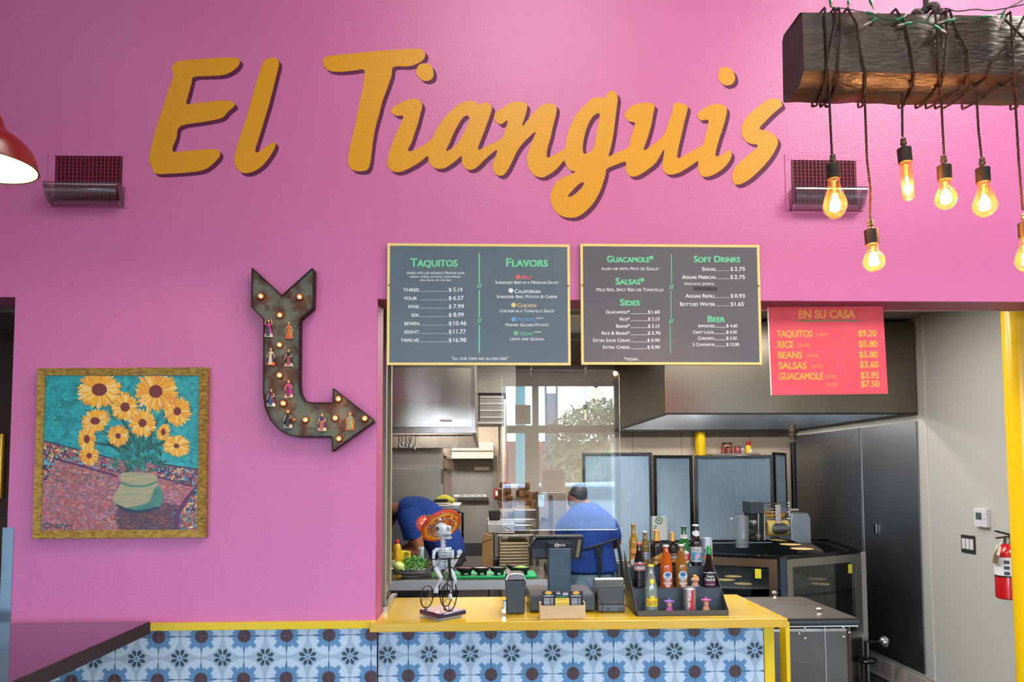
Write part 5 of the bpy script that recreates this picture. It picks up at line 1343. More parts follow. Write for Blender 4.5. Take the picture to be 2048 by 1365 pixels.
o = mb.build('yellow_rag', M('rag_yellow', '#dfd43a', .8), smooth=True); m_ = o.modifiers.new('s', 'SOLIDIFY'); m_.thickness = .01; tag(o, 'crumpled bright yellow rag behind the oil bottle', 'cloth')
mb = MB(); g = []
for i in range(5):
    for j in range(7):
        q = at(838 + i * 2.6 - j * .8, 1095 + j * 6, 2.75); g.append((q.x, 2.75 + .012 * math.sin(i * 2 + j * .5), q.z))
mb.add(g, [(i * 7 + j, i * 7 + j + 1, (i + 1) * 7 + j + 1, (i + 1) * 7 + j) for i in range(4) for j in range(6)])
o = mb.build('towel', M('towel_blue', '#a9bcc4', .9), smooth=True); m_ = o.modifiers.new('s', 'SOLIDIFY'); m_.thickness = .01; tag(o, 'pale blue towel tucked by the bent worker', 'towel')

# ------------------------------------------------------------------ sheet pan cart, sacks, bag
Yc = 3.7
t = thing('pan_rack', 'low steel rack stacked with sheet pans beside the register', 'rack', (at(1028, 1100, Yc).x, Yc + .3, 0))
def pz(px, py, Y=Yc): return at(px, py, Y)
for px in (979, 986, 1000, 1062):
    dY = .5 if px in (986, 1062) else 0
    a = at(px, 1068, Yc + dY * .3); MB().cyl((a.x, Yc + dY * .3, 0.1), a, .017, n=10).build('leg', STEEL, t, smooth=True)
MB().pbox(975, 1030, 1048, 1067, Yc - .02, .4).build('top_tray', SS, t, bevel=.006)
mb = MB(); mb.tube(smooth_pts([pz(1030, 1052, Yc - .05), pz(1058, 1052, Yc - .05), pz(1067, 1056, Yc - .05), pz(1069, 1072, Yc - .05)], 4, False), .012, 8); mb.build('push_handle', STEEL, t, smooth=True)
MB().pbox(994, 1072, 1070, 1074, Yc - .06, .5).build('shelf', SS, t, bevel=.003)
MB().pbox(978, 1000, 1048 - 26, 1042, Yc + .1, .3).build('black_bin', BLACKM, t, bevel=.012)['label'] = 'black plastic bin on the rack'
MB().pbox(975, 1072, 1039, 1046, Yc + .12, .35).build('upper_shelf', SS, t, bevel=.004)
MB().pbox(1028, 1072, 1020, 1039, Yc + .16, .3).build('steel_box', SSD, t, bevel=.006)
MB().pbox(979, 997, 1112, 1121, Yc - .02, .1).build('bracket', CHROME, t)
MB().ball(at(990, 1128, Yc), .04, .03, .045).build('caster', BLACKM, t, smooth=True)
for k in range(9):
    z = 1086 + k * 6.1
    a = MB().pbox(999 - k * .1, 1057, z, z + 5.0, Yc - .12, .5); o = a.build('sheet_pan', M('pan_worn', '#a99678', .35, .8, var=(8, '#8f7c60'), stretch=(1, 1, 6)), bevel=.004)
    tag(o, ['topmost', 'second from the top', 'third from the top', 'fourth from the top', 'middle', 'fifth from the bottom', 'third from the bottom', 'second from the bottom', 'lowest'][k] + ' worn sheet pan in the rack left of the register', 'tray', 'stacked sheet pans')
SACK = M('sack_brown', '#8a5a26', .6, var=(20, '#6a3f18'), bump=(30, .6, .01))
k = 0
for (px, py, w_, h_) in ((1010, 971, 17, 12), (1009, 984, 20, 13), (1010, 997, 22, 13), (1011, 1011, 22, 15), (1048, 974, 18, 14), (1046, 988, 22, 14), (1064, 992, 20, 14), (1050, 1003, 26, 14), (1066, 1010, 20, 16)):
    Y = 4.05; p = at(px, py, Y); rx, rz = w_ / 2 / ppm(Y), h_ / 2 / ppm(Y)
    me = MB(); rs_ = random.Random(k); me.obox(p, rx * 2.1, .17, rz * 2.05, Matrix.Rotation(rs_.uniform(-.12, .12), 3, 'Y') @ Matrix.Rotation(rs_.uniform(-.3, .3), 3, 'Z')); me.cyl(p + Vector((rx * .3, -.07, 0)), p + Vector((rx * .9, -.11, rz * .3)), rz * .5, rz * .75, n=9)
    me = blob(me, .009, 5); o = me.build('paper_sack', SACK, smooth=True)
    tag(o, ['top left', 'second left', 'third left', 'bottom left', 'top middle', 'second middle', 'upper right', 'third middle', 'bottom right'][k] + ' of the brown sacks piled on the shelf behind the shield', 'sack', 'brown sacks piled behind the shield'); k += 1
o = MB().pbox(1034, 1072, 1000, 1020, 3.98, .03).build('kraft_sheet', M('kraft', '#b08c60', .8), bevel=.002); tag(o, 'folded kraft paper sheet in front of the brown sacks', 'paper')
t = MB().pbox(1000, 1076, 1018, 1024, 3.9, .35).build('sack_shelf', M('shelf_cream', '#cbb596', .5)); tag(t, 'pale shelf carrying the brown sacks', 'shelf')
t = thing('paper_bag', 'brown paper bag standing on the steel worktop left of the rack', 'bag', (at(975, 1120, 3.6).x, 3.6, .8))
a, b, c, d_ = at(964, 1116, 3.5), at(986, 1116, 3.5), at(984, 1072, 3.55), at(970, 1068, 3.55)
MB().prism([(a.x, .8), (b.x, .8), (b.x, c.z), (a.x + .03, d_.z), (a.x, d_.z - .08)], 3.5, 3.72).build('bag_body', M('bag_kraft', '#8f6f42', .8, var=(9, '#7a5c34')), t, bevel=.004)
MB().prism([(a.x + .005, d_.z - .085), (b.x - .005, c.z - .03), (b.x - .005, c.z - .02), (a.x + .005, d_.z - .07)], 3.495, 3.5).build('fold', M('bag_dark', '#5e4526', .8), t)
# tall steel cabinet beside worker 2
Yk = 3.2
t = thing('steel_cabinet', 'tall brown-grey steel cabinet with dark vertical handle left of the standing worker', 'cabinet', (at(1105, 1100, Yk).x, Yk + .3, 0))
MB().box(at(1077, 1000, Yk).x, at(1132, 1000, Yk).x, Yk, Yk + .42, 0, at(1100, 985, Yk).z).build('body', M('steel_taupe', '#8d8072', .4, .6, bump=(200, .1, .001)), t, bevel=.004)
MB().pbox(1099, 1106, 991, 1096, Yk - .02, .02).build('handle', M('rubber_dark', '#3a3436', .6), t)
p = at(1086, 1040, Yk); MB().cyl((p.x, Yk - .05, p.z), (p.x, Yk, p.z), .022, n=16).obox((p.x + .03, Yk - .04, p.z), .05, .02, .02).build('knob', BLACKM, t, smooth=True)
MB().pbox(1076, 1088, 990, 1014, Yk - .004, .003).build('notice', M('paper_blue', '#a8c2d0', .6), t)
p = at(1097, 1120, 2.35)
o = MB().ball((p.x, 2.35, TZ + .06), .04, .03, .06).cyl((p.x - .02, 2.35, TZ), (p.x + .02, 2.35, TZ + .12), .014).build('mixer_head', M('iron_dark', '#4a453c', .5, .7), smooth=True); tag(o, 'dark iron gadget on the prep table left of the register column', 'utensil')
# ------------------------------------------------------------------ yellow kitchen pole, pipe, white strip
o = MB().cyl((at(1400, 880, YB - .08).x, YB - .08, 0), (at(1400, 880, YB - .08).x, YB - .08, ZC), 10.5 / ppm(YB - .08), n=24).build('yellow_pipe', YELP, smooth=True); tag(o, 'slim yellow pipe on the far kitchen wall under the hood', 'pipe')
YP_ = .42
xp = at(2007, 620, YP_).x; rp2 = .085
o = MB().cyl((xp + rp2, YP_, 0), (xp + rp2, YP_, 3.2), rp2, n=48).build('column', YELP, smooth=True); tag(o, 'thick glossy yellow column at the right edge of the opening', 'column'); o['kind'] = 'thing'
p = at(1586, 900, 3.9); t = thing('gas_pipe', 'black vertical gas pipe with brass-toned coupling at the far right corner', 'pipe', (p.x, 3.9, 0))
MB().cyl((p.x, 3.9, 0), (p.x, 3.9, at(1586, 885, 3.9).z), 5.5 / ppm(3.9), n=16).build('pipe', BLACK, t, smooth=True)
z = at(1586, 880, 3.9).z; MB().lathe([(.03, 0), (.03, .03), (.036, .035), (.036, .07), (.03, .075), (.04, .08), (.04, .11), (.03, .115), (.03, .15)], (p.x, 3.9, z), 16).build('coupling', M('pipe_brass', '#5a5040', .5, .8), t, smooth=True)
p = at(1600, 900, 4.25); struct(MB().box(p.x - .035, p.x + .06, 4.2, 4.35, 0, 2.2).build('trim_6', OFFW))['label'] = 'off-white corner strip beside the black gas pipe'

# ------------------------------------------------------------------ right hood
RY = 1.98
rx0 = at(1331, 800, RY).x; rz = at(1500, 826, RY).z; rb_ = 4.2
rh = thing('exhaust_hood', 'large stainless exhaust hood filling the upper right of the kitchen', 'hood', ((rx0 + XR) / 2, 3.0, rz))
MB().box(rx0, XR - .02, RY, RY + .03, rz, ZC - .03).build('front_panel', M('stainless_hood', '#7d766b', .3, 1.0, rvar=(1.6, .1), stretch=(1, 1, .3), bump=(1.5, .1, .02)), rh)
MB().box(rx0, rx0 + .02, RY + .03, rb_, rz, ZC - .03).build('side_panel', M('stainless_hood', ''), rh)
MB().box(rx0 + .02, XR - .05, rb_ - .03, rb_, rz, ZC - .03).box(XR - .06, XR - .02, RY + .03, rb_, rz, ZC - .03).build('inner_panel', M('stainless_inner', '#8a94a0', .2, 1.0, rvar=(3, .06), bump=(1.5, .15, .03)), rh)
MB().box(rx0 + .02, XR - .06, RY + .03, rb_ - .03, ZC - .08, ZC - .04).build('filter_bank', SSD, rh)
MB().box(rx0 - .004, XR - .02, RY - .004, RY + .02, rz - .014, rz).box(rx0 - .004, rx0 + .02, RY + .02, rb_, rz - .014, rz).box(rx0, XR - .02, rb_ - .02, rb_ + .004, rz - .014, rz).build('bottom_lip', BLACK, rh)
x_ = at(1331, 700, RY).x; MB().box(rx0 - .002, rx0 + .002, RY - .003, RY, rz, ZC - .03).build('seam', CHROME, rh)
o = MB().box(at(1770, 690, RY).x, XR - .02, RY - .006, RY - .001, at(1800, 689, RY).z, ZC - .03).build('upper_flange', SSD, rh)
# stainless duct in the left gap under the boards (ceiling soffit)
for i, (x, y) in enumerate(HOOD_LAMPS):
    l = MB().ball((x, y, ZC - .14), .06, .06, .05, 16, 8).build('hood_lamp', M('hood_lamp_glass', '#fff0d8', .4, emit=10), rh, smooth=True)
    li = bpy.data.lights.new('hood_light', 'POINT'); li.energy = 14; li.color = (1, .93, .84); li.shadow_soft_size = .05
    o = bpy.data.objects.new('hood_light', li); COL.objects.link(o); o.location = (x, y, ZC - .24)
# ------------------------------------------------------------------ folding screens
CORR = M('corrugated_clear', '#a9bfd0', .28, spec=.6, var=(1.2, '#8fa8bc'))
def screen(pa, pb, top, Ya, Yb, label, bw=.022):
    A = at(pa, top, Ya); B_ = at(pb, top, Yb); z1 = (A.z + B_.z) / 2; A2 = Vector((A.x, Ya, 0)); B2 = Vector((B_.x, Yb, 0)); d = (B2 - A2); L = d.length; d.normalize()
    t = thing('folding_screen', label, 'screen', (A2 + B2) / 2, 'corrugated screens behind the tortilla machine')
    rot = Matrix.Rotation(math.atan2(d.y, d.x), 3, 'Z'); nrm = rot @ Vector((0, -1, 0))
    for s_ in (0, 1): MB().obox(A2 + d * (bw / 2 if s_ == 0 else L - bw / 2) + Vector((0, 0, z1 / 2)), bw, .03, z1, rot).build('frame_post', BLACKG, t, bevel=.003)
    for z in (z1 - bw / 2, .12): MB().obox((A2 + B2) / 2 + Vector((0, 0, z)), L - 2 * bw, .028, bw, rot).build('frame_rail', BLACKG, t, bevel=.003)
    n = max(4, int(L / .017)); vs = []; 
    for i in range(2 * n + 1):
        q = A2 + d * (bw + (L - 2 * bw) * i / (2 * n)) + nrm * (.006 if i % 2 else -.002)
        vs += [(q.x, q.y, .13), (q.x, q.y, z1 - bw)]
    MB().add(vs, [(2 * i, 2 * i + 2, 2 * i + 3, 2 * i + 1) for i in range(2 * n)]).build('corrugated_panel', CORR, t)
    return t
screen(1164, 1304, 906, 3.55, 3.45, 'corrugated screen panel in a black frame directly behind the standing worker', .028)
screen(1306, 1384, 911, 3.55, 3.62, 'narrow corrugated screen panel in the middle of the row', .028)
screen(1388, 1546, 911, 3.62, 3.55, 'wide corrugated screen panel behind the tortilla machine', .028)
screen(1547, 1570, 906, 3.56, 3.9, 'corrugated screen end panel turned away at the right')
# shelf with jars
zs = at(1460, 908, 4.1).z
o = MB().box(at(1425, 908, 4.0).x, at(1520, 908, 4.0).x, 4.0, 4.3, zs - .03, zs).build('wall_shelf', STEEL); tag(o, 'steel shelf behind the screens carrying spice jars', 'shelf')
GLJ = M('jar_clear', '#a97b6c', .2)
for px, w_, py, body, lid, lab in ((1454, 22, 886, '#8a6258', '#2a2420', 'widest dark-lidded spice jar on the shelf'), (1457, 15, 894, '#9a5a48', '#141414', 'small jar with black lid in front of the widest jar'), (1475, 14, 894, '#a04040', '#a01818', 'small jar with red lid on the shelf'),
                                   (1446, 9, 898, '#8f3a3a', '#9a1818', 'smallest jar with red lid at the shelf left'), (1485, 9, 894, '#c8d4dc', '#3a70b0', 'small white and blue tub beside the yellow bottle')):
    Y = 4.12 if w_ < 20 else 4.2; p = at(px, py, Y); r = w_ / 2 / ppm(Y); h = p.z - zs
    t = thing('spice_jar', lab, 'jar', (p.x, Y, zs), 'spice jars on the far shelf')
    MB().lathe([(r, 0), (r, h * .75), (r * .85, h * .84)], (p.x, Y, zs), 16).build('body', M('jar_' + body[1:], body, .2, var=(60, '#6a3a30')), t, smooth=True)
    MB().lathe([(r * .9, h * .82), (r * .9, h), (.001, h)], (p.x, Y, zs), 16).build('lid', M('lid_' + lid[1:], lid, .4), t, smooth=True)
p = at(1496.5, 884, 4.12); h = p.z - zs; r = .03
t = thing('spice_bottle', 'yellow spice bottle with red lid at the right end of the shelf', 'bottle', (p.x, 4.12, zs))
MB().lathe([(r, 0), (r, h * .62), (r * .75, h * .7)], (p.x, 4.12, zs), 16).build('body', M('spice_yellow', '#d9b30c', .4), t, smooth=True)
MB().lathe([(r * .8, h * .68), (r * .8, h), (.001, h)], (p.x, 4.12, zs), 16).build('lid', M('cap_red', ''), t, smooth=True)
MB().box(p.x, p.x + .022, 4.12 - r - .001, 4.12 - r + .01, zs + .01, zs + h * .4).build('label', WHITE, t)

# ------------------------------------------------------------------ tortilla machine cabinet
MZ = 1.10
A = atz(1563, 1113, MZ); B_ = atz(1425, 1106, MZ); C_ = atz(1722, 1101, MZ)
Bx = Vector((B_.x - .25, B_.y + .05, MZ)); D_ = Vector((3.2, 3.3, MZ)); E2 = Vector((Bx.x, 3.3, MZ))
foot = [A, C_, D_, E2, Bx]
tm = thing('tortilla_machine', 'steel framed glass tortilla cooker cabinet with feed roller on top', 'machine', ((A.x + E2.x) / 2 + .2, (A.y + 3.3) / 2, 0))
def bar(p, q, w, h, mb): # beam along p-q
    d = (q - p); L = d.length; r = Matrix.Rotation(math.atan2(d.y, d.x), 3, 'Z'); mb.obox((p + q) / 2, L, w, h, r)
mb = MB()
for p, q in zip(foot, foot[1:] + foot[:1]): bar(p + Vector((0, 0, -.01)), q + Vector((0, 0, -.01)), .03, .022, mb)
mb.build('top_rim', BLACKG, tm)
MB().vprism([(p.x, p.y) for p in foot], .78, .8).build('deck', BLACKG, tm)
MB().vprism([(p.x, p.y) for p in foot], .0, .42).build('lower_body', SSD, tm)
bk = [Vector((C_.x - .03, C_.y + .05, 0)), Vector((D_.x - .03, D_.y - .03, 0)), Vector((E2.x + .02, E2.y - .03, 0))]
for u_, v_2 in zip(bk, bk[1:]): mb = MB(); bar(u_ + Vector((0, 0, .74)), v_2 + Vector((0, 0, .74)), .01, .66, mb); mb.build('inner_panel', M('cabinet_shade', '#1c2226', .45, .4), tm)  # added dark sheets stand for the shade inside the cabinet
for nm, p, q, mt in (('left_frame', Bx, A, M('steel_bronze', '#7a6450', .35, .9)), ('right_frame', A, C_, STEEL)):
    d = (q - p).normalized(); nrm = Vector((d.y, -d.x, 0)); off = nrm * .012; g = .03
    for z0_, z1_ in ((MZ - .085, MZ - .025), (.42, .47)): 
        mb = MB(); bar(p + d * g + off + Vector((0, 0, (z0_ + z1_) / 2 - MZ)), q - d * g + off + Vector((0, 0, (z0_ + z1_) / 2 - MZ)), .02, z1_ - z0_, mb); mb.build('frame_rail', mt, tm)
    for e in (p + d * (g + .03), q - d * (g + .03)):
        MB().obox(Vector((e.x, e.y, (MZ - .085 + .47) / 2)) + off, .06, .02, MZ - .085 - .47, Matrix.Rotation(math.atan2(d.y, d.x), 3, 'Z')).build('frame_stile', mt, tm)
    mb = MB(); u, v = p + d * (g + .06), q - d * (g + .06); mb.add([(u.x, u.y, .47), (v.x, v.y, .47), (v.x, v.y, MZ - .085), (u.x, u.y, MZ - .085)], [(0, 1, 2, 3)])
    mb.build('pane', clear_mat('cabinet_glass', '#b9c4c6', .07, .02), tm)
    MB().add([tuple(v - d * .10 + nrm * .026 + Vector((0, 0, z - MZ))) for z in (MZ - .10, MZ - .17)] + [tuple(v - d * .055 + nrm * .026 + Vector((0, 0, z - MZ))) for z in (MZ - .17, MZ - .10)], [(0, 1, 2, 3)]).build('sticker', M('sticker_yellow', '#d6cf2a', .5), tm)
MB().obox(Vector((A.x, A.y - .01, .55)), .045, .045, 1.08).build('corner_post', M('blue_black', '#1a2e3c', .4), tm)
MB().obox(Vector((C_.x, C_.y, .55)), .05, .05, 1.08).build('corner_post', STEEL, tm)
TORT = M('tortilla', '#d8bf86', .7, var=(30, '#c9a868')); 
cc = Vector((A.x - .1, A.y + .75, 0))
for k, z in enumerate((.93, .74)):
    MB().lathe([(.001, .0), (.62, 0), (.64, .01), (.62, .02), (.001, .02)], (cc.x, cc.y, z - .1), 40).build('turning_disc', M('disc_iron', '#2c3033', .45, .6), tm, smooth=True)
def tortilla(p, lab, r=.075):
    o = MB().lathe([(.001, .004), (r * .6, .005), (r, .002), (r, 0), (.001, 0)], p, 28).build('tortilla', TORT, smooth=True); tag(o, lab, 'tortilla', 'tortillas in and on the cooker'); return o
for px, py, w_, lab in ((1467, 1153, 24, 'small tortilla on the disc behind the left glass, upper one'), (1452, 1160, 24, 'small tortilla on the disc behind the left glass, leftmost'), (1486, 1168, 36, 'tortilla on the disc behind the left glass, largest'),
                        (1634, 1158, 32, 'tortilla behind the right glass, upper one'), (1640, 1168, 42, 'tortilla behind the right glass, lower one')):
    p = atz(px, py, .855); tortilla((p.x, p.y, .852), lab, .07)
# conveyor with tortillas
bz = MZ + .02
pa, pb = atz(1540, 1074, bz + .02), atz(1600, 1074, bz + .02); pc, pd = atz(1647, 1102, bz), atz(1595, 1102, bz)
MB().add([(pa.x, pa.y, bz + .02), (pb.x, pb.y, bz + .02), (pc.x, pc.y, bz), (pd.x, pd.y, bz)] + [(pa.x, pa.y, bz), (pb.x, pb.y, bz), (pc.x, pc.y, bz - .02), (pd.x, pd.y, bz - .02)],
         [(0, 1, 2, 3), (4, 5, 6, 7), (0, 1, 5, 4), (1, 2, 6, 5), (2, 3, 7, 6), (3, 0, 4, 7)]).build('conveyor', M('belt_brown', '#3d332c', .5, .5), tm)
for px, py, lab in ((1560, 1080.5, 'tortilla leaving the roller, farthest on the conveyor'), (1581, 1088, 'middle tortilla on the conveyor'), (1604, 1095.5, 'nearest tortilla on the conveyor')):
    p = atz(px, py, bz + .02); t_ = (1102 - py) / 28; tortilla((p.x, p.y, bz + .004 + .018 * t_), lab, .085)
# roller head
HYm = 2.72
q = lambda px, py, d=0: at(px, py, HYm + d)
rm = thing('tortilla_press', 'masa roller head with hopper bars standing on the tortilla cooker', 'machine', (q(1560, 1075).x, HYm, MZ))
a = q(1531, 1045); b = q(1581, 1045); rr_ = 16 / ppm(HYm)
zr_ = q(1556, 1057).z
MB().tube([(a.x, HYm, zr_), (b.x, HYm, zr_)], rr_, 32).build('dough_roller', M('masa', '#d2bd6a', .6, var=(12, '#c4ac58')), rm, smooth=True)
mb = MB(); rows_ = []
for i in range(13):
    s_ = -1 + 2 * i / 12; dz_ = .052 * s_; hw = 18 * math.sqrt(max(0, 1 - s_ * s_)) + .01; yy_ = HYm - math.sqrt(rr_ ** 2 - dz_ ** 2) - .002
    rows_.append(((q(1555 - hw, 1055).x, yy_, zr_ + dz_), (q(1555 + hw, 1055).x, yy_, zr_ + dz_)))
for (a1_, b1), (a2_, b2_) in zip(rows_, rows_[1:]): mb.add([a1_, b1, b2_, a2_], [(0, 1, 2, 3)])
mb.build('roller_cutout', M('roller_steel', '#6e7074', .35, .9), rm, smooth=True)
pts = []
for i in range(0):
    an = i / 24 * 6.2832; px = 1555 + 18 * math.cos(an); z = zr_ + .052 * math.sin(an) - (.0)
    x = q(px, 1055).x; dz_ = z - zr_; yy_ = HYm - math.sqrt(max(rr_ ** 2 - dz_ ** 2, 0)) - .002
    pts.append((x, yy_, z))
ctr_ = (q(1555, 1055).x, HYm - rr_ - .002, zr_)
MB().pbox(1501, 1528, 1004, 1028, HYm - .1, .2).build('motor_block', M('motor_slate', '#303a42', .5), rm, bevel=.004)
MB().pbox(1505, 1528, 1028, 1082, HYm - .06, .2).build('gear_case', M('machine_dark', '#2a2c2c', .45, .5), rm, bevel=.004)
rr = random.Random(4)
for i in range(8): 
    u, v = rr.uniform(1497, 1514), rr.uniform(1038, 1076); MB().pbox(u, u + rr.uniform(5, 9), v, v + rr.uniform(3, 7), HYm - .08 - rr.uniform(0, .03), .06).build('gear_part', (STEEL, BLACK, SSD)[i % 3], rm, bevel=.002)
for px in (1517, 1529): MB().cyl(q(px, 1028, -.12), q(px, 1081, -.12), .007, n=8).build('rod', CHROME, rm, smooth=True)
for py, p1 in ((1007, 1579), (1013, 1579), (1019, 1555), (1025, 1579), (1030, 1555), (1038, 1585)):
    A_, B2_ = q(1529, py, -.05), q(p1, py, -.05); MB().cyl(A_, B2_, .005, n=8).build('hopper_bar', CHROME, rm, smooth=True)
MB().pbox(1578, 1580, 1002, 1040, HYm - .06, .02).build('bar_end', CHROME, rm)
MB().pbox(1530, 1570, 1024, 1036, HYm, .08).build('masa_block', M('masa_gold', '#d8a850', .7, var=(30, '#b8842c')), rm, bevel=.01)
MB().pbox(1552, 1562, 1010, 1048, HYm - .09, .015).build('scraper_arm', CHROME, rm, bevel=.002)
a, b = q(1580, 1075), q(1622, 1027)
x0_, x1_ = q(1582, 1050, -.1).x, q(1622, 1050, -.1).x; zt2 = q(1600, 1038, -.1).z; zb2 = MZ + .01
MB().prism([(x0_, zb2 + .04), (x0_, zt2), (x0_ + .01, zt2 + .045), (x1_ - .02, zt2 + .045), (x1_, zt2), (x1_, zb2 - .03)], HYm - .1, HYm + .3).build('side_cover', M('cover_steel', '#93a1ac', .3, .9, rvar=(9, .1)), rm, bevel=.006)
MB().pbox(1579, 1597, 1018, 1022, HYm, .1).build('crank', CHROME, rm)
# clear jug and paper by the machine
p = at(1484, 1080, 2.6)
t = thing('water_jug', 'clear plastic jug on the cooker left of the roller head', 'jug', (p.x, 2.6, MZ))
rj = 14 / ppm(2.6); hj = at(1484, 1033, 2.6).z - MZ
MB().lathe([(rj * .9, 0), (rj, hj * .6), (rj, hj), (rj * .6, hj * 1.02)], (p.x, 2.6, MZ), 24).build('body', clear_mat('jug_clear', '#bcd2dc', .08, .05, .12), t, smooth=True)
MB().tube(smooth_pts([(p.x - rj, 2.6, MZ + hj * .9), (p.x - rj * 1.5, 2.6, MZ + hj * .9), (p.x - rj * 1.5, 2.6, MZ + hj * .4), (p.x - rj, 2.6, MZ + hj * .35)], 4, False), .006, 8).build('handle', clear_mat('jug_clear'), t, smooth=True)
o = MB().pbox(1488, 1503, 1017, 1045, 2.9, .02).build('paper_card', M('card_peach', '#c9a98c', .8)); tag(o, 'peach card standing behind the roller motor', 'card')
# white bag with a green mark on the screen
sx0, sx1 = at(1233, 1120, 3.28).x, at(1345, 1120, 3.28).x
t = thing('side_table', 'narrow stainless table in front of the corrugated screens', 'table', ((sx0 + sx1) / 2, 3.35, 0))
MB().box(sx0, sx1, 3.31, 3.42, .88, .92).build('worktop', SS, t, bevel=.003)
for x in (sx0 + .03, sx1 - .03):
    for y in (3.33, 3.4): MB().cyl((x, y, 0), (x, y, .88), .015, n=10).build('leg', STEEL, t, smooth=True)
YW = 3.32
t = thing('white_paper_bag', 'white paper bag with green round mark standing behind the bottle display', 'bag', (at(1321, 1090, YW).x, YW, .92))
MB().box(at(1306, 1080, YW).x, at(1335, 1080, YW).x, YW, YW + .09, .921, at(1320, 1034, YW).z).build('bag_body', M('bag_white', '#b9bdb8', .7, var=(9, '#a9aeaa')), t, bevel=.004)
p = at(1318, 1041, YW - .004); ring = [(p.x + .03 * math.cos(i / 20 * 6.2832), YW - .004, p.z + .03 * math.sin(i / 20 * 6.2832)) for i in range(20)]
MB().tube(ring, .004, 5, closed=True).ball((p.x, YW - .002, p.z), .014, .002, .01).build('round_mark', M('mark_green', '#1f7a4c', .5), t)
MB().pbox(1308, 1314, 1052, 1054, YW - .003, .002).pbox(1308, 1313, 1056, 1058, YW - .003, .002).build('lettering', M('mark_green', ''), t)

# ------------------------------------------------------------------ rolling drinks cooler
CZ2 = .91
f0, f1_ = atz(1576, 1240, CZ2), atz(1716, 1234, CZ2); b1_ = atz(1610, 1193, CZ2)
cy0, cy1 = (f0.y + f1_.y) / 2, b1_.y; cxr2 = f1_.x; cxl2 = cxr + .03
cxl2 = at(1500, 1240, cy0).x
t = thing('ice_chest', 'stainless rolling ice chest with dark brown double lid beside the counter', 'cooler', ((cxl2 + cxr2) / 2, (cy0 + cy1) / 2, 0))
LID = M('lid_brown', '#4c443f', .42, .6)
MB().box(cxl2 + .03, cxr2 - .03, cy0 + .03, cy1 - .03, .25, CZ2 - .04).build('body', M('chest_steel', '#5f5854', .16, 1.0, bump=(2.5, .35, .05)), t, bevel=.04, seg=4)
MB().box(cxl2, cxr2, cy0, cy1, CZ2 - .045, CZ2 - .014).build('lid_base', M('lid_navy', '#232f38', .4), t, bevel=.012)
ym = atz(1630, 1211, CZ2).y
for ya, yb in ((cy0 + .01, ym - .003), (ym + .003, cy1 - .01)): MB().box(cxl2 + .01, cxr2 - .015, ya, yb, CZ2 - .016, CZ2).build('lid', LID, t, bevel=.008)
MB().box(cxl2 + .02, cxr2 - .01, cy0 + .012, cy0 + .016, CZ2 - .052, CZ2 - .044).build('gasket', WHITE, t)
for px, py in ((1550, 1197), (1639, 1231)):
    p = atz(px, py, CZ2); MB().lathe([(.016, 0), (.012, .008), (.007, .014), (.008, .022), (.02, .028), (.022, .036), (.014, .043), (.001, .045)], (p.x, p.y, CZ2), 18).build('knob', CHROME, t, smooth=True)
for px, py in ((1610, 1258), (1599, 1268), (1611, 1278), (1687, 1256), (1699, 1266), (1688, 1275)):
    p = at(px, py, cy0 + .028); MB().ball((p.x, cy0 + .03, p.z), .0075, .004, .0075, 10, 6).build('rivet', CHROME, t, smooth=True)
p = at(1651, 1300, cy0 + .028); MB().box(p.x - .0012, p.x + .0012, cy0 + .0275, cy0 + .032, .28, CZ2 - .055).build('seam', CHROME, t)
for x in (cxl2 + .1, cxr2 - .08):
    for y in (cy0 + .1, cy1 - .1):
        g = MB().cyl((x, y, .06), (x, y, .27), .018, n=10).build('leg', BLACK, t, smooth=True); MB().cyl((x - .015, y, .04), (x + .015, y, .04), .04, n=20).build('caster', BLACKM, g, smooth=True)
# steel ball, latch, pump foot by the machine
p = atx(1768, 1284, XR - .2)
t = thing('floor_drain_valve', 'round polished float valve low beside the dark steel sheet', 'valve', (p.x, p.y, 0))
MB().ball(p, .045, n=24, m=16).build('float_ball', CHROME, t, smooth=True)
MB().tube([p, Vector((p.x - .15, p.y, p.z)), Vector((p.x - .15, p.y, 0))], .012, 8).build('arm', BLACK, t, smooth=True)
p = atx(1735, 1322, XR - .35); MB().ball((p.x, p.y, p.z), .07, .07, .025).build('foot', BLACKG, t, smooth=True)
p = atx(1753, 1059, XR - .014)
o = MB().box(XR - .03, XR - .016, p.y - .02, p.y + .02, p.z - .04, p.z + .04).build('latch_plate', CHROME, bevel=.004); tag(o, 'small chrome latch plate on the near stainless wall sheet', 'latch')

# ------------------------------------------------------------------ thermostat, switch, extinguisher on the right wall
def wall_thing(nm, lab, cat, px, py): p = atx(px, py, XR); return thing(nm, lab, cat, (XR, p.y, p.z)), p
t, p = wall_thing('thermostat', 'white thermostat with small grey display on the grey wall', 'thermostat', 1961, 1036)
y1, y0 = atx(1947, 1036, XR - .03).y, atx(1972, 1036, XR - .03).y; z1, z0 = atx(1960, 1018, XR - .03).z, atx(1960, 1055, XR - .03).z
MB().box(XR - .03, XR - .001, y0, y1, z0, z1).build('case', M('thermostat_white', '#cfd0d6', .45), t, bevel=.004)
MB().box(XR - .0315, XR - .03, y0 + (y1 - y0) * .35, y0 + (y1 - y0) * .8, z0 + (z1 - z0) * .4, z0 + (z1 - z0) * .78).build('display', M('lcd_grey', '#3f5550', .25), t)
for k in range(2): MB().box(XR - .032, XR - .03, y0 + .012, y0 + .022, z0 + (z1 - z0) * (.42 + .22 * k), z0 + (z1 - z0) * (.52 + .22 * k)).build('button', M('button_grey', '#a9aab2', .4), t)
t, p = wall_thing('light_switch', 'black-rimmed triple light switch below the thermostat', 'switch', 1936, 1089)
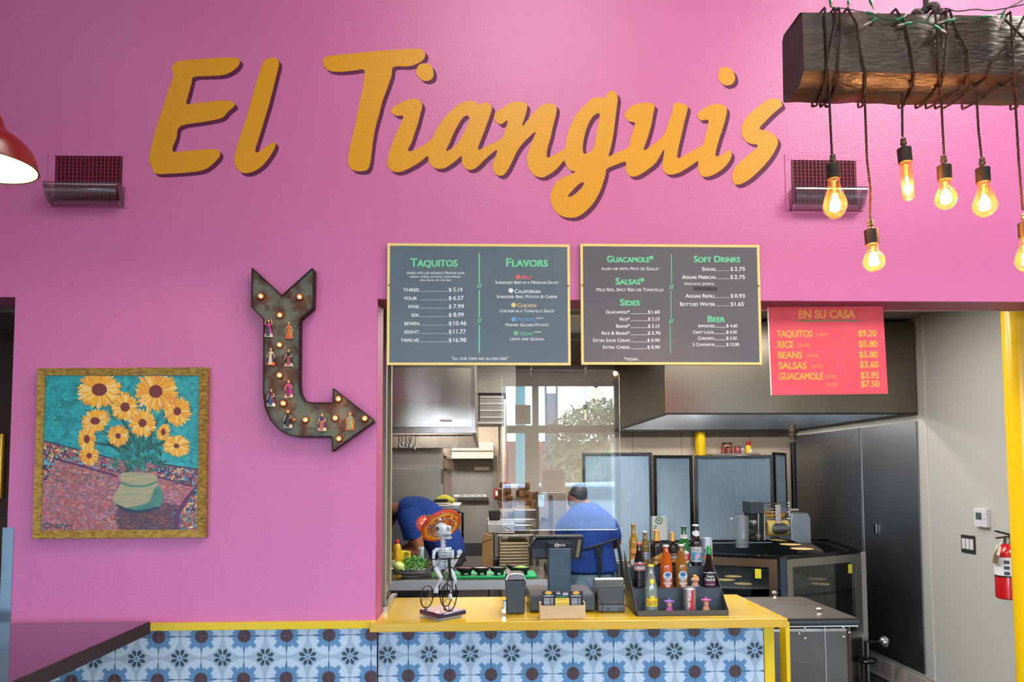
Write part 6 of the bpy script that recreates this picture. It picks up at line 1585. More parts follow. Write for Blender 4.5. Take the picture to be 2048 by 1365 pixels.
y1, y0 = atx(1922, 1089, XR - .006).y, atx(1950, 1089, XR - .006).y; z1, z0 = atx(1936, 1071, XR).z, atx(1936, 1107, XR).z
MB().box(XR - .006, XR - .001, y0, y1, z0, z1).build('plate', M('plate_dark', '#3e3f3d', .4, .5), t, bevel=.002)
w = (y1 - y0)
for k in range(3): MB().box(XR - .012, XR - .006, y0 + w * (.1 + .28 * k), y0 + w * (.32 + .28 * k), z0 + .22 * (z1 - z0), z0 + .8 * (z1 - z0)).build('rocker', M('rocker_white', '#d8d8dc', .4), t, bevel=.002)
XE = XR - .09; p = atx(2015, 1100, XE); yE = p.y; rE = .075
t = thing('fire_extinguisher', 'red fire extinguisher with inspection tag hanging beside the yellow column', 'extinguisher', (XE, yE, atx(2015, 1197, XE).z))
z0 = atx(2015, 1197, XE).z; z1 = atx(2015, 1088, XE).z; H = z1 - z0
pf = lambda a, b: (a * rE, z0 + b * H)
MB().lathe([(rE * .92, 0), (rE, H * .02), (rE, H * .78), (rE * .85, H * .88), (rE * .45, H * .97), (rE * .3, H * 1.0)], (XE, yE, z0), 32).build('cylinder', M('extinguisher_red', '#b4141c', .22, coat=.4), t, smooth=True)
MB().lathe([(rE * 1.006, H * .42), (rE * 1.006, H * .76)], (XE, yE, z0), 32).build('instruction_label', M('label_white', '#d8dae0', .5), t, smooth=True)
mb = MB()
for k in range(3): a = math.radians(252 + 0); mb.obox((XE + (rE + .001) * math.cos(a - .4), yE + (rE + .001) * math.sin(a - .4), z0 + H * (.48 + .1 * k)), .03, .004, .02, Matrix.Rotation(a - .4 + 1.57, 3, 'Z'))
mb.build('pictogram', M('picto_dark', '#3a3a4a', .5), t)
for k, ch in enumerate('ABC'):
    a = math.radians(268); cxe = XE + (rE + .002) * math.cos(a); MB().obox((cxe, yE + (rE + .0015) * math.sin(a), z0 + H * (.70 - .11 * k)), .02, .003, .06, Matrix.Rotation(a + 1.57, 3, 'Z')).build('rating_panel', M('rating_yellow', '#c9d022', .5), t)
MB().lathe([(rE * 1.01, H * .40), (rE * 1.01, H * .43)], (XE, yE, z0), 32).build('band', BLACK, t, smooth=True)
MB().lathe([(.02, 0), (.022, .03), (.016, .05)], (XE, yE, z1 - .01), 14).build('valve', M('valve_steel', '#8a8780', .3, .9), t, smooth=True)
MB().obox((XE - .02, yE, z1 + .065), .11, .02, .012, Matrix.Rotation(.25, 3, 'Y')).obox((XE - .02, yE, z1 + .04), .10, .02, .01, Matrix.Rotation(-.1, 3, 'Y')).build('lever', BLACK, t, bevel=.003)
MB().tube(smooth_pts([(XE + .02, yE - .02, z1 + .03), (XE + .06, yE - .05, z1 - .02), (XE + .07, yE - .06, z1 - .2)], 4, False), .01, 8).build('hose', BLACK, t, smooth=True)
g = [atx(1993, 1090, XE - .09), atx(2003, 1095, XE - .09), atx(1995, 1130, XE - .09), atx(1984, 1126, XE - .09)]
MB().add(g + [v + Vector((0, .002, 0)) for v in g], [(0, 1, 2, 3), (7, 6, 5, 4), (0, 4, 5, 1), (2, 6, 7, 3)]).build('inspection_tag', M('tag_cream', '#d8ceb4', .7), t)
MB().cyl(atx(1998, 1092, XE - .09), (XE - .02, yE, z1 + .04), .0015, n=5).build('tag_string', WHITE, t)
# ------------------------------------------------------------------ people
def loft(mb, rings, n=20):
    vs = []; k = len(rings)
    for c, rx, ry in rings:
        for j in range(n): a = 6.2832 * j / n; vs.append((c[0] + rx * math.cos(a), c[1] + ry * math.sin(a), c[2]))
    fs = [(i * n + j, i * n + (j + 1) % n, (i + 1) * n + (j + 1) % n, (i + 1) * n + j) for i in range(k - 1) for j in range(n)]
    fs += [tuple(range(n))[::-1], tuple((k - 1) * n + j for j in range(n))]
    mb.add(vs, fs)
def seg(mb, pts, rs): mb.tube(smooth_pts([tuple(p) for p in pts], 4, False), [r[0] for r in smooth_pts([(r,) for r in rs], 4, False)], 14)
def hand(mb, wrist, d, up):
    """palm and five separate, slightly curled fingers; d = direction of the hand, up = back of the hand"""
    d = Vector(d).normalized(); up = Vector(up).normalized(); s = d.cross(up).normalized()
    rm = Matrix((d, s, up)).transposed(); c = Vector(wrist) + d * .05
    mb.ball(c, .05, .04, .016, 12, 8, rot=rm)
    for k, (o_, L) in enumerate(((-.030, .062), (-.010, .075), (.010, .08), (.028, .072))):
        b = Vector(wrist) + d * .085 + s * o_
        mb.tube([b - d * .02, b + d * L * .4, b + d * L * .75 - up * .012, b + d * L * .95 - up * .034], [.0095, .009, .008, .0062], 8)
    b = Vector(wrist) + d * .035 - s * .034
    mb.tube([b, b - s * .022 + d * .025 - up * .008, b - s * .02 + d * .055 - up * .018], [.012, .0105, .0075], 8)
SKIN = M('skin_tan', '#9c6244', .5); SHIRT = M('shirt_royal_blue', '#0a3a8c', .85, var=(5, '#083178'), bump=(9, .5, .03)); JEAN = M('denim_worn', '#2f4a66', .85, var=(9, '#6e8396', .14), bump=(40, .3, .004)); DPANT = M('pants_black', '#15171f', .85)
HAIRB = M('hair_black', '#0f0d0d', .6, bump=(120, .4, .004)); APR = M('apron_black', '#0b0c12', .8)
# standing worker, back to the camera
Y2 = 2.62; k2 = ppm(Y2)
P2 = lambda px, py, dy=0.0: at(px, py, Y2) + Vector((0, dy, 0))
w2 = thing('person', 'person seen from behind in a royal blue shirt, black apron ties and worn jeans', 'person', (P2(1180, 1100).x, Y2, 0))
xc = P2(1182, 1160).x; zw = P2(1180, 1145).z
b = MB()
loft(b, [((xc, Y2, zw - .08), .17, .12), ((xc, Y2, zw + .05), .165, .115), ((P2(1178, 1090).x, Y2, P2(1178, 1090).z), .17, .12), ((P2(1176, 1050).x, Y2, P2(0, 1050).z), .17, .11), ((P2(1174, 1034).x, Y2, P2(0, 1034).z), .13, .09), ((P2(1171, 1022).x, Y2 + .01, P2(0, 1022).z), .08, .06)])
seg(b, [P2(1171, 1022), P2(1166, 1008, .02), P2(1160, 996, .03)], [.062, .055, .056])
hd2 = P2(1156, 993, .03)
b.ball(hd2, .076, .095, .108, 18, 14, rot=Matrix.Rotation(.25, 3, 'Y')); b.ball(hd2 + Vector((-.035, .06, -.05)), .045, .05, .05, 12, 8)
b.ball(hd2 + Vector((-.03, .105, -.01)), .014, .022, .02, 8, 6)
for s_ in (-1, 1): b.ball(hd2 + Vector((s_ * .078, .0, -.01)), .012, .018, .028, 8, 6)
LW = P2(1130, 1100, .38); RW = P2(1212, 1098, .36)
seg(b, [P2(1146, 1044), P2(1127, 1062, .02), P2(1120, 1092, .08), P2(1124, 1098, .24), LW], [.05, .05, .045, .04, .028])
seg(b, [P2(1204, 1046), P2(1222, 1060, .0), P2(1234, 1086, .04), P2(1226, 1094, .2), RW], [.05, .05, .045, .04, .028])
for s_ in (-1, 1):
    h = Vector((xc + s_ * .09, Y2, zw - .1)); seg(b, [h, (h.x + s_ * .01, Y2 + .02, .50), (h.x + s_ * .015, Y2 + .01, .10)], [.09, .062, .042]); b.ball((h.x + s_ * .015, Y2 + .07, .045), .045, .12, .04, 12, 8)
bd = blob(b, .012, 4); hand(bd, LW, (0, 1, -.2), (0, 0, 1)); hand(bd, RW, (-.1, 1, -.2), (0, 0, 1))
bd.build('body', SKIN, w2, smooth=True)
b = MB(); b.ball(hd2 + Vector((.006, -.012, .016)),   .076, .088, .098, 18, 14, rot=Matrix.Rotation(.25, 3, 'Y')); blob(b, .01, 3).build('hair', HAIRB, w2, smooth=True)
b = MB(); b.tube([hd2 + Vector((.077 * math.cos(a / 20 * 6.2832), .091 * math.sin(a / 20 * 6.2832) - .0, .012 - .02 * math.cos(a / 20 * 6.2832))) for a in range(20)], .006, 6, closed=True); b.build('headband', BLACK, w2, smooth=True)
b = MB()
loft(b, [((xc, Y2, zw + .0), .225, .155), ((xc, Y2, zw + .07), .218, .15), ((P2(1180, 1100).x, Y2, P2(0, 1100).z), .195, .145), ((P2(1176, 1060).x, Y2, P2(0, 1060).z), .213, .15), ((P2(1175, 1038).x, Y2, P2(0, 1038).z), .2, .135), ((P2(1173, 1024).x, Y2, P2(0, 1024).z), .14, .105), ((P2(1170, 1012).x, Y2 + .01, P2(0, 1012).z), .085, .07)])
seg(b, [P2(1150, 1037), P2(1131, 1052, .01), P2(1125, 1078, .04), P2(1124, 1090, .08)], [.08, .075, .068, .065])
seg(b, [P2(1202, 1038), P2(1219, 1052, .0), P2(1227, 1070, .01), P2(1229, 1079, .03)], [.08, .075, .07, .066])
blob(b, .014, 5).build('shirt', SHIRT, w2, smooth=True)
b = MB()
loft(b, [((xc, Y2, zw - .22), .205, .15), ((xc, Y2, zw - .12), .215, .155), ((xc, Y2, zw + .0), .20, .14)])
for s_ in (-1, 1): h = Vector((xc + s_ * .1, Y2, zw - .16)); seg(b, [h, (h.x + s_ * .01, Y2 + .01, .5), (h.x + s_ * .015, Y2 + .0, .12)], [.115, .088, .07])
blob(b, .014, 4).build('jeans', JEAN, w2, smooth=True)
b = MB()
for s_ in (-1, 1): x = xc + s_ * .085; b.prism([(x - .06, zw - .1), (x + .06, zw - .1), (x + .055, zw - .22), (x, zw - .25), (x - .055, zw - .22)], Y2 - .168, Y2 - .16)
b.build('pocket', M('denim_pocket', '#3c5872', .85, bump=(60, .4, .004)), w2, bevel=.003)['kind'] = 'stuff'
zt2_ = P2(0, 1098).z; xk = P2(1187, 1100).x
b = MB()
b.tube(smooth_pts([(xc - .2, Y2 - .09, zt2_ - .06), (xc - .1, Y2 - .145, zt2_ - .03), (xk, Y2 - .158, zt2_), (xc + .13, Y2 - .14, zt2_ + .03), (xc + .21, Y2 - .06, zt2_ + .05)], 4, False), .009, 6)
b.tube(smooth_pts([(xk, Y2 - .165, zt2_), (xk + .015, Y2 - .18, zt2_ - .12), (xk + .02, Y2 - .18, zt2_ - .25), (xk - .01, Y2 - .18, zt2_ - .36)], 4, False), .012, 6, flat=.5)
b.tube(smooth_pts([(xk + .01, Y2 - .165, zt2_), (xk + .035, Y2 - .18, zt2_ - .1), (xk + .03, Y2 - .185, zt2_ - .2), (xk, Y2 - .185, zt2_ - .33)], 4, False), .010, 6, flat=.5)
b.tube([(xk + .02 + .025 * math.cos(a / 12 * 6.2832), Y2 - .17, zt2_ - .025 + .035 * math.sin(a / 12 * 6.2832)) for a in range(12)], .006, 6, closed=True)
b.build('apron_ties', APR, w2, smooth=True)
b = MB(); b.tube(smooth_pts([(xc + .215, Y2 - .03, zt2_ + .05), (xc + .24, Y2 - .06, zt2_ - .12), (xc + .255, Y2 - .06, zt2_ - .3), (xc + .26, Y2 - .05, zt2_ - .5)], 4, False), .014, 6)
loft(b, [((xc, Y2 + .16, .45), .23, .02), ((xc, Y2 + .17, zw + .1), .23, .02), ((xc, Y2 + .165, zw + .45), .14, .02)])
b.build('apron', APR, w2, smooth=True)
# bent worker
Y1 = 3.3
P1 = lambda px, py, dy=0.0: at(px, py, Y1) + Vector((0, dy, 0))
w1 = thing('person', 'person in a royal blue shirt bending forward over the prep table at left', 'person', (P1(895, 1100).x, Y1, 0))
b = MB()
seg(b, [P1(898, 1125), P1(888, 1085), P1(866, 1052), P1(838, 1032), P1(806, 1024)], [.14, .145, .15, .15, .11])
seg(b, [P1(806, 1020), P1(792, 1020), P1(780, 1026)], [.07, .056, .055])
h1 = P1(770, 1034); rm = Matrix.Rotation(-.9, 3, 'Y')
b.ball(h1, .085, .078, .112, 18, 14, rot=rm); b.ball(h1 + Vector((-.02, 0, -.075)), .05, .05, .05, 12, 8); b.ball(h1 + Vector((-.085, 0, -.05)), .02, .014, .022, 8, 6)
b.ball(h1 + Vector((.0, -.078, .0)), .018, .012, .03, 8, 6)
WL = P1(792, 1112, -.16); WR_ = P1(776, 1108, .15)
seg(b, [P1(820, 1030, -.17), P1(832, 1062, -.2), P1(840, 1098, -.2), P1(815, 1104, -.19), WL], [.075, .068, .052, .045, .032])
seg(b, [P1(812, 1030, .17), P1(818, 1062, .2), P1(822, 1096, .2), WR_], [.075, .065, .05, .032])
for s_ in (-1, 1):
    x = P1(898, 1125).x; seg(b, [(x, Y1 + s_ * .09, P1(0, 1128).z), (x - .02, Y1 + s_ * .1, .5), (x + .02, Y1 + s_ * .1, .1)], [.095, .062, .042]); b.ball((x - .04, Y1 + s_ * .1, .045), .12, .045, .04, 12, 8)
bd = blob(b, .013, 4); hand(bd, WL, (-1, 0, -.3), (0, 0, 1)); hand(bd, WR_, (-1, 0, -.3), (0, 0, 1))
bd.build('body', SKIN, w1, smooth=True)
b = MB(); b.ball(h1 + Vector((.02, 0, .025)), .09, .084, .1, 18, 14, rot=rm); blob(b, .01, 3).build('hair', HAIRB, w1, smooth=True)
b = MB()
seg(b, [P1(896, 1112), P1(888, 1085), P1(866, 1054), P1(838, 1032), P1(812, 1022), P1(797, 1020)], [.17, .178, .182, .18, .14, .085])
for s_, dx in ((-1, 0), (1, -6)): seg(b, [P1(818 + dx, 1026, s_ * .14), P1(826 + dx, 1048, s_ * .19), P1(830 + dx, 1076, s_ * .2)], [.11, .1, .085])
blob(b, .014, 5).build('shirt', SHIRT, w1, smooth=True)
b = MB(); x = P1(898, 1125).x
seg(b, [P1(893, 1100), P1(899, 1130)], [.15, .165])
for s_ in (-1, 1): seg(b, [(x, Y1 + s_ * .08, P1(0, 1128).z), (x - .01, Y1 + s_ * .1, .5), (x + .02, Y1 + s_ * .1, .12)], [.13, .09, .07])
blob(b, .014, 4).build('trousers', DPANT, w1, smooth=True)
# ------------------------------------------------------------------ things on the counter
CZt = CZ
# napkin dispenser
Yn = .12
t = thing('napkin_dispenser', 'slate grey upright napkin dispenser with steel hood', 'dispenser', (at(1031, 1228, Yn).x, Yn + .05, CZt))
a, b = at(1014, 1228, Yn), at(1049, 1228, Yn); zt = at(1031, 1163, Yn).z; tp = at(1031, 1146, Yn + .05).z
at0, bt0 = at(1011, 1165, Yn).x, at(1052.5, 1165, Yn).x
vs = [(a.x, Yn, CZt + .002), (b.x, Yn, CZt + .002), (b.x, Yn + .12, CZt + .002), (a.x, Yn + .12, CZt + .002), (at0, Yn - .004, zt), (bt0, Yn - .004, zt), (bt0, Yn + .13, zt), (at0, Yn + .13, zt)]
MB().add(vs, [(0, 3, 2, 1), (4, 5, 6, 7), (0, 1, 5, 4), (1, 2, 6, 5), (2, 3, 7, 6), (3, 0, 4, 7)]).build('body', CHAR, t, bevel=.005)
ct = [(at0 - .002, zt), (at0 + .006, zt + .028), (at0 + .022, tp), (bt0 - .022, tp), (bt0 - .006, zt + .028), (bt0 + .002, zt)]
MB().prism(ct, Yn + .01, Yn + .128).build('hood', M('hood_taupe', '#8d8480', .28, .9), t, bevel=.006)
MB().tube(smooth_pts([(at0 + .004, Yn - .004, zt + .006), (at0 + .022, Yn - .006, zt + .034), (bt0 - .022, Yn - .006, zt + .034), (bt0 - .004, Yn - .004, zt + .006)], 4, False), .004, 6).build('bracket', CHROME, t, smooth=True)
MB().obox((a.x - .012, Yn + .0, CZt + .045), .02, .02, .05).obox((a.x - .016, Yn - .005, CZt + .02), .025, .018, .03).build('latch', CHROME, t, bevel=.004)
# register
Yr = .16
t = thing('cash_register', 'slate grey point-of-sale terminal on its cash drawer, screen facing the kitchen', 'register', (at(1121, 1230, Yr).x, Yr + .2, CZt))
x0, x1 = at(1061, 1228, Yr).x, at(1191, 1228, Yr).x
zd = at(1120, 1192, Yr).z
MB().box(x0, x1, Yr, Yr + .36, CZt + .006, zd).build('cash_drawer', M('drawer_slate', '#3a4651', .38), t, bevel=.006)
MB().box(x0 + .002, x1 - .002, Yr + .004, Yr + .35, zd - .001, zd + .002).build('drawer_top', M('drawer_top', '#4a4548', .3), t)
cx0_, cx1_ = at(1097, 1120, Yr + .12).x, at(1142, 1120, Yr + .12).x; zc0 = zd; zc1 = at(1120, 1087, Yr + .12).z
MB().box(cx0_, cx1_, Yr + .12, Yr + .2, zc0, at(1120, 1100, Yr + .12).z).build('column', M('column_slate', '#3f5563', .45, var=(20, '#35485a')), t, bevel=.008)
MB().box(cx0_, cx1_, Yr + .12, Yr + .2, at(1120, 1099, Yr + .12).z, zc1).build('column_cap', BLACKG, t, bevel=.004)
MB().box(cx0_ + .002, cx1_ - .002, Yr + .118, Yr + .12, at(1120, 1099.4, Yr + .12).z, at(1120, 1098.2, Yr + .12).z).build('trim_line', CHROME, t)
mb = MB(); mb.text('NCR', 1118, 1131, 1093, 3.6, Yr + .1175, .01)
p = at(1113.5, 1091.5, Yr + .117)
mb.build('lettering', WHITE, t)
MB().tube([(p.x + .012 * math.cos(i / 16 * 6.2832), p.y, p.z + .008 * math.sin(i / 16 * 6.2832)) for i in range(16)], .0012, 5, closed=True).tube([(p.x + .006 * math.cos(i / 16 * 6.2832), p.y, p.z + .005 * math.sin(i / 16 * 6.2832)) for i in range(16)], .0012, 5, closed=True).build('emblem', WHITE, t)
Ym = Yr + .2
pts = [(1056, 1098), (1072, 1078), (1166, 1075), (1167, 1080), (1162, 1119), (1070, 1120), (1063, 1112)]
pw = [(at(px, py, Ym).x, at(px, py, Ym).z) for px, py in pts]
MB().prism(pw, Ym, Ym + .06).build('screen_back', M('screen_black', '#0a0d12', .18), t, bevel=.006)
MB().pbox(1071, 1167, 1072.5, 1077.5, Ym - .02, .1).build('screen_top_edge', M('edge_black', '#1a1d20', .25), t, bevel=.003)
a = [at(1156, 1080, Ym - .006), at(1163, 1080, Ym - .006), at(1157, 1115, Ym - .006), at(1151, 1115, Ym - .006)]
MB().prism([(p.x, p.z) for p in a], Ym - .008, Ym).build('card_slot', M('slot_bronze', '#6e6048', .35, .6), t)
MB().pbox(1064, 1097, 1098, 1117, Ym - .006, .006).build('screen_panel', M('screen_dark_grey', '#20262e', .3), t, bevel=.004)
# flyer box
Yx = -.02
t = thing('flyer_box', 'pale bamboo box holding folded black menus in front of the register', 'box', (at(1126, 1238, Yx).x, Yx + .03, CZt))
x0, x1 = at(1080, 1237, Yx).x, at(1171, 1237, Yx).x; zt = at(1126, 1212, Yx).z
BAM = M('bamboo', '#cdb78f', .5, var=(9, '#bfa57a'), stretch=(1, 1, 8))
MB().box(x0, x1, Yx, Yx + .008, CZt + .001, zt).build('front', BAM, t, bevel=.001)
MB().box(x0, x1, Yx + .06, Yx + .068, CZt + .001, zt + .008).build('back', BAM, t, bevel=.001)
for xa in (x0, x1 - .006): MB().box(xa, xa + .006, Yx + .008, Yx + .06, CZt + .001, zt + .012).build('side', BAM, t)
FB = M('flyer_black', '#14161a', .4); FY = M('flyer_yellow', '#e2c64a', .5); FT = M('flyer_text', '#b9bcc8', .5); FG = M('flyer_green', '#2f9a6a', .5)
for k, (pa, pb, lab) in enumerate(((1084, 1110, 'black folded menu at the left end of the bamboo box'), (1110, 1139, 'black and yellow menu in the middle of the bamboo box'), (1139, 1166, 'black folded menu at the right end of the bamboo box'))):
    Yq = Yx + .02 + (.006 if k == 1 else 0); f = thing('menu_flyer', lab, 'menu', (at((pa + pb) / 2, 1230, Yq).x, Yq, CZt + .01), 'menus in the bamboo box')
    MB().pbox(pa, pb, 1183, 1232, Yq, .012).build('sheet', FB, f)
    if k != 1:
        p = at((pa + pb) / 2, 1186.5, Yq - .001); MB().ball((p.x, Yq, p.z), 7 / ppm(Yq), .001, 3.3 / ppm(Yq), 18, 8).build('logo_oval', M('logo_orange', '#e0a83a', .5), f)
        mb = MB()
        for j in range(5): mb.pbox(pa + 4, pa + 16, 1197.5 + j * 2.7, 1199 + j * 2.7, Yq - .001, .0005).pbox(pa + 18, pa + 22, 1197.5 + j * 2.7, 1199 + j * 2.7, Yq - .001, .0005)
        mb.pbox(pa + 3, pa + 23, 1192, 1193.6, Yq - .001, .0005); mb.build('print', FT, f)['kind'] = 'stuff'
        MB().pbox(pa + 8, pa + 18, 1190, 1191.3, Yq - .001, .0005).build('heading', FG, f)
    else:
        MB().pbox(pa + .5, pb - .5, 1197, 1212, Yq - .004, .003).build('yellow_card', FY, f)
        mb = MB(); mb.pbox(pa + 3, pa + 11, 1186, 1187.3, Yq - .001, .0005).pbox(pa + 16, pa + 26, 1186, 1187.3, Yq - .001, .0005).pbox(pa + 3, pa + 11, 1188, 1189.3, Yq - .001, .0005).pbox(pa + 15, pa + 27, 1188, 1191, Yq - .001, .0005); mb.build('print', FT, f)['kind'] = 'stuff'
        MB().pbox(pa + 3, pb - 4, 1193, 1194.6, Yq - .001, .0005).pbox(pa + 4, pa + 10, 1184, 1185.2, Yq - .001, .0005).build('heading', FG, f)['kind'] = 'stuff'
        MB().pbox(pa + 5, pb - 5, 1199.5, 1200.4, Yq - .005, .0008).pbox(pa + 5, pb - 5, 1207.5, 1208.4, Yq - .005, .0008).build('yellow_print', M('print_ochre', '#a8862a', .5), f)['kind'] = 'stuff'
# receipt printer
Yp = .14
t = thing('receipt_printer', 'slate receipt printer with arched feet beside the bottle display', 'printer', (at(1222, 1226, Yp).x, Yp + .08, CZt))
x0, x1 = at(1197, 1226, Yp).x, at(1251, 1226, Yp).x; z1 = at(1222, 1181, Yp).z; zb_p = at(1222, 1211, Yp).z
MB().box(x0, x1, Yp, Yp + .17, CZt + .003, zb_p).build('base', M('printer_base', '#52616e', .4), t, bevel=.004)
MB().box(x0 - .004, x1 - .002, Yp + .003, Yp + .17, zb_p, z1 + .01).build('case', M('printer_case', '#3c444c', .42), t, bevel=.006)
MB().tube([(x0 - .014, Yp + .045, z1 + .015), (x1 - .004, Yp + .045, z1 + .015)], .042, 20).build('cover', M('printer_cover', '#3f4549', .3), t, smooth=True)
MB().tube([(x0, Yp + .012, z1 + .018), (x1 - .006, Yp + .012, z1 + .018)], .006, 8).build('cutter_bar', CHROME, t, smooth=True)
for px, w_ in ((1217, 8), (1239, 3.5), (1245, 4)):
    a = at(px - w_ / 2, 1224, Yp - .001); b = at(px + w_ / 2, 1224, Yp - .001); zt_p = at(px, 1216.5, Yp).z; r = (b.x - a.x) / 2; cx = (a.x + b.x) / 2
    MB().prism([(a.x, CZt + .006), (b.x, CZt + .006), (b.x, zt_p - r)] + [(cx + r * math.cos(i / 8 * 3.1416), zt_p - r + r * math.sin(i / 8 * 3.1416)) for i in range(9)] + [(a.x, zt_p - r)], Yp - .002, Yp + .002).build('port', BLACKG, t)
mb = MB(); cp = smooth_pts([(1196, 1194), (1203, 1203), (1206, 1212), (1205, 1222), (1203, 1228)], 5, False)
for q_ in cp: mb.ball(at(q_[0], q_[1], Yp - .008), .0022, n=6, m=4)
o = mb.build('ball_chain', BLACK, t); o['kind'] = 'stuff'
o = MB().tube(smooth_pts([(at(1253, 1205, .3).x, .3, CZt + .02), (at(1262, 1190, .3).x, .36, CZt + .05), (at(1256, 1180, .3).x, .42, CZt + .09)], 4, False), .008, 8).build('cable', M('cable_cream', '#c9bd9a', .6), smooth=True)
tag(o, 'short cream cable between printer and bottle display', 'cable')

# ------------------------------------------------------------------ stepped bottle display
qb = lambda u, v: (1220 + u / 5.686, 1020 + v / 5.686)
Ya, Yb2, Yc2, Yd = .03, .125, .225, .335
RK = M('rack_grey', '#3d4750', .45, metal=.2, bump=(200, .05, .001)); RKE = M('rack_edge', '#4a4845', .45, .3)
L0, R0 = at(*qb(303, 1180), Ya).x, at(*qb(1345, 1150), Ya).x
zT1 = CZt + .008; zT2 = at(*qb(700, 898), Yb2).z; zT3 = at(*qb(700, 648), Yc2).z; zTop = at(*qb(196, 462), Yd).z
dr = thing('bottle_display', 'grey metal three-step display rack holding bottles and cans', 'rack', ((L0 + R0) / 2, (Ya + Yd) / 2, CZt))
MB().box(L0, R0, Ya, Yb2, CZt + .001, zT1).build('bottom_shelf', RK, dr)
MB().box(L0, R0, Ya - .003, Ya, CZt + .001, CZt + .026).build('front_lip', RKE, dr)
for y0, y1, z0, z1, nm in ((Yb2, Yb2 + .003, zT1, zT2, 'riser'), (Yc2, Yc2 + .003, zT2, zT3, 'riser')): MB().box(L0 + .003, R0 - .003, y0, y1, z0, z1).build(nm, RK, dr)
MB().box(L0 + .003, R0 - .003, Yb2 - .002, Yc2, zT2 - .003, zT2).build('middle_shelf', RK, dr); MB().box(L0 + .003, R0 - .003, Yc2 - .002, Yd, zT3 - .003, zT3).build('top_shelf', RK, dr)
for x in (L0, R0 - .003):
    prof = [(Ya - .003, CZt + .001), (Ya - .003, CZt + .028), (Yd, zTop), (Yd + .004, zTop), (Yd + .004, CZt + .001)]
    vs = [(x, y, z) for y, z in prof] + [(x + .003, y, z) for y, z in prof]
    MB().add(vs, [(0, 1, 2, 3, 4), (9, 8, 7, 6, 5)] + [(i, (i + 1) % 5, (i + 1) % 5 + 5, i + 5) for i in range(5)]).build('side_panel', RKE, dr)
# bottles
def glass(name, col, rough=.08): return M(name, col, rough, spec=.6, coat=.3)
def bottle(nm, lab, u, vtop, tier, width, prof, gmat, capm, labels, group='bottles and cans on the display', foil=None):
    Y = {1: .075, 2: .175, 3: .28}[tier]; z0 = {1: zT1, 2: zT2, 3: zT3}[tier] + .0008
    px, py = qb(u, vtop); p = at(px, py, Y); H = p.z - z0; r = width / 2 / 5.686 / ppm(Y)
    t = thing(nm, lab, 'can' if nm.endswith('can') else 'bottle', (p.x, Y, z0), group)
    pr = smooth_pts([(a * r, b * H) for a, b in prof], 3, False)
    pr = [(.0, 0)] + [(max(a, .0), b) for a, b in pr]
    MB().lathe(pr, (p.x, Y, z0), 28).build('body', gmat, t, smooth=True)
    if capm: rc = prof[-1][0] * r * 1.22; MB().lathe([(rc * 1.05, H * .965), (rc, H * .975), (rc, H), (.001, H * 1.003)], (p.x, Y, z0), 20).build('cap', capm, t, smooth=True)
    def rad(z):
        for (a0, b0), (a1, b1) in zip(prof, prof[1:]):
            if b0 <= z <= b1: return r * (a0 + (a1 - a0) * (z - b0) / max(b1 - b0, 1e-6))
        return r * prof[-1][0]
    if foil: 
        z_a, z_b, fm = foil; MB().lathe([(rad(z_a + (z_b - z_a) * i / 6) * 1.05 + .0005, H * (z_a + (z_b - z_a) * i / 6)) for i in range(7)], (p.x, Y, z0), 22).build('foil', fm, t, smooth=True)
    for L in labels:
        v0, v1, mt, kind = L[:4]; zt_, zb2_ = at(*qb(u, v0), Y).z, at(*qb(u, v1), Y).z
        if kind == 'band':
            f0, f1 = (zb2_ - z0) / H, (zt_ - z0) / H
            MB().lathe([(rad(f0 + (f1 - f0) * i / 4) + .0006, zb2_ - z0 + (zt_ - zb2_) * i / 4) for i in range(5)], (p.x, Y, z0), 28).build('label', mt, t, smooth=True)
        elif kind in ('oval', 'rect'):
            w = L[4] / 2 / 5.686 / ppm(Y); n = 20; pts = []
            zc = (zt_ + zb2_) / 2; hh = (zt_ - zb2_) / 2; f = (zc - z0) / H; rr_ = rad(f) + .0009; sl = L[5] if len(L) > 5 else 0
            ex = .0005 * (L[6] if len(L) > 6 else 0); NR, NC = 10, 12; g = []
            for i in range(NR + 1):
                s_ = -1 + 2 * i / NR; hw = w * (math.sqrt(max(0, 1 - s_ * s_)) + .01 if kind == 'oval' else 1)
                for j in range(NC + 1):
                    x = hw * (-1 + 2 * j / NC); z_ = zc + s_ * hh + sl * x; R_ = max(rad(min(max((z_ - z0) / H, 0), .97)) + .0009, abs(x) + 1e-4)
                    g.append((p.x + x, Y - math.sqrt(max(R_ ** 2 - x * x, 0)) - ex, z_))
            MB().add(g, [(i * (NC + 1) + j, i * (NC + 1) + j + 1, (i + 1) * (NC + 1) + j + 1, (i + 1) * (NC + 1) + j) for i in range(NR) for j in range(NC)]).build('label', mt, t)
        elif kind == 'text':
            s_, w, off = L[4], L[5], (L[6] if len(L) > 6 else .0012); f = ((zb2_ + zt_) / 2 - z0) / H
            mb = MB(); a_, b_ = qb(u - w / 2, v1), qb(u + w / 2, v1); mb.text(s_, a_[0], b_[0], a_[1], (v1 - v0) / 5.686, Y, .008, cyl=(p.x, Y, rad(f) + off)); mb.build('lettering', mt, t)
    return t
LN = [(.92, 0), (1, .03), (1, .54), (.93, .61), (.70, .69), (.54, .78), (.48, .86), (.46, .97), (.48, .985)]      # long neck
CN = [(.9, 0), (.95, .04), (.88, .22), (1, .42), (.97, .55), (.70, .72), (.48, .85), (.42, .97)]                  # curvy soda
JN = [(.92, 0), (1, .03), (1, .42), (.94, .53), (.72, .68), (.50, .82), (.42, .9), (.41, .97)]                     # soda cone
CAPW, CAPT, CAPR, CAPY = M('cap_white', '#cfd4d8', .35, .3), M('cap_tan', '#b0814a', .35, .5), M('cap_scarlet', '#c8402f', .35), M('cap_yellow', '#d8c43a', .35)
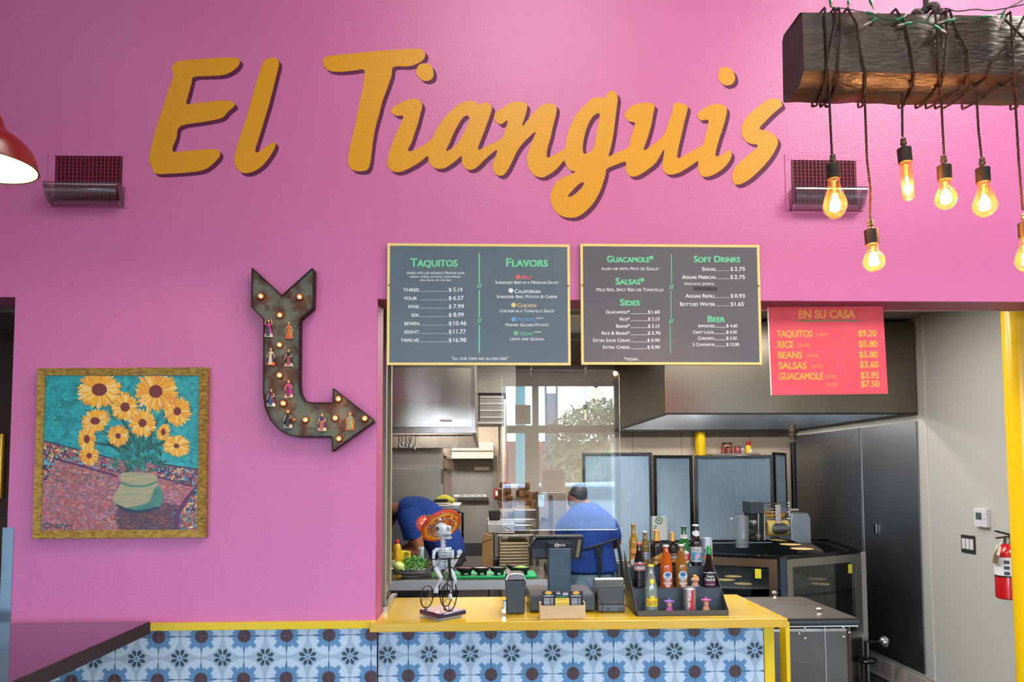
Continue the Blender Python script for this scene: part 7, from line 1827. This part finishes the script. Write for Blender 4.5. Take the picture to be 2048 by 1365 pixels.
LW_, LRED, LORG, LGLD, LBLK, LYEL = M('label_paper', '#cfd6da', .4), M('label_red', '#b0182c', .4), M('label_orange', '#d9902f', .4), M('label_gold', '#c99c4c', .35, .4), M('label_black', '#14121a', .4), M('label_yellow', '#d8c81c', .4)
TW, TR, TB, TNV = M('ink_white', '#e6ebf0', .5), M('ink_red', '#b8202c', .5), M('ink_blue', '#1f6a9c', .5), M('ink_navy', '#1c2440', .5)
AMBR = glass('glass_pale_amber', '#9a7414'); BRN = glass('glass_brown', '#1f0d0c'); GREEN = glass('glass_green', '#146018'); ORNG = glass('soda_orange', '#b8500f'); TAM = glass('soda_tamarind', '#8a5a18'); COLA = glass('cola_dark', '#150a10')
WATR = clear_mat('glass_clear_green', '#cfe6da', .06, .04, .12)
bottle('beer_bottle', 'tallest clear beer bottle with orange and white label, back left of the display', 265, 163, 3, 98, LN, AMBR, CAPT, [(440, 560, LORG, 'rect', 88), (560, 625, LW_, 'rect', 84), (478, 522, TNV, 'text', 'Corona', 74, .0022)])
bottle('beer_bottle', 'clear beer bottle with silver label and white cap, second in the back row', 396, 245, 3, 92, LN, glass('glass_olive_amber', '#6e5a1c'), CAPW, [(483, 560, M('label_silver', '#aab4c4', .35, .5), 'band'), (490, 515, TNV, 'text', 'Corona', 84), (525, 550, TNV, 'text', 'Light', 50)])
bottle('beer_bottle', 'dark beer bottle with gold foil neck and slanted gold label in the back row', 527, 232, 3, 125, LN, BRN, LGLD, [(510, 610, LGLD, 'rect', 118, .55), (545, 578, TNV, 'text', 'Bohemia', 96, .003)], foil=(.70, .97, LGLD))
bottle('beer_bottle', 'squat dark beer bottle with gold capsule and gold-lined label, middle of the back row', 706, 258, 3, 108, [(.92, 0), (1, .03), (1, .52), (.9, .62), (.55, .74), (.46, .84), (.4, .97), (.4, .985)], BRN, LGLD, [(498, 506, LGLD, 'band'), (508, 552, TW, 'text', 'Modelo', 98), (560, 566, LGLD, 'band'), (585, 592, LGLD, 'band'), (560, 590, LGLD, 'rect', 50)], foil=(.74, .97, LGLD))
bottle('beer_bottle', 'green beer bottle with red and white double-x labels in the back row', 838, 192, 3, 118, LN, GREEN, M('cap_green', '#0d2a1a', .4), [(283, 325, LW_, 'band'), (290, 318, TR, 'text', 'XX', 46), (455, 615, LW_, 'oval', 104), (500, 575, LRED, 'rect', 100, 0, 1), (515, 560, TW, 'text', 'XX', 60, .003)])
bottle('beer_bottle', 'dark craft beer bottle with white and blue picture label, right part of the back row', 972, 170, 3, 124, LN, BRN, CAPW, [(235, 302, LW_, 'oval', 84), (420, 628, LW_, 'band'), (434, 452, TNV, 'text', 'BALLAST', 84), (456, 472, TNV, 'text', 'POINT', 66), (480, 572, M('label_teal', '#3f9cc0', .4), 'rect', 106, 0, 1), (492, 560, M('fish_pink', '#d8a0b4', .4), 'oval', 56, .8, 3), (590, 612, TNV, 'text', 'SCULPIN IPA', 96)])
t = bottle('beer_can', 'tall pale beer can with copper rim at the right end of the back row', 1102, 322, 3, 118, [(.88, 0), (1, .03), (1, .94), (.92, .975), (.9, 1)], M('can_pale', '#a9b4c2', .3, .3), None, [(325, 338, M('can_rim_copper', '#b8845c', .3, .8), 'band'), (440, 478, TNV, 'text', 'BUD', 92), (482, 520, TNV, 'text', 'LIGHT', 98), (525, 560, M('can_orange', '#d87a3c', .4), 'band')])
bottle('soda_bottle', 'dark cola bottle with red label at the left of the middle row', 330, 380, 2, 124, CN, COLA, CAPR, [(600, 684, LW_, 'band'), (606, 679, LRED, 'band'), (622, 664, TW, 'text', 'Coca-Cola', 108, .0022)], foil=None)
bottle('soda_bottle', 'bright orange soda bottle with white oval badge in the middle row', 636, 403, 2, 140, JN, ORNG, CAPW, [(695, 802, LW_, 'oval', 98), (706, 758, TB, 'oval', 62, 0, 2), (766, 784, M('ink_teal', '#1c6a80', .5), 'text', 'JARRITOS', 72, .0035), (808, 822, TW, 'text', 'MANDARIN', 84), (828, 836, TW, 'rect', 90), (843, 850, TW, 'rect', 60), (858, 872, TW, 'rect', 40)])
bottle('soda_bottle', 'amber-brown soda bottle with white oval badge in the middle row', 808, 396, 2, 138, JN, TAM, CAPW, [(690, 800, LW_, 'oval', 98), (700, 754, TB, 'oval', 62, 0, 2), (762, 780, M('ink_teal', ''), 'text', 'JARRITOS', 72, .0035), (806, 820, TW, 'text', 'TAMARINDO', 84), (826, 834, TW, 'rect', 90), (841, 848, TW, 'rect', 60), (856, 870, TW, 'rect', 40)])
bottle('soda_bottle', 'dark sangria soda bottle with green foil top at the right of the middle row', 1122, 408, 2, 142, [(.95, 0), (1, .03), (1, .34), (.9, .42), (.62, .6), (.42, .74), (.3, .86), (.28, .97)], COLA, None, [(708, 714, LW_, 'band'), (714, 872, LBLK, 'band'), (735, 762, TW, 'text', 'Sangria', 78, .002), (768, 802, TW, 'text', 'Senorial', 108, .002), (806, 868, M('label_wine', '#5a1438', .4), 'rect', 128, 0, 1), (836, 846, TW, 'text', 'NON ALCOHOLIC', 100, .004), (868, 876, LW_, 'band')], foil=(.80, .985, M('foil_green', '#1f9a3a', .3, .5)))
bottle('water_bottle', 'clear sparkling water bottle with yellow label in the front row', 464, 627, 1, 140, JN, WATR, CAPY, [(780, 840, LYEL, 'oval', 50), (968, 1010, LYEL, 'oval', 50), (1003, 1092, LYEL, 'rect', 128), (1022, 1056, TR, 'text', 'Topo Chico', 108, .003), (1064, 1076, TNV, 'text', 'MINERAL WATER', 84, .003)])
t = bottle('soda_can', 'silver cola can with vertical red band in the middle of the front row', 903, 878, 1, 146, [(.8, 0), (.98, .05), (1, .1), (1, .86), (.9, .95), (.82, .98), (.84, 1)], M('can_silver', '#a9aaac', .3, .8), None, [(895, 1138, LRED, 'rect', 56)])
# vertical word on the can
v_, f_, mn, mx = text_geo('Coke', .03); pz_ = at(*qb(905, 1040), .03); k_ = (at(*qb(905, 925), .03).z - pz_.z) / (mx - mn)
MB().add([(at(*qb(928, 1040), .03).x - y * k_ * .72, t.location.y - .0345 - .0012, pz_.z + (x - mn) * k_) for x, y in v_], f_).build('lettering', TW, t)
v_, f_, mn, mx = text_geo('Diet', .03); pz_ = at(*qb(905, 1112), .03); k_ = (at(*qb(905, 1055), .03).z - pz_.z) / (mx - mn)
MB().add([(at(*qb(918, 1112), .03).x - y * k_ * .6, t.location.y - .0345 - .0012, pz_.z + (x - mn) * k_) for x, y in v_], f_).build('lettering', TW, t)
# little generic figurines with wide hats
for u, vt, vb, tier, hat, bodyc, basec, lab in ((672, 1012, 1155, 1, '#8a6ac8', '#b04a9c', '#6a3f8c', 'small clay figurine with wide purple hat in the front row'), (1090, 992, 1140, 1, '#c05aa8', '#c88a5c', '#4f8f8a', 'small clay figurine with wide pink hat at the right of the front row'),
                                          (966, 740, 885, 2, '#d8a02c', '#c98a68', '#6a7ac8', 'small round clay figurine with yellow top in the middle row')):
    Y = {1: .07, 2: .17}[tier]; z0 = {1: zT1, 2: zT2}[tier] + .0008; p = at(*qb(u, vt), Y); H = p.z - z0; r = 58 / 5.686 / ppm(Y)
    t = thing('clay_figurine', lab, 'figurine', (p.x, Y, z0), 'clay figurines on the display')
    if vt != 740: MB().lathe(smooth_pts([(.001, 1.0), (.18, .99), (.25, .86), (.95, .80), (1.0, .84), (.96, .76), (.3, .74)], 2, False) and [(r * a, H * b) for a, b in smooth_pts([(.3, .74), (.96, .76), (1.0, .84), (.9, .82), (.25, .88), (.18, .99), (.001, 1.0)], 2, False)], (p.x, Y, z0), 24, sy=.7).build('hat', M('clay_' + hat[1:], hat, .45), t, smooth=True)
    else: MB().ball((p.x, Y, z0 + H * .84), r * .42, r * .35, H * .16).ball((p.x + r * .45, Y, z0 + H * .7), r * .3, r * .25, H * .18).build('hat', M('clay_' + hat[1:], hat, .45), t, smooth=True)
    MB().ball((p.x, Y - .002, z0 + H * .58), r * (.5 if vt != 740 else .85), r * .45, H * .22).build('head', M('clay_skin', '#d0977a', .5), t, smooth=True)
    MB().lathe([(r * .75, H * .04), (r * .7, H * .2), (r * .45, H * .42)], (p.x, Y, z0), 20, sy=.6).build('body', M('clay_' + bodyc[1:], bodyc, .45), t, smooth=True)
    MB().lathe([(r * .95, 0), (r * .98, H * .05), (r * .8, H * .1), (.001, H * .1)], (p.x, Y, z0), 24, sy=.6).build('base', M('clay_' + basec[1:], basec, .45), t, smooth=True)
    MB().ball((p.x - .004, Y - r * .45 - .001, z0 + H * .62), .0016).ball((p.x + .004, Y - r * .45 - .001, z0 + H * .62), .0016).build('eye', BLACK, t)['kind'] = 'stuff'

# ------------------------------------------------------------------ skeleton riding a tricycle
qs = lambda u, v, d=0.0: at(820 + u / 5.6846, 1010 + v / 5.6846, .06) + Vector((0, d, 0))
sk = thing('skeleton_figurine', 'papier-mache skeleton in a painted sombrero riding a wire tricycle on a talavera base', 'figurine', (qs(370, 1280).x, .06, CZt))
BONE = M('bone_white', '#c0ccd4', .35, var=(60, '#b8c4cc', .1)); INK = M('bone_ink', '#16181c', .5); WIRE = M('wire_black', '#1d1a1a', .4, .5)
# base: rotated plaque
bx0, bx1 = qs(97, 1170).x, qs(640, 1190).x; cxb = (bx0 + bx1) / 2
A_, B2, C2, D2 = atz(838, 1221, CZt + .03), atz(878, 1232, CZt + .03), atz(933, 1222, CZt + .03), atz(888, 1211.5, CZt + .03)
ft = [A_, B2, C2, D2]; cb_ = sum((Vector(v) for v in ft), Vector()) / 4
def quadp(s, z0, z1, mb): mb.vprism([((v.x - cb_.x) * s + cb_.x, (v.y - cb_.y) * s + cb_.y) for v in ft], z0, z1)
mb = MB(); quadp(.78, CZt + .001, CZt + .012, mb); mb.build('foot', M('glaze_white', '#cfd8d8', .2), sk)
mb = MB(); quadp(1.0, CZt + .011, CZt + .034, mb); mb.build('plaque', M('glaze_navy', '#14144a', .15, coat=.5), sk, bevel=.007, seg=3)
mb = MB(); quadp(.93, CZt + .033, CZt + .036, mb); mb.build('plaque_top', M('glaze_mosaic', '#b8583a', .25, var=(90, '#cfcfd8', .05)), sk)
zb0 = CZt + .037
def wheel(c, r, rx, nm='wheel'):
    d = Vector((math.cos(rx), math.sin(rx), 0)); pts = [Vector(c) + d * r * math.cos(i / 28 * 6.2832) + Vector((0, 0, r * math.sin(i / 28 * 6.2832))) for i in range(28)]
    o = MB().tube(pts, .0032, 6, closed=True).build(nm, WIRE, sk, smooth=True)
    m = MB()
    for i in range(3): a = i * 1.047 + .3; m.tube([Vector(c) + d * r * math.cos(a) + Vector((0, 0, r * math.sin(a))), Vector(c) - d * r * math.cos(a) - Vector((0, 0, r * math.sin(a)))], .0012, 4)
    m.build('spoke', WIRE, o)
fw = qs(458, 1010, -.05); rw = (fw.z - zb0); rw = qs(458, 835, -.05).z - fw.z
fw.z = zb0 + rw; wheel(fw, rw, 1.15)
lw, rw2 = qs(182, 1010, .06), qs(402, 1000, .09); rr_ = (qs(0, 875).z - qs(0, 1130).z) / 2
for w_ in (lw, rw2): w_.z = zb0 + rr_; wheel(w_, rr_, 1.05)
bar_y = qs(445, 605, -.05)
MB().tube([lw, rw2], .003, 6).tube([(lw + rw2) / 2, qs(385, 745, 0)], .003, 6).tube([qs(385, 745, 0), qs(443, 690, -.04), fw + Vector((0, 0, rw))], .003, 6).tube([fw + Vector((.012, 0, 0)), fw + Vector((.012, 0, rw + .01)), fw + Vector((-.012, 0, rw + .01)), fw - Vector((.012, 0, 0))], .003, 6) \
    .tube([fw + Vector((0, 0, rw)), bar_y], .004, 6).tube([fw + Vector((.006, 0, rw)), bar_y + Vector((.006, 0, 0))], .003, 6).tube([qs(220, 612, -.05), qs(445, 602, -.05), qs(610, 592, -.05)], .003, 6).tube([qs(500, 1040, -.04), qs(420, 1020, -.04)], .003, 6).build('tricycle_frame', WIRE, sk, smooth=True)
MB().ball(qs(385, 745, 0), .022, .02, .009).build('saddle', M('saddle_blue', '#1c2238', .3), sk, smooth=True)
for u, v, nm in ((180, 1136, 'peg'), (400, 1126, 'peg'), (458, 1182, 'peg')): p = qs(u, v, 0); MB().lathe([(.01, 0), (.009, .004), (.001, .005)], (p.x, p.y if u != 458 else p.y - .02, zb0), 12).build(nm, WIRE, sk)
def bone(pts, rs, nm, sub=3):
    o = MB().tube(smooth_pts([tuple(p) for p in pts], sub, False), [r[0] for r in smooth_pts([(r,) for r in rs], sub, False)], 10); return o.build(nm, BONE, sk, smooth=True)
# torso
mb = MB(); mb.ball(qs(400, 565), .036, .026, .034, 18, 12); mb.ball(qs(370, 680), .027, .022, .030, 16, 10); 
o = blob(mb, .004, 4).build('ribcage', BONE, sk, smooth=True)
ri = MB()
for k in range(5):
    z = qs(0, 520 + k * 26).z; c = qs(402, 520 + k * 26)
    for s_ in (-1, 1): ri.tube(smooth_pts([(c.x, c.y - .027, z + .001), (c.x + s_ * .016, c.y - .0255, z), (c.x + s_ * .031, c.y - .014, z + .003)], 3, False), .0012, 4)
for k in range(3):
    c = qs(365, 640 + k * 30); ri.tube(smooth_pts([(c.x - .02, c.y - .017, c.z), (c.x, c.y - .0235, c.z - .003), (c.x + .02, c.y - .017, c.z)], 3, False), .0012, 4)
ri.build('rib_lines', INK, o)['kind'] = 'stuff'
sp = MB()
for k in range(9): c = qs(396 + (k % 2) * 4, 400 + k * 40 if k < 3 else 500 + (k - 3) * 38); sp.ball((c.x, c.y - (.013 if k < 3 else .0285 if k < 6 else .025), c.z), .003, .0015, .003, 8, 6)
sp.build('spine_spots', INK, sk)['kind'] = 'stuff'
bone([qs(375, 500), qs(378, 440), qs(372, 385)], [.013, .0125, .0135], 'neck')
bone([qs(285, 520), qs(340, 508), qs(400, 505), qs(470, 510)], [.011, .009, .009, .011], 'clavicle')
bone([qs(280, 520), qs(268, 600, -.01), qs(285, 690, -.015)], [.011, .0075, .010], 'upper_arm'); bone([qs(285, 690, -.015), qs(330, 610, -.04)], [.009, .006], 'forearm')
bone([qs(475, 520), qs(485, 600), qs(478, 690, -.01)], [.011, .0075, .010], 'upper_arm'); bone([qs(478, 695, -.01), qs(520, 640, -.02), qs(550, 580, -.03)], [.009, .007, .007], 'forearm')
mb = MB(); p = qs(560, 545, -.03); mb.ball(p, .011, .007, .014, 12, 8)
for k, (du, dv) in enumerate(((-22, -30), (0, -40), (18, -38), (34, -28), (36, -10))): mb.tube([p, p + Vector((du / 5.6846 / 400, -.004, -dv / 5.6846 / 400))], [.0045, .003], 6)
mb.build('hand', BONE, sk, smooth=True)
bone([qs(350, 745), qs(300, 720, -.03), qs(330, 790, -.04), qs(365, 830, -.045)][0:1] + [qs(300, 722, -.03), qs(365, 825, -.045)], [.012, .012, .010], 'thigh'); bone([qs(365, 830, -.045), qs(330, 880, -.04), qs(308, 930, -.035)], [.0095, .007, .007], 'shin')
bone([qs(400, 745), qs(465, 740, -.03), qs(515, 850, -.035)], [.012, .011, .010], 'thigh'); bone([qs(512, 850, -.035), qs(490, 910, -.03), qs(468, 985, -.03)], [.0095, .007, .006], 'shin')
for u, v in ((305, 955), (462, 1020)):
    c = qs(u, v, -.045); mb = MB(); mb.ball(c, .011, .018, .012, 12, 8)
    for k in range(4): mb.tube([c + Vector((-.008 + k * .0052, -.008, -.004)), c + Vector((-.009 + k * .006, -.024, -.010))], [.0034, .0026], 6)
    mb.build('foot_bones', BONE, sk, smooth=True)
# skull
sc_ = qs(365, 285, -.01); mb = MB(); mb.ball(sc_, .034, .034, .038, 20, 14, rot=Matrix.Rotation(-.5, 3, 'Y')); mb.ball(qs(440, 265, -.02), .015, .02, .015); mb.ball(qs(435, 325, -.015), .018, .016, .011); mb.ball(qs(440, 375, -.012), .018, .015, .008); mb.ball(qs(380, 370, -.01), .014, .018, .012)
sko = blob(mb, .0035, 4).build('skull', BONE, sk, smooth=True)
mb = MB(); e = qs(318, 268, -.043)
for k in range(6): a = k * 1.047; mb.ball(e + Vector((.0065 * math.cos(a), .002 * abs(math.cos(a)), .0065 * math.sin(a))), .0042, .002, .0042, 8, 6)
mb.build('eye_petals', M('petal_dark_red', '#3a0e10', .4), sko)
mb = MB(); mb.tube(smooth_pts([qs(355, 245, -.046), qs(368, 268, -.046), qs(355, 292, -.046)], 4, False), .0012, 5).tube(smooth_pts([qs(385, 345, -.036), qs(430, 345, -.036), qs(478, 330, -.03)], 3, False), .0014, 5).tube([qs(390, 365, -.035), qs(470, 358, -.03)], .001, 5)
for k in range(6): mb.tube([qs(400 + k * 13, 348, -.036), qs(400 + k * 13, 362, -.036)], .0008, 4)
mb.ball(qs(438, 262, -.04), .003, .002, .005, 8, 6); mb.build('skull_lines', INK, sko)['kind'] = 'stuff'
# sombrero
hc = qs(362, 268, .028); hr = .094; e1 = Vector((math.cos(.55), 0, math.sin(.55))); e2 = Vector((-math.sin(.55) * .66, -.75, math.cos(.55) * .66)).normalized()
hm = Matrix((e1, e2, e2.cross(e1))).transposed()
mb = MB(); vs = []; fs = []; nn = 60; rg = [0, .35, .7, .88, 1.0]
for i, f in enumerate(rg):
    for j in range(nn):
        a = 6.2832 * j / nn; r = hr * f * (1 + (.045 * abs(math.sin(a * 8)) if f == 1.0 else 0)); z = (.0, .0, .003, .012, .016)[i]
        vs.append(hc + hm @ Vector((r * math.cos(a) * 1.06, r * math.sin(a), z)))
for i in range(len(rg) - 1):
    for j in range(nn): fs.append((i * nn + j, i * nn + (j + 1) % nn, (i + 1) * nn + (j + 1) % nn, (i + 1) * nn + j))
mb.add(vs, fs); ho = mb.build('sombrero_brim', M('lacquer_red', '#b8321a', .25, coat=.5, var=(75, '#d8822a', .1)), sk, smooth=True); s_ = ho.modifiers.new('s', 'SOLIDIFY'); s_.thickness = .004
for f, c_, w_, nm in ((.84, '#c9b42a', .0036, 'brim_band'), (.6, '#2f6a7a', .003, 'brim_band'), (1.03, '#c8381f', .004, 'brim_edge')):
    for sd in (-1, 1):
        zz = (.010 if f == .84 else .002 if f == .6 else .016) + sd * .003
        MB().tube([hc + hm @ Vector((hr * f * math.cos(a / 48 * 6.2832) * 1.06, hr * f * math.sin(a / 48 * 6.2832), zz)) for a in range(48)], w_, 5, closed=True).build(nm, M('lacquer_' + c_[1:], c_, .25, coat=.4), ho, smooth=True)
mb = MB()
for k in range(14): a = k / 14 * 6.2832; mb.ball(hc + hm @ Vector((hr * .72 * math.cos(a) * 1.06, hr * .72 * math.sin(a), -.001 if k % 2 else .007)), .007, .004, .007, 8, 6, mi=k % 3)
mb.build('painted_flowers', [M('dot_white', '#d8d4d8', .3), M('dot_gold', '#d8a42a', .3), M('dot_blue', '#3a5aa0', .3)], ho, smooth=True)['kind'] = 'stuff'
c_ = qs(158, 222, .02); mb = MB(); mb.ball(c_, .035, .022, .036, 20, 14, rot=Matrix.Rotation(-.3, 3, 'Y')); mb.build('sombrero_crown', M('lacquer_coral', '#d8583a', .25, coat=.4, var=(60, '#e8a080', .1)), sk, smooth=True)
mb = MB()
for k in range(16): a = k / 16 * 6.2832; mb.ball(c_ + Vector((.036 * math.cos(a), -.004, .037 * math.sin(a))), .007, .008, .007, 8, 6)
mb.build('crown_scallops', M('lacquer_scarlet', '#c83a24', .25, coat=.4), sk, smooth=True)['kind'] = 'stuff'
mb = MB(); mb.tube(smooth_pts([qs(130, 250, .006), qs(160, 200, .004), qs(215, 165, .006)], 4, False), .0045, 6); mb.build('crown_stripe', M('lacquer_teal', '#2f6f88', .3), sk, smooth=True)
MB().ball(qs(235, 140, .02), .022, .014, .008, rot=Matrix.Rotation(.2, 3, 'Y')).build('leaf', M('lacquer_green', '#3a7a2c', .3), sk, smooth=True)
MB().ball(qs(325, 118, .02), .024, .018, .014, rot=Matrix.Rotation(-.1, 3, 'Y')).build('rose', M('lacquer_rose', '#b01c2c', .3, bump=(90, .6, .005)), sk, smooth=True)
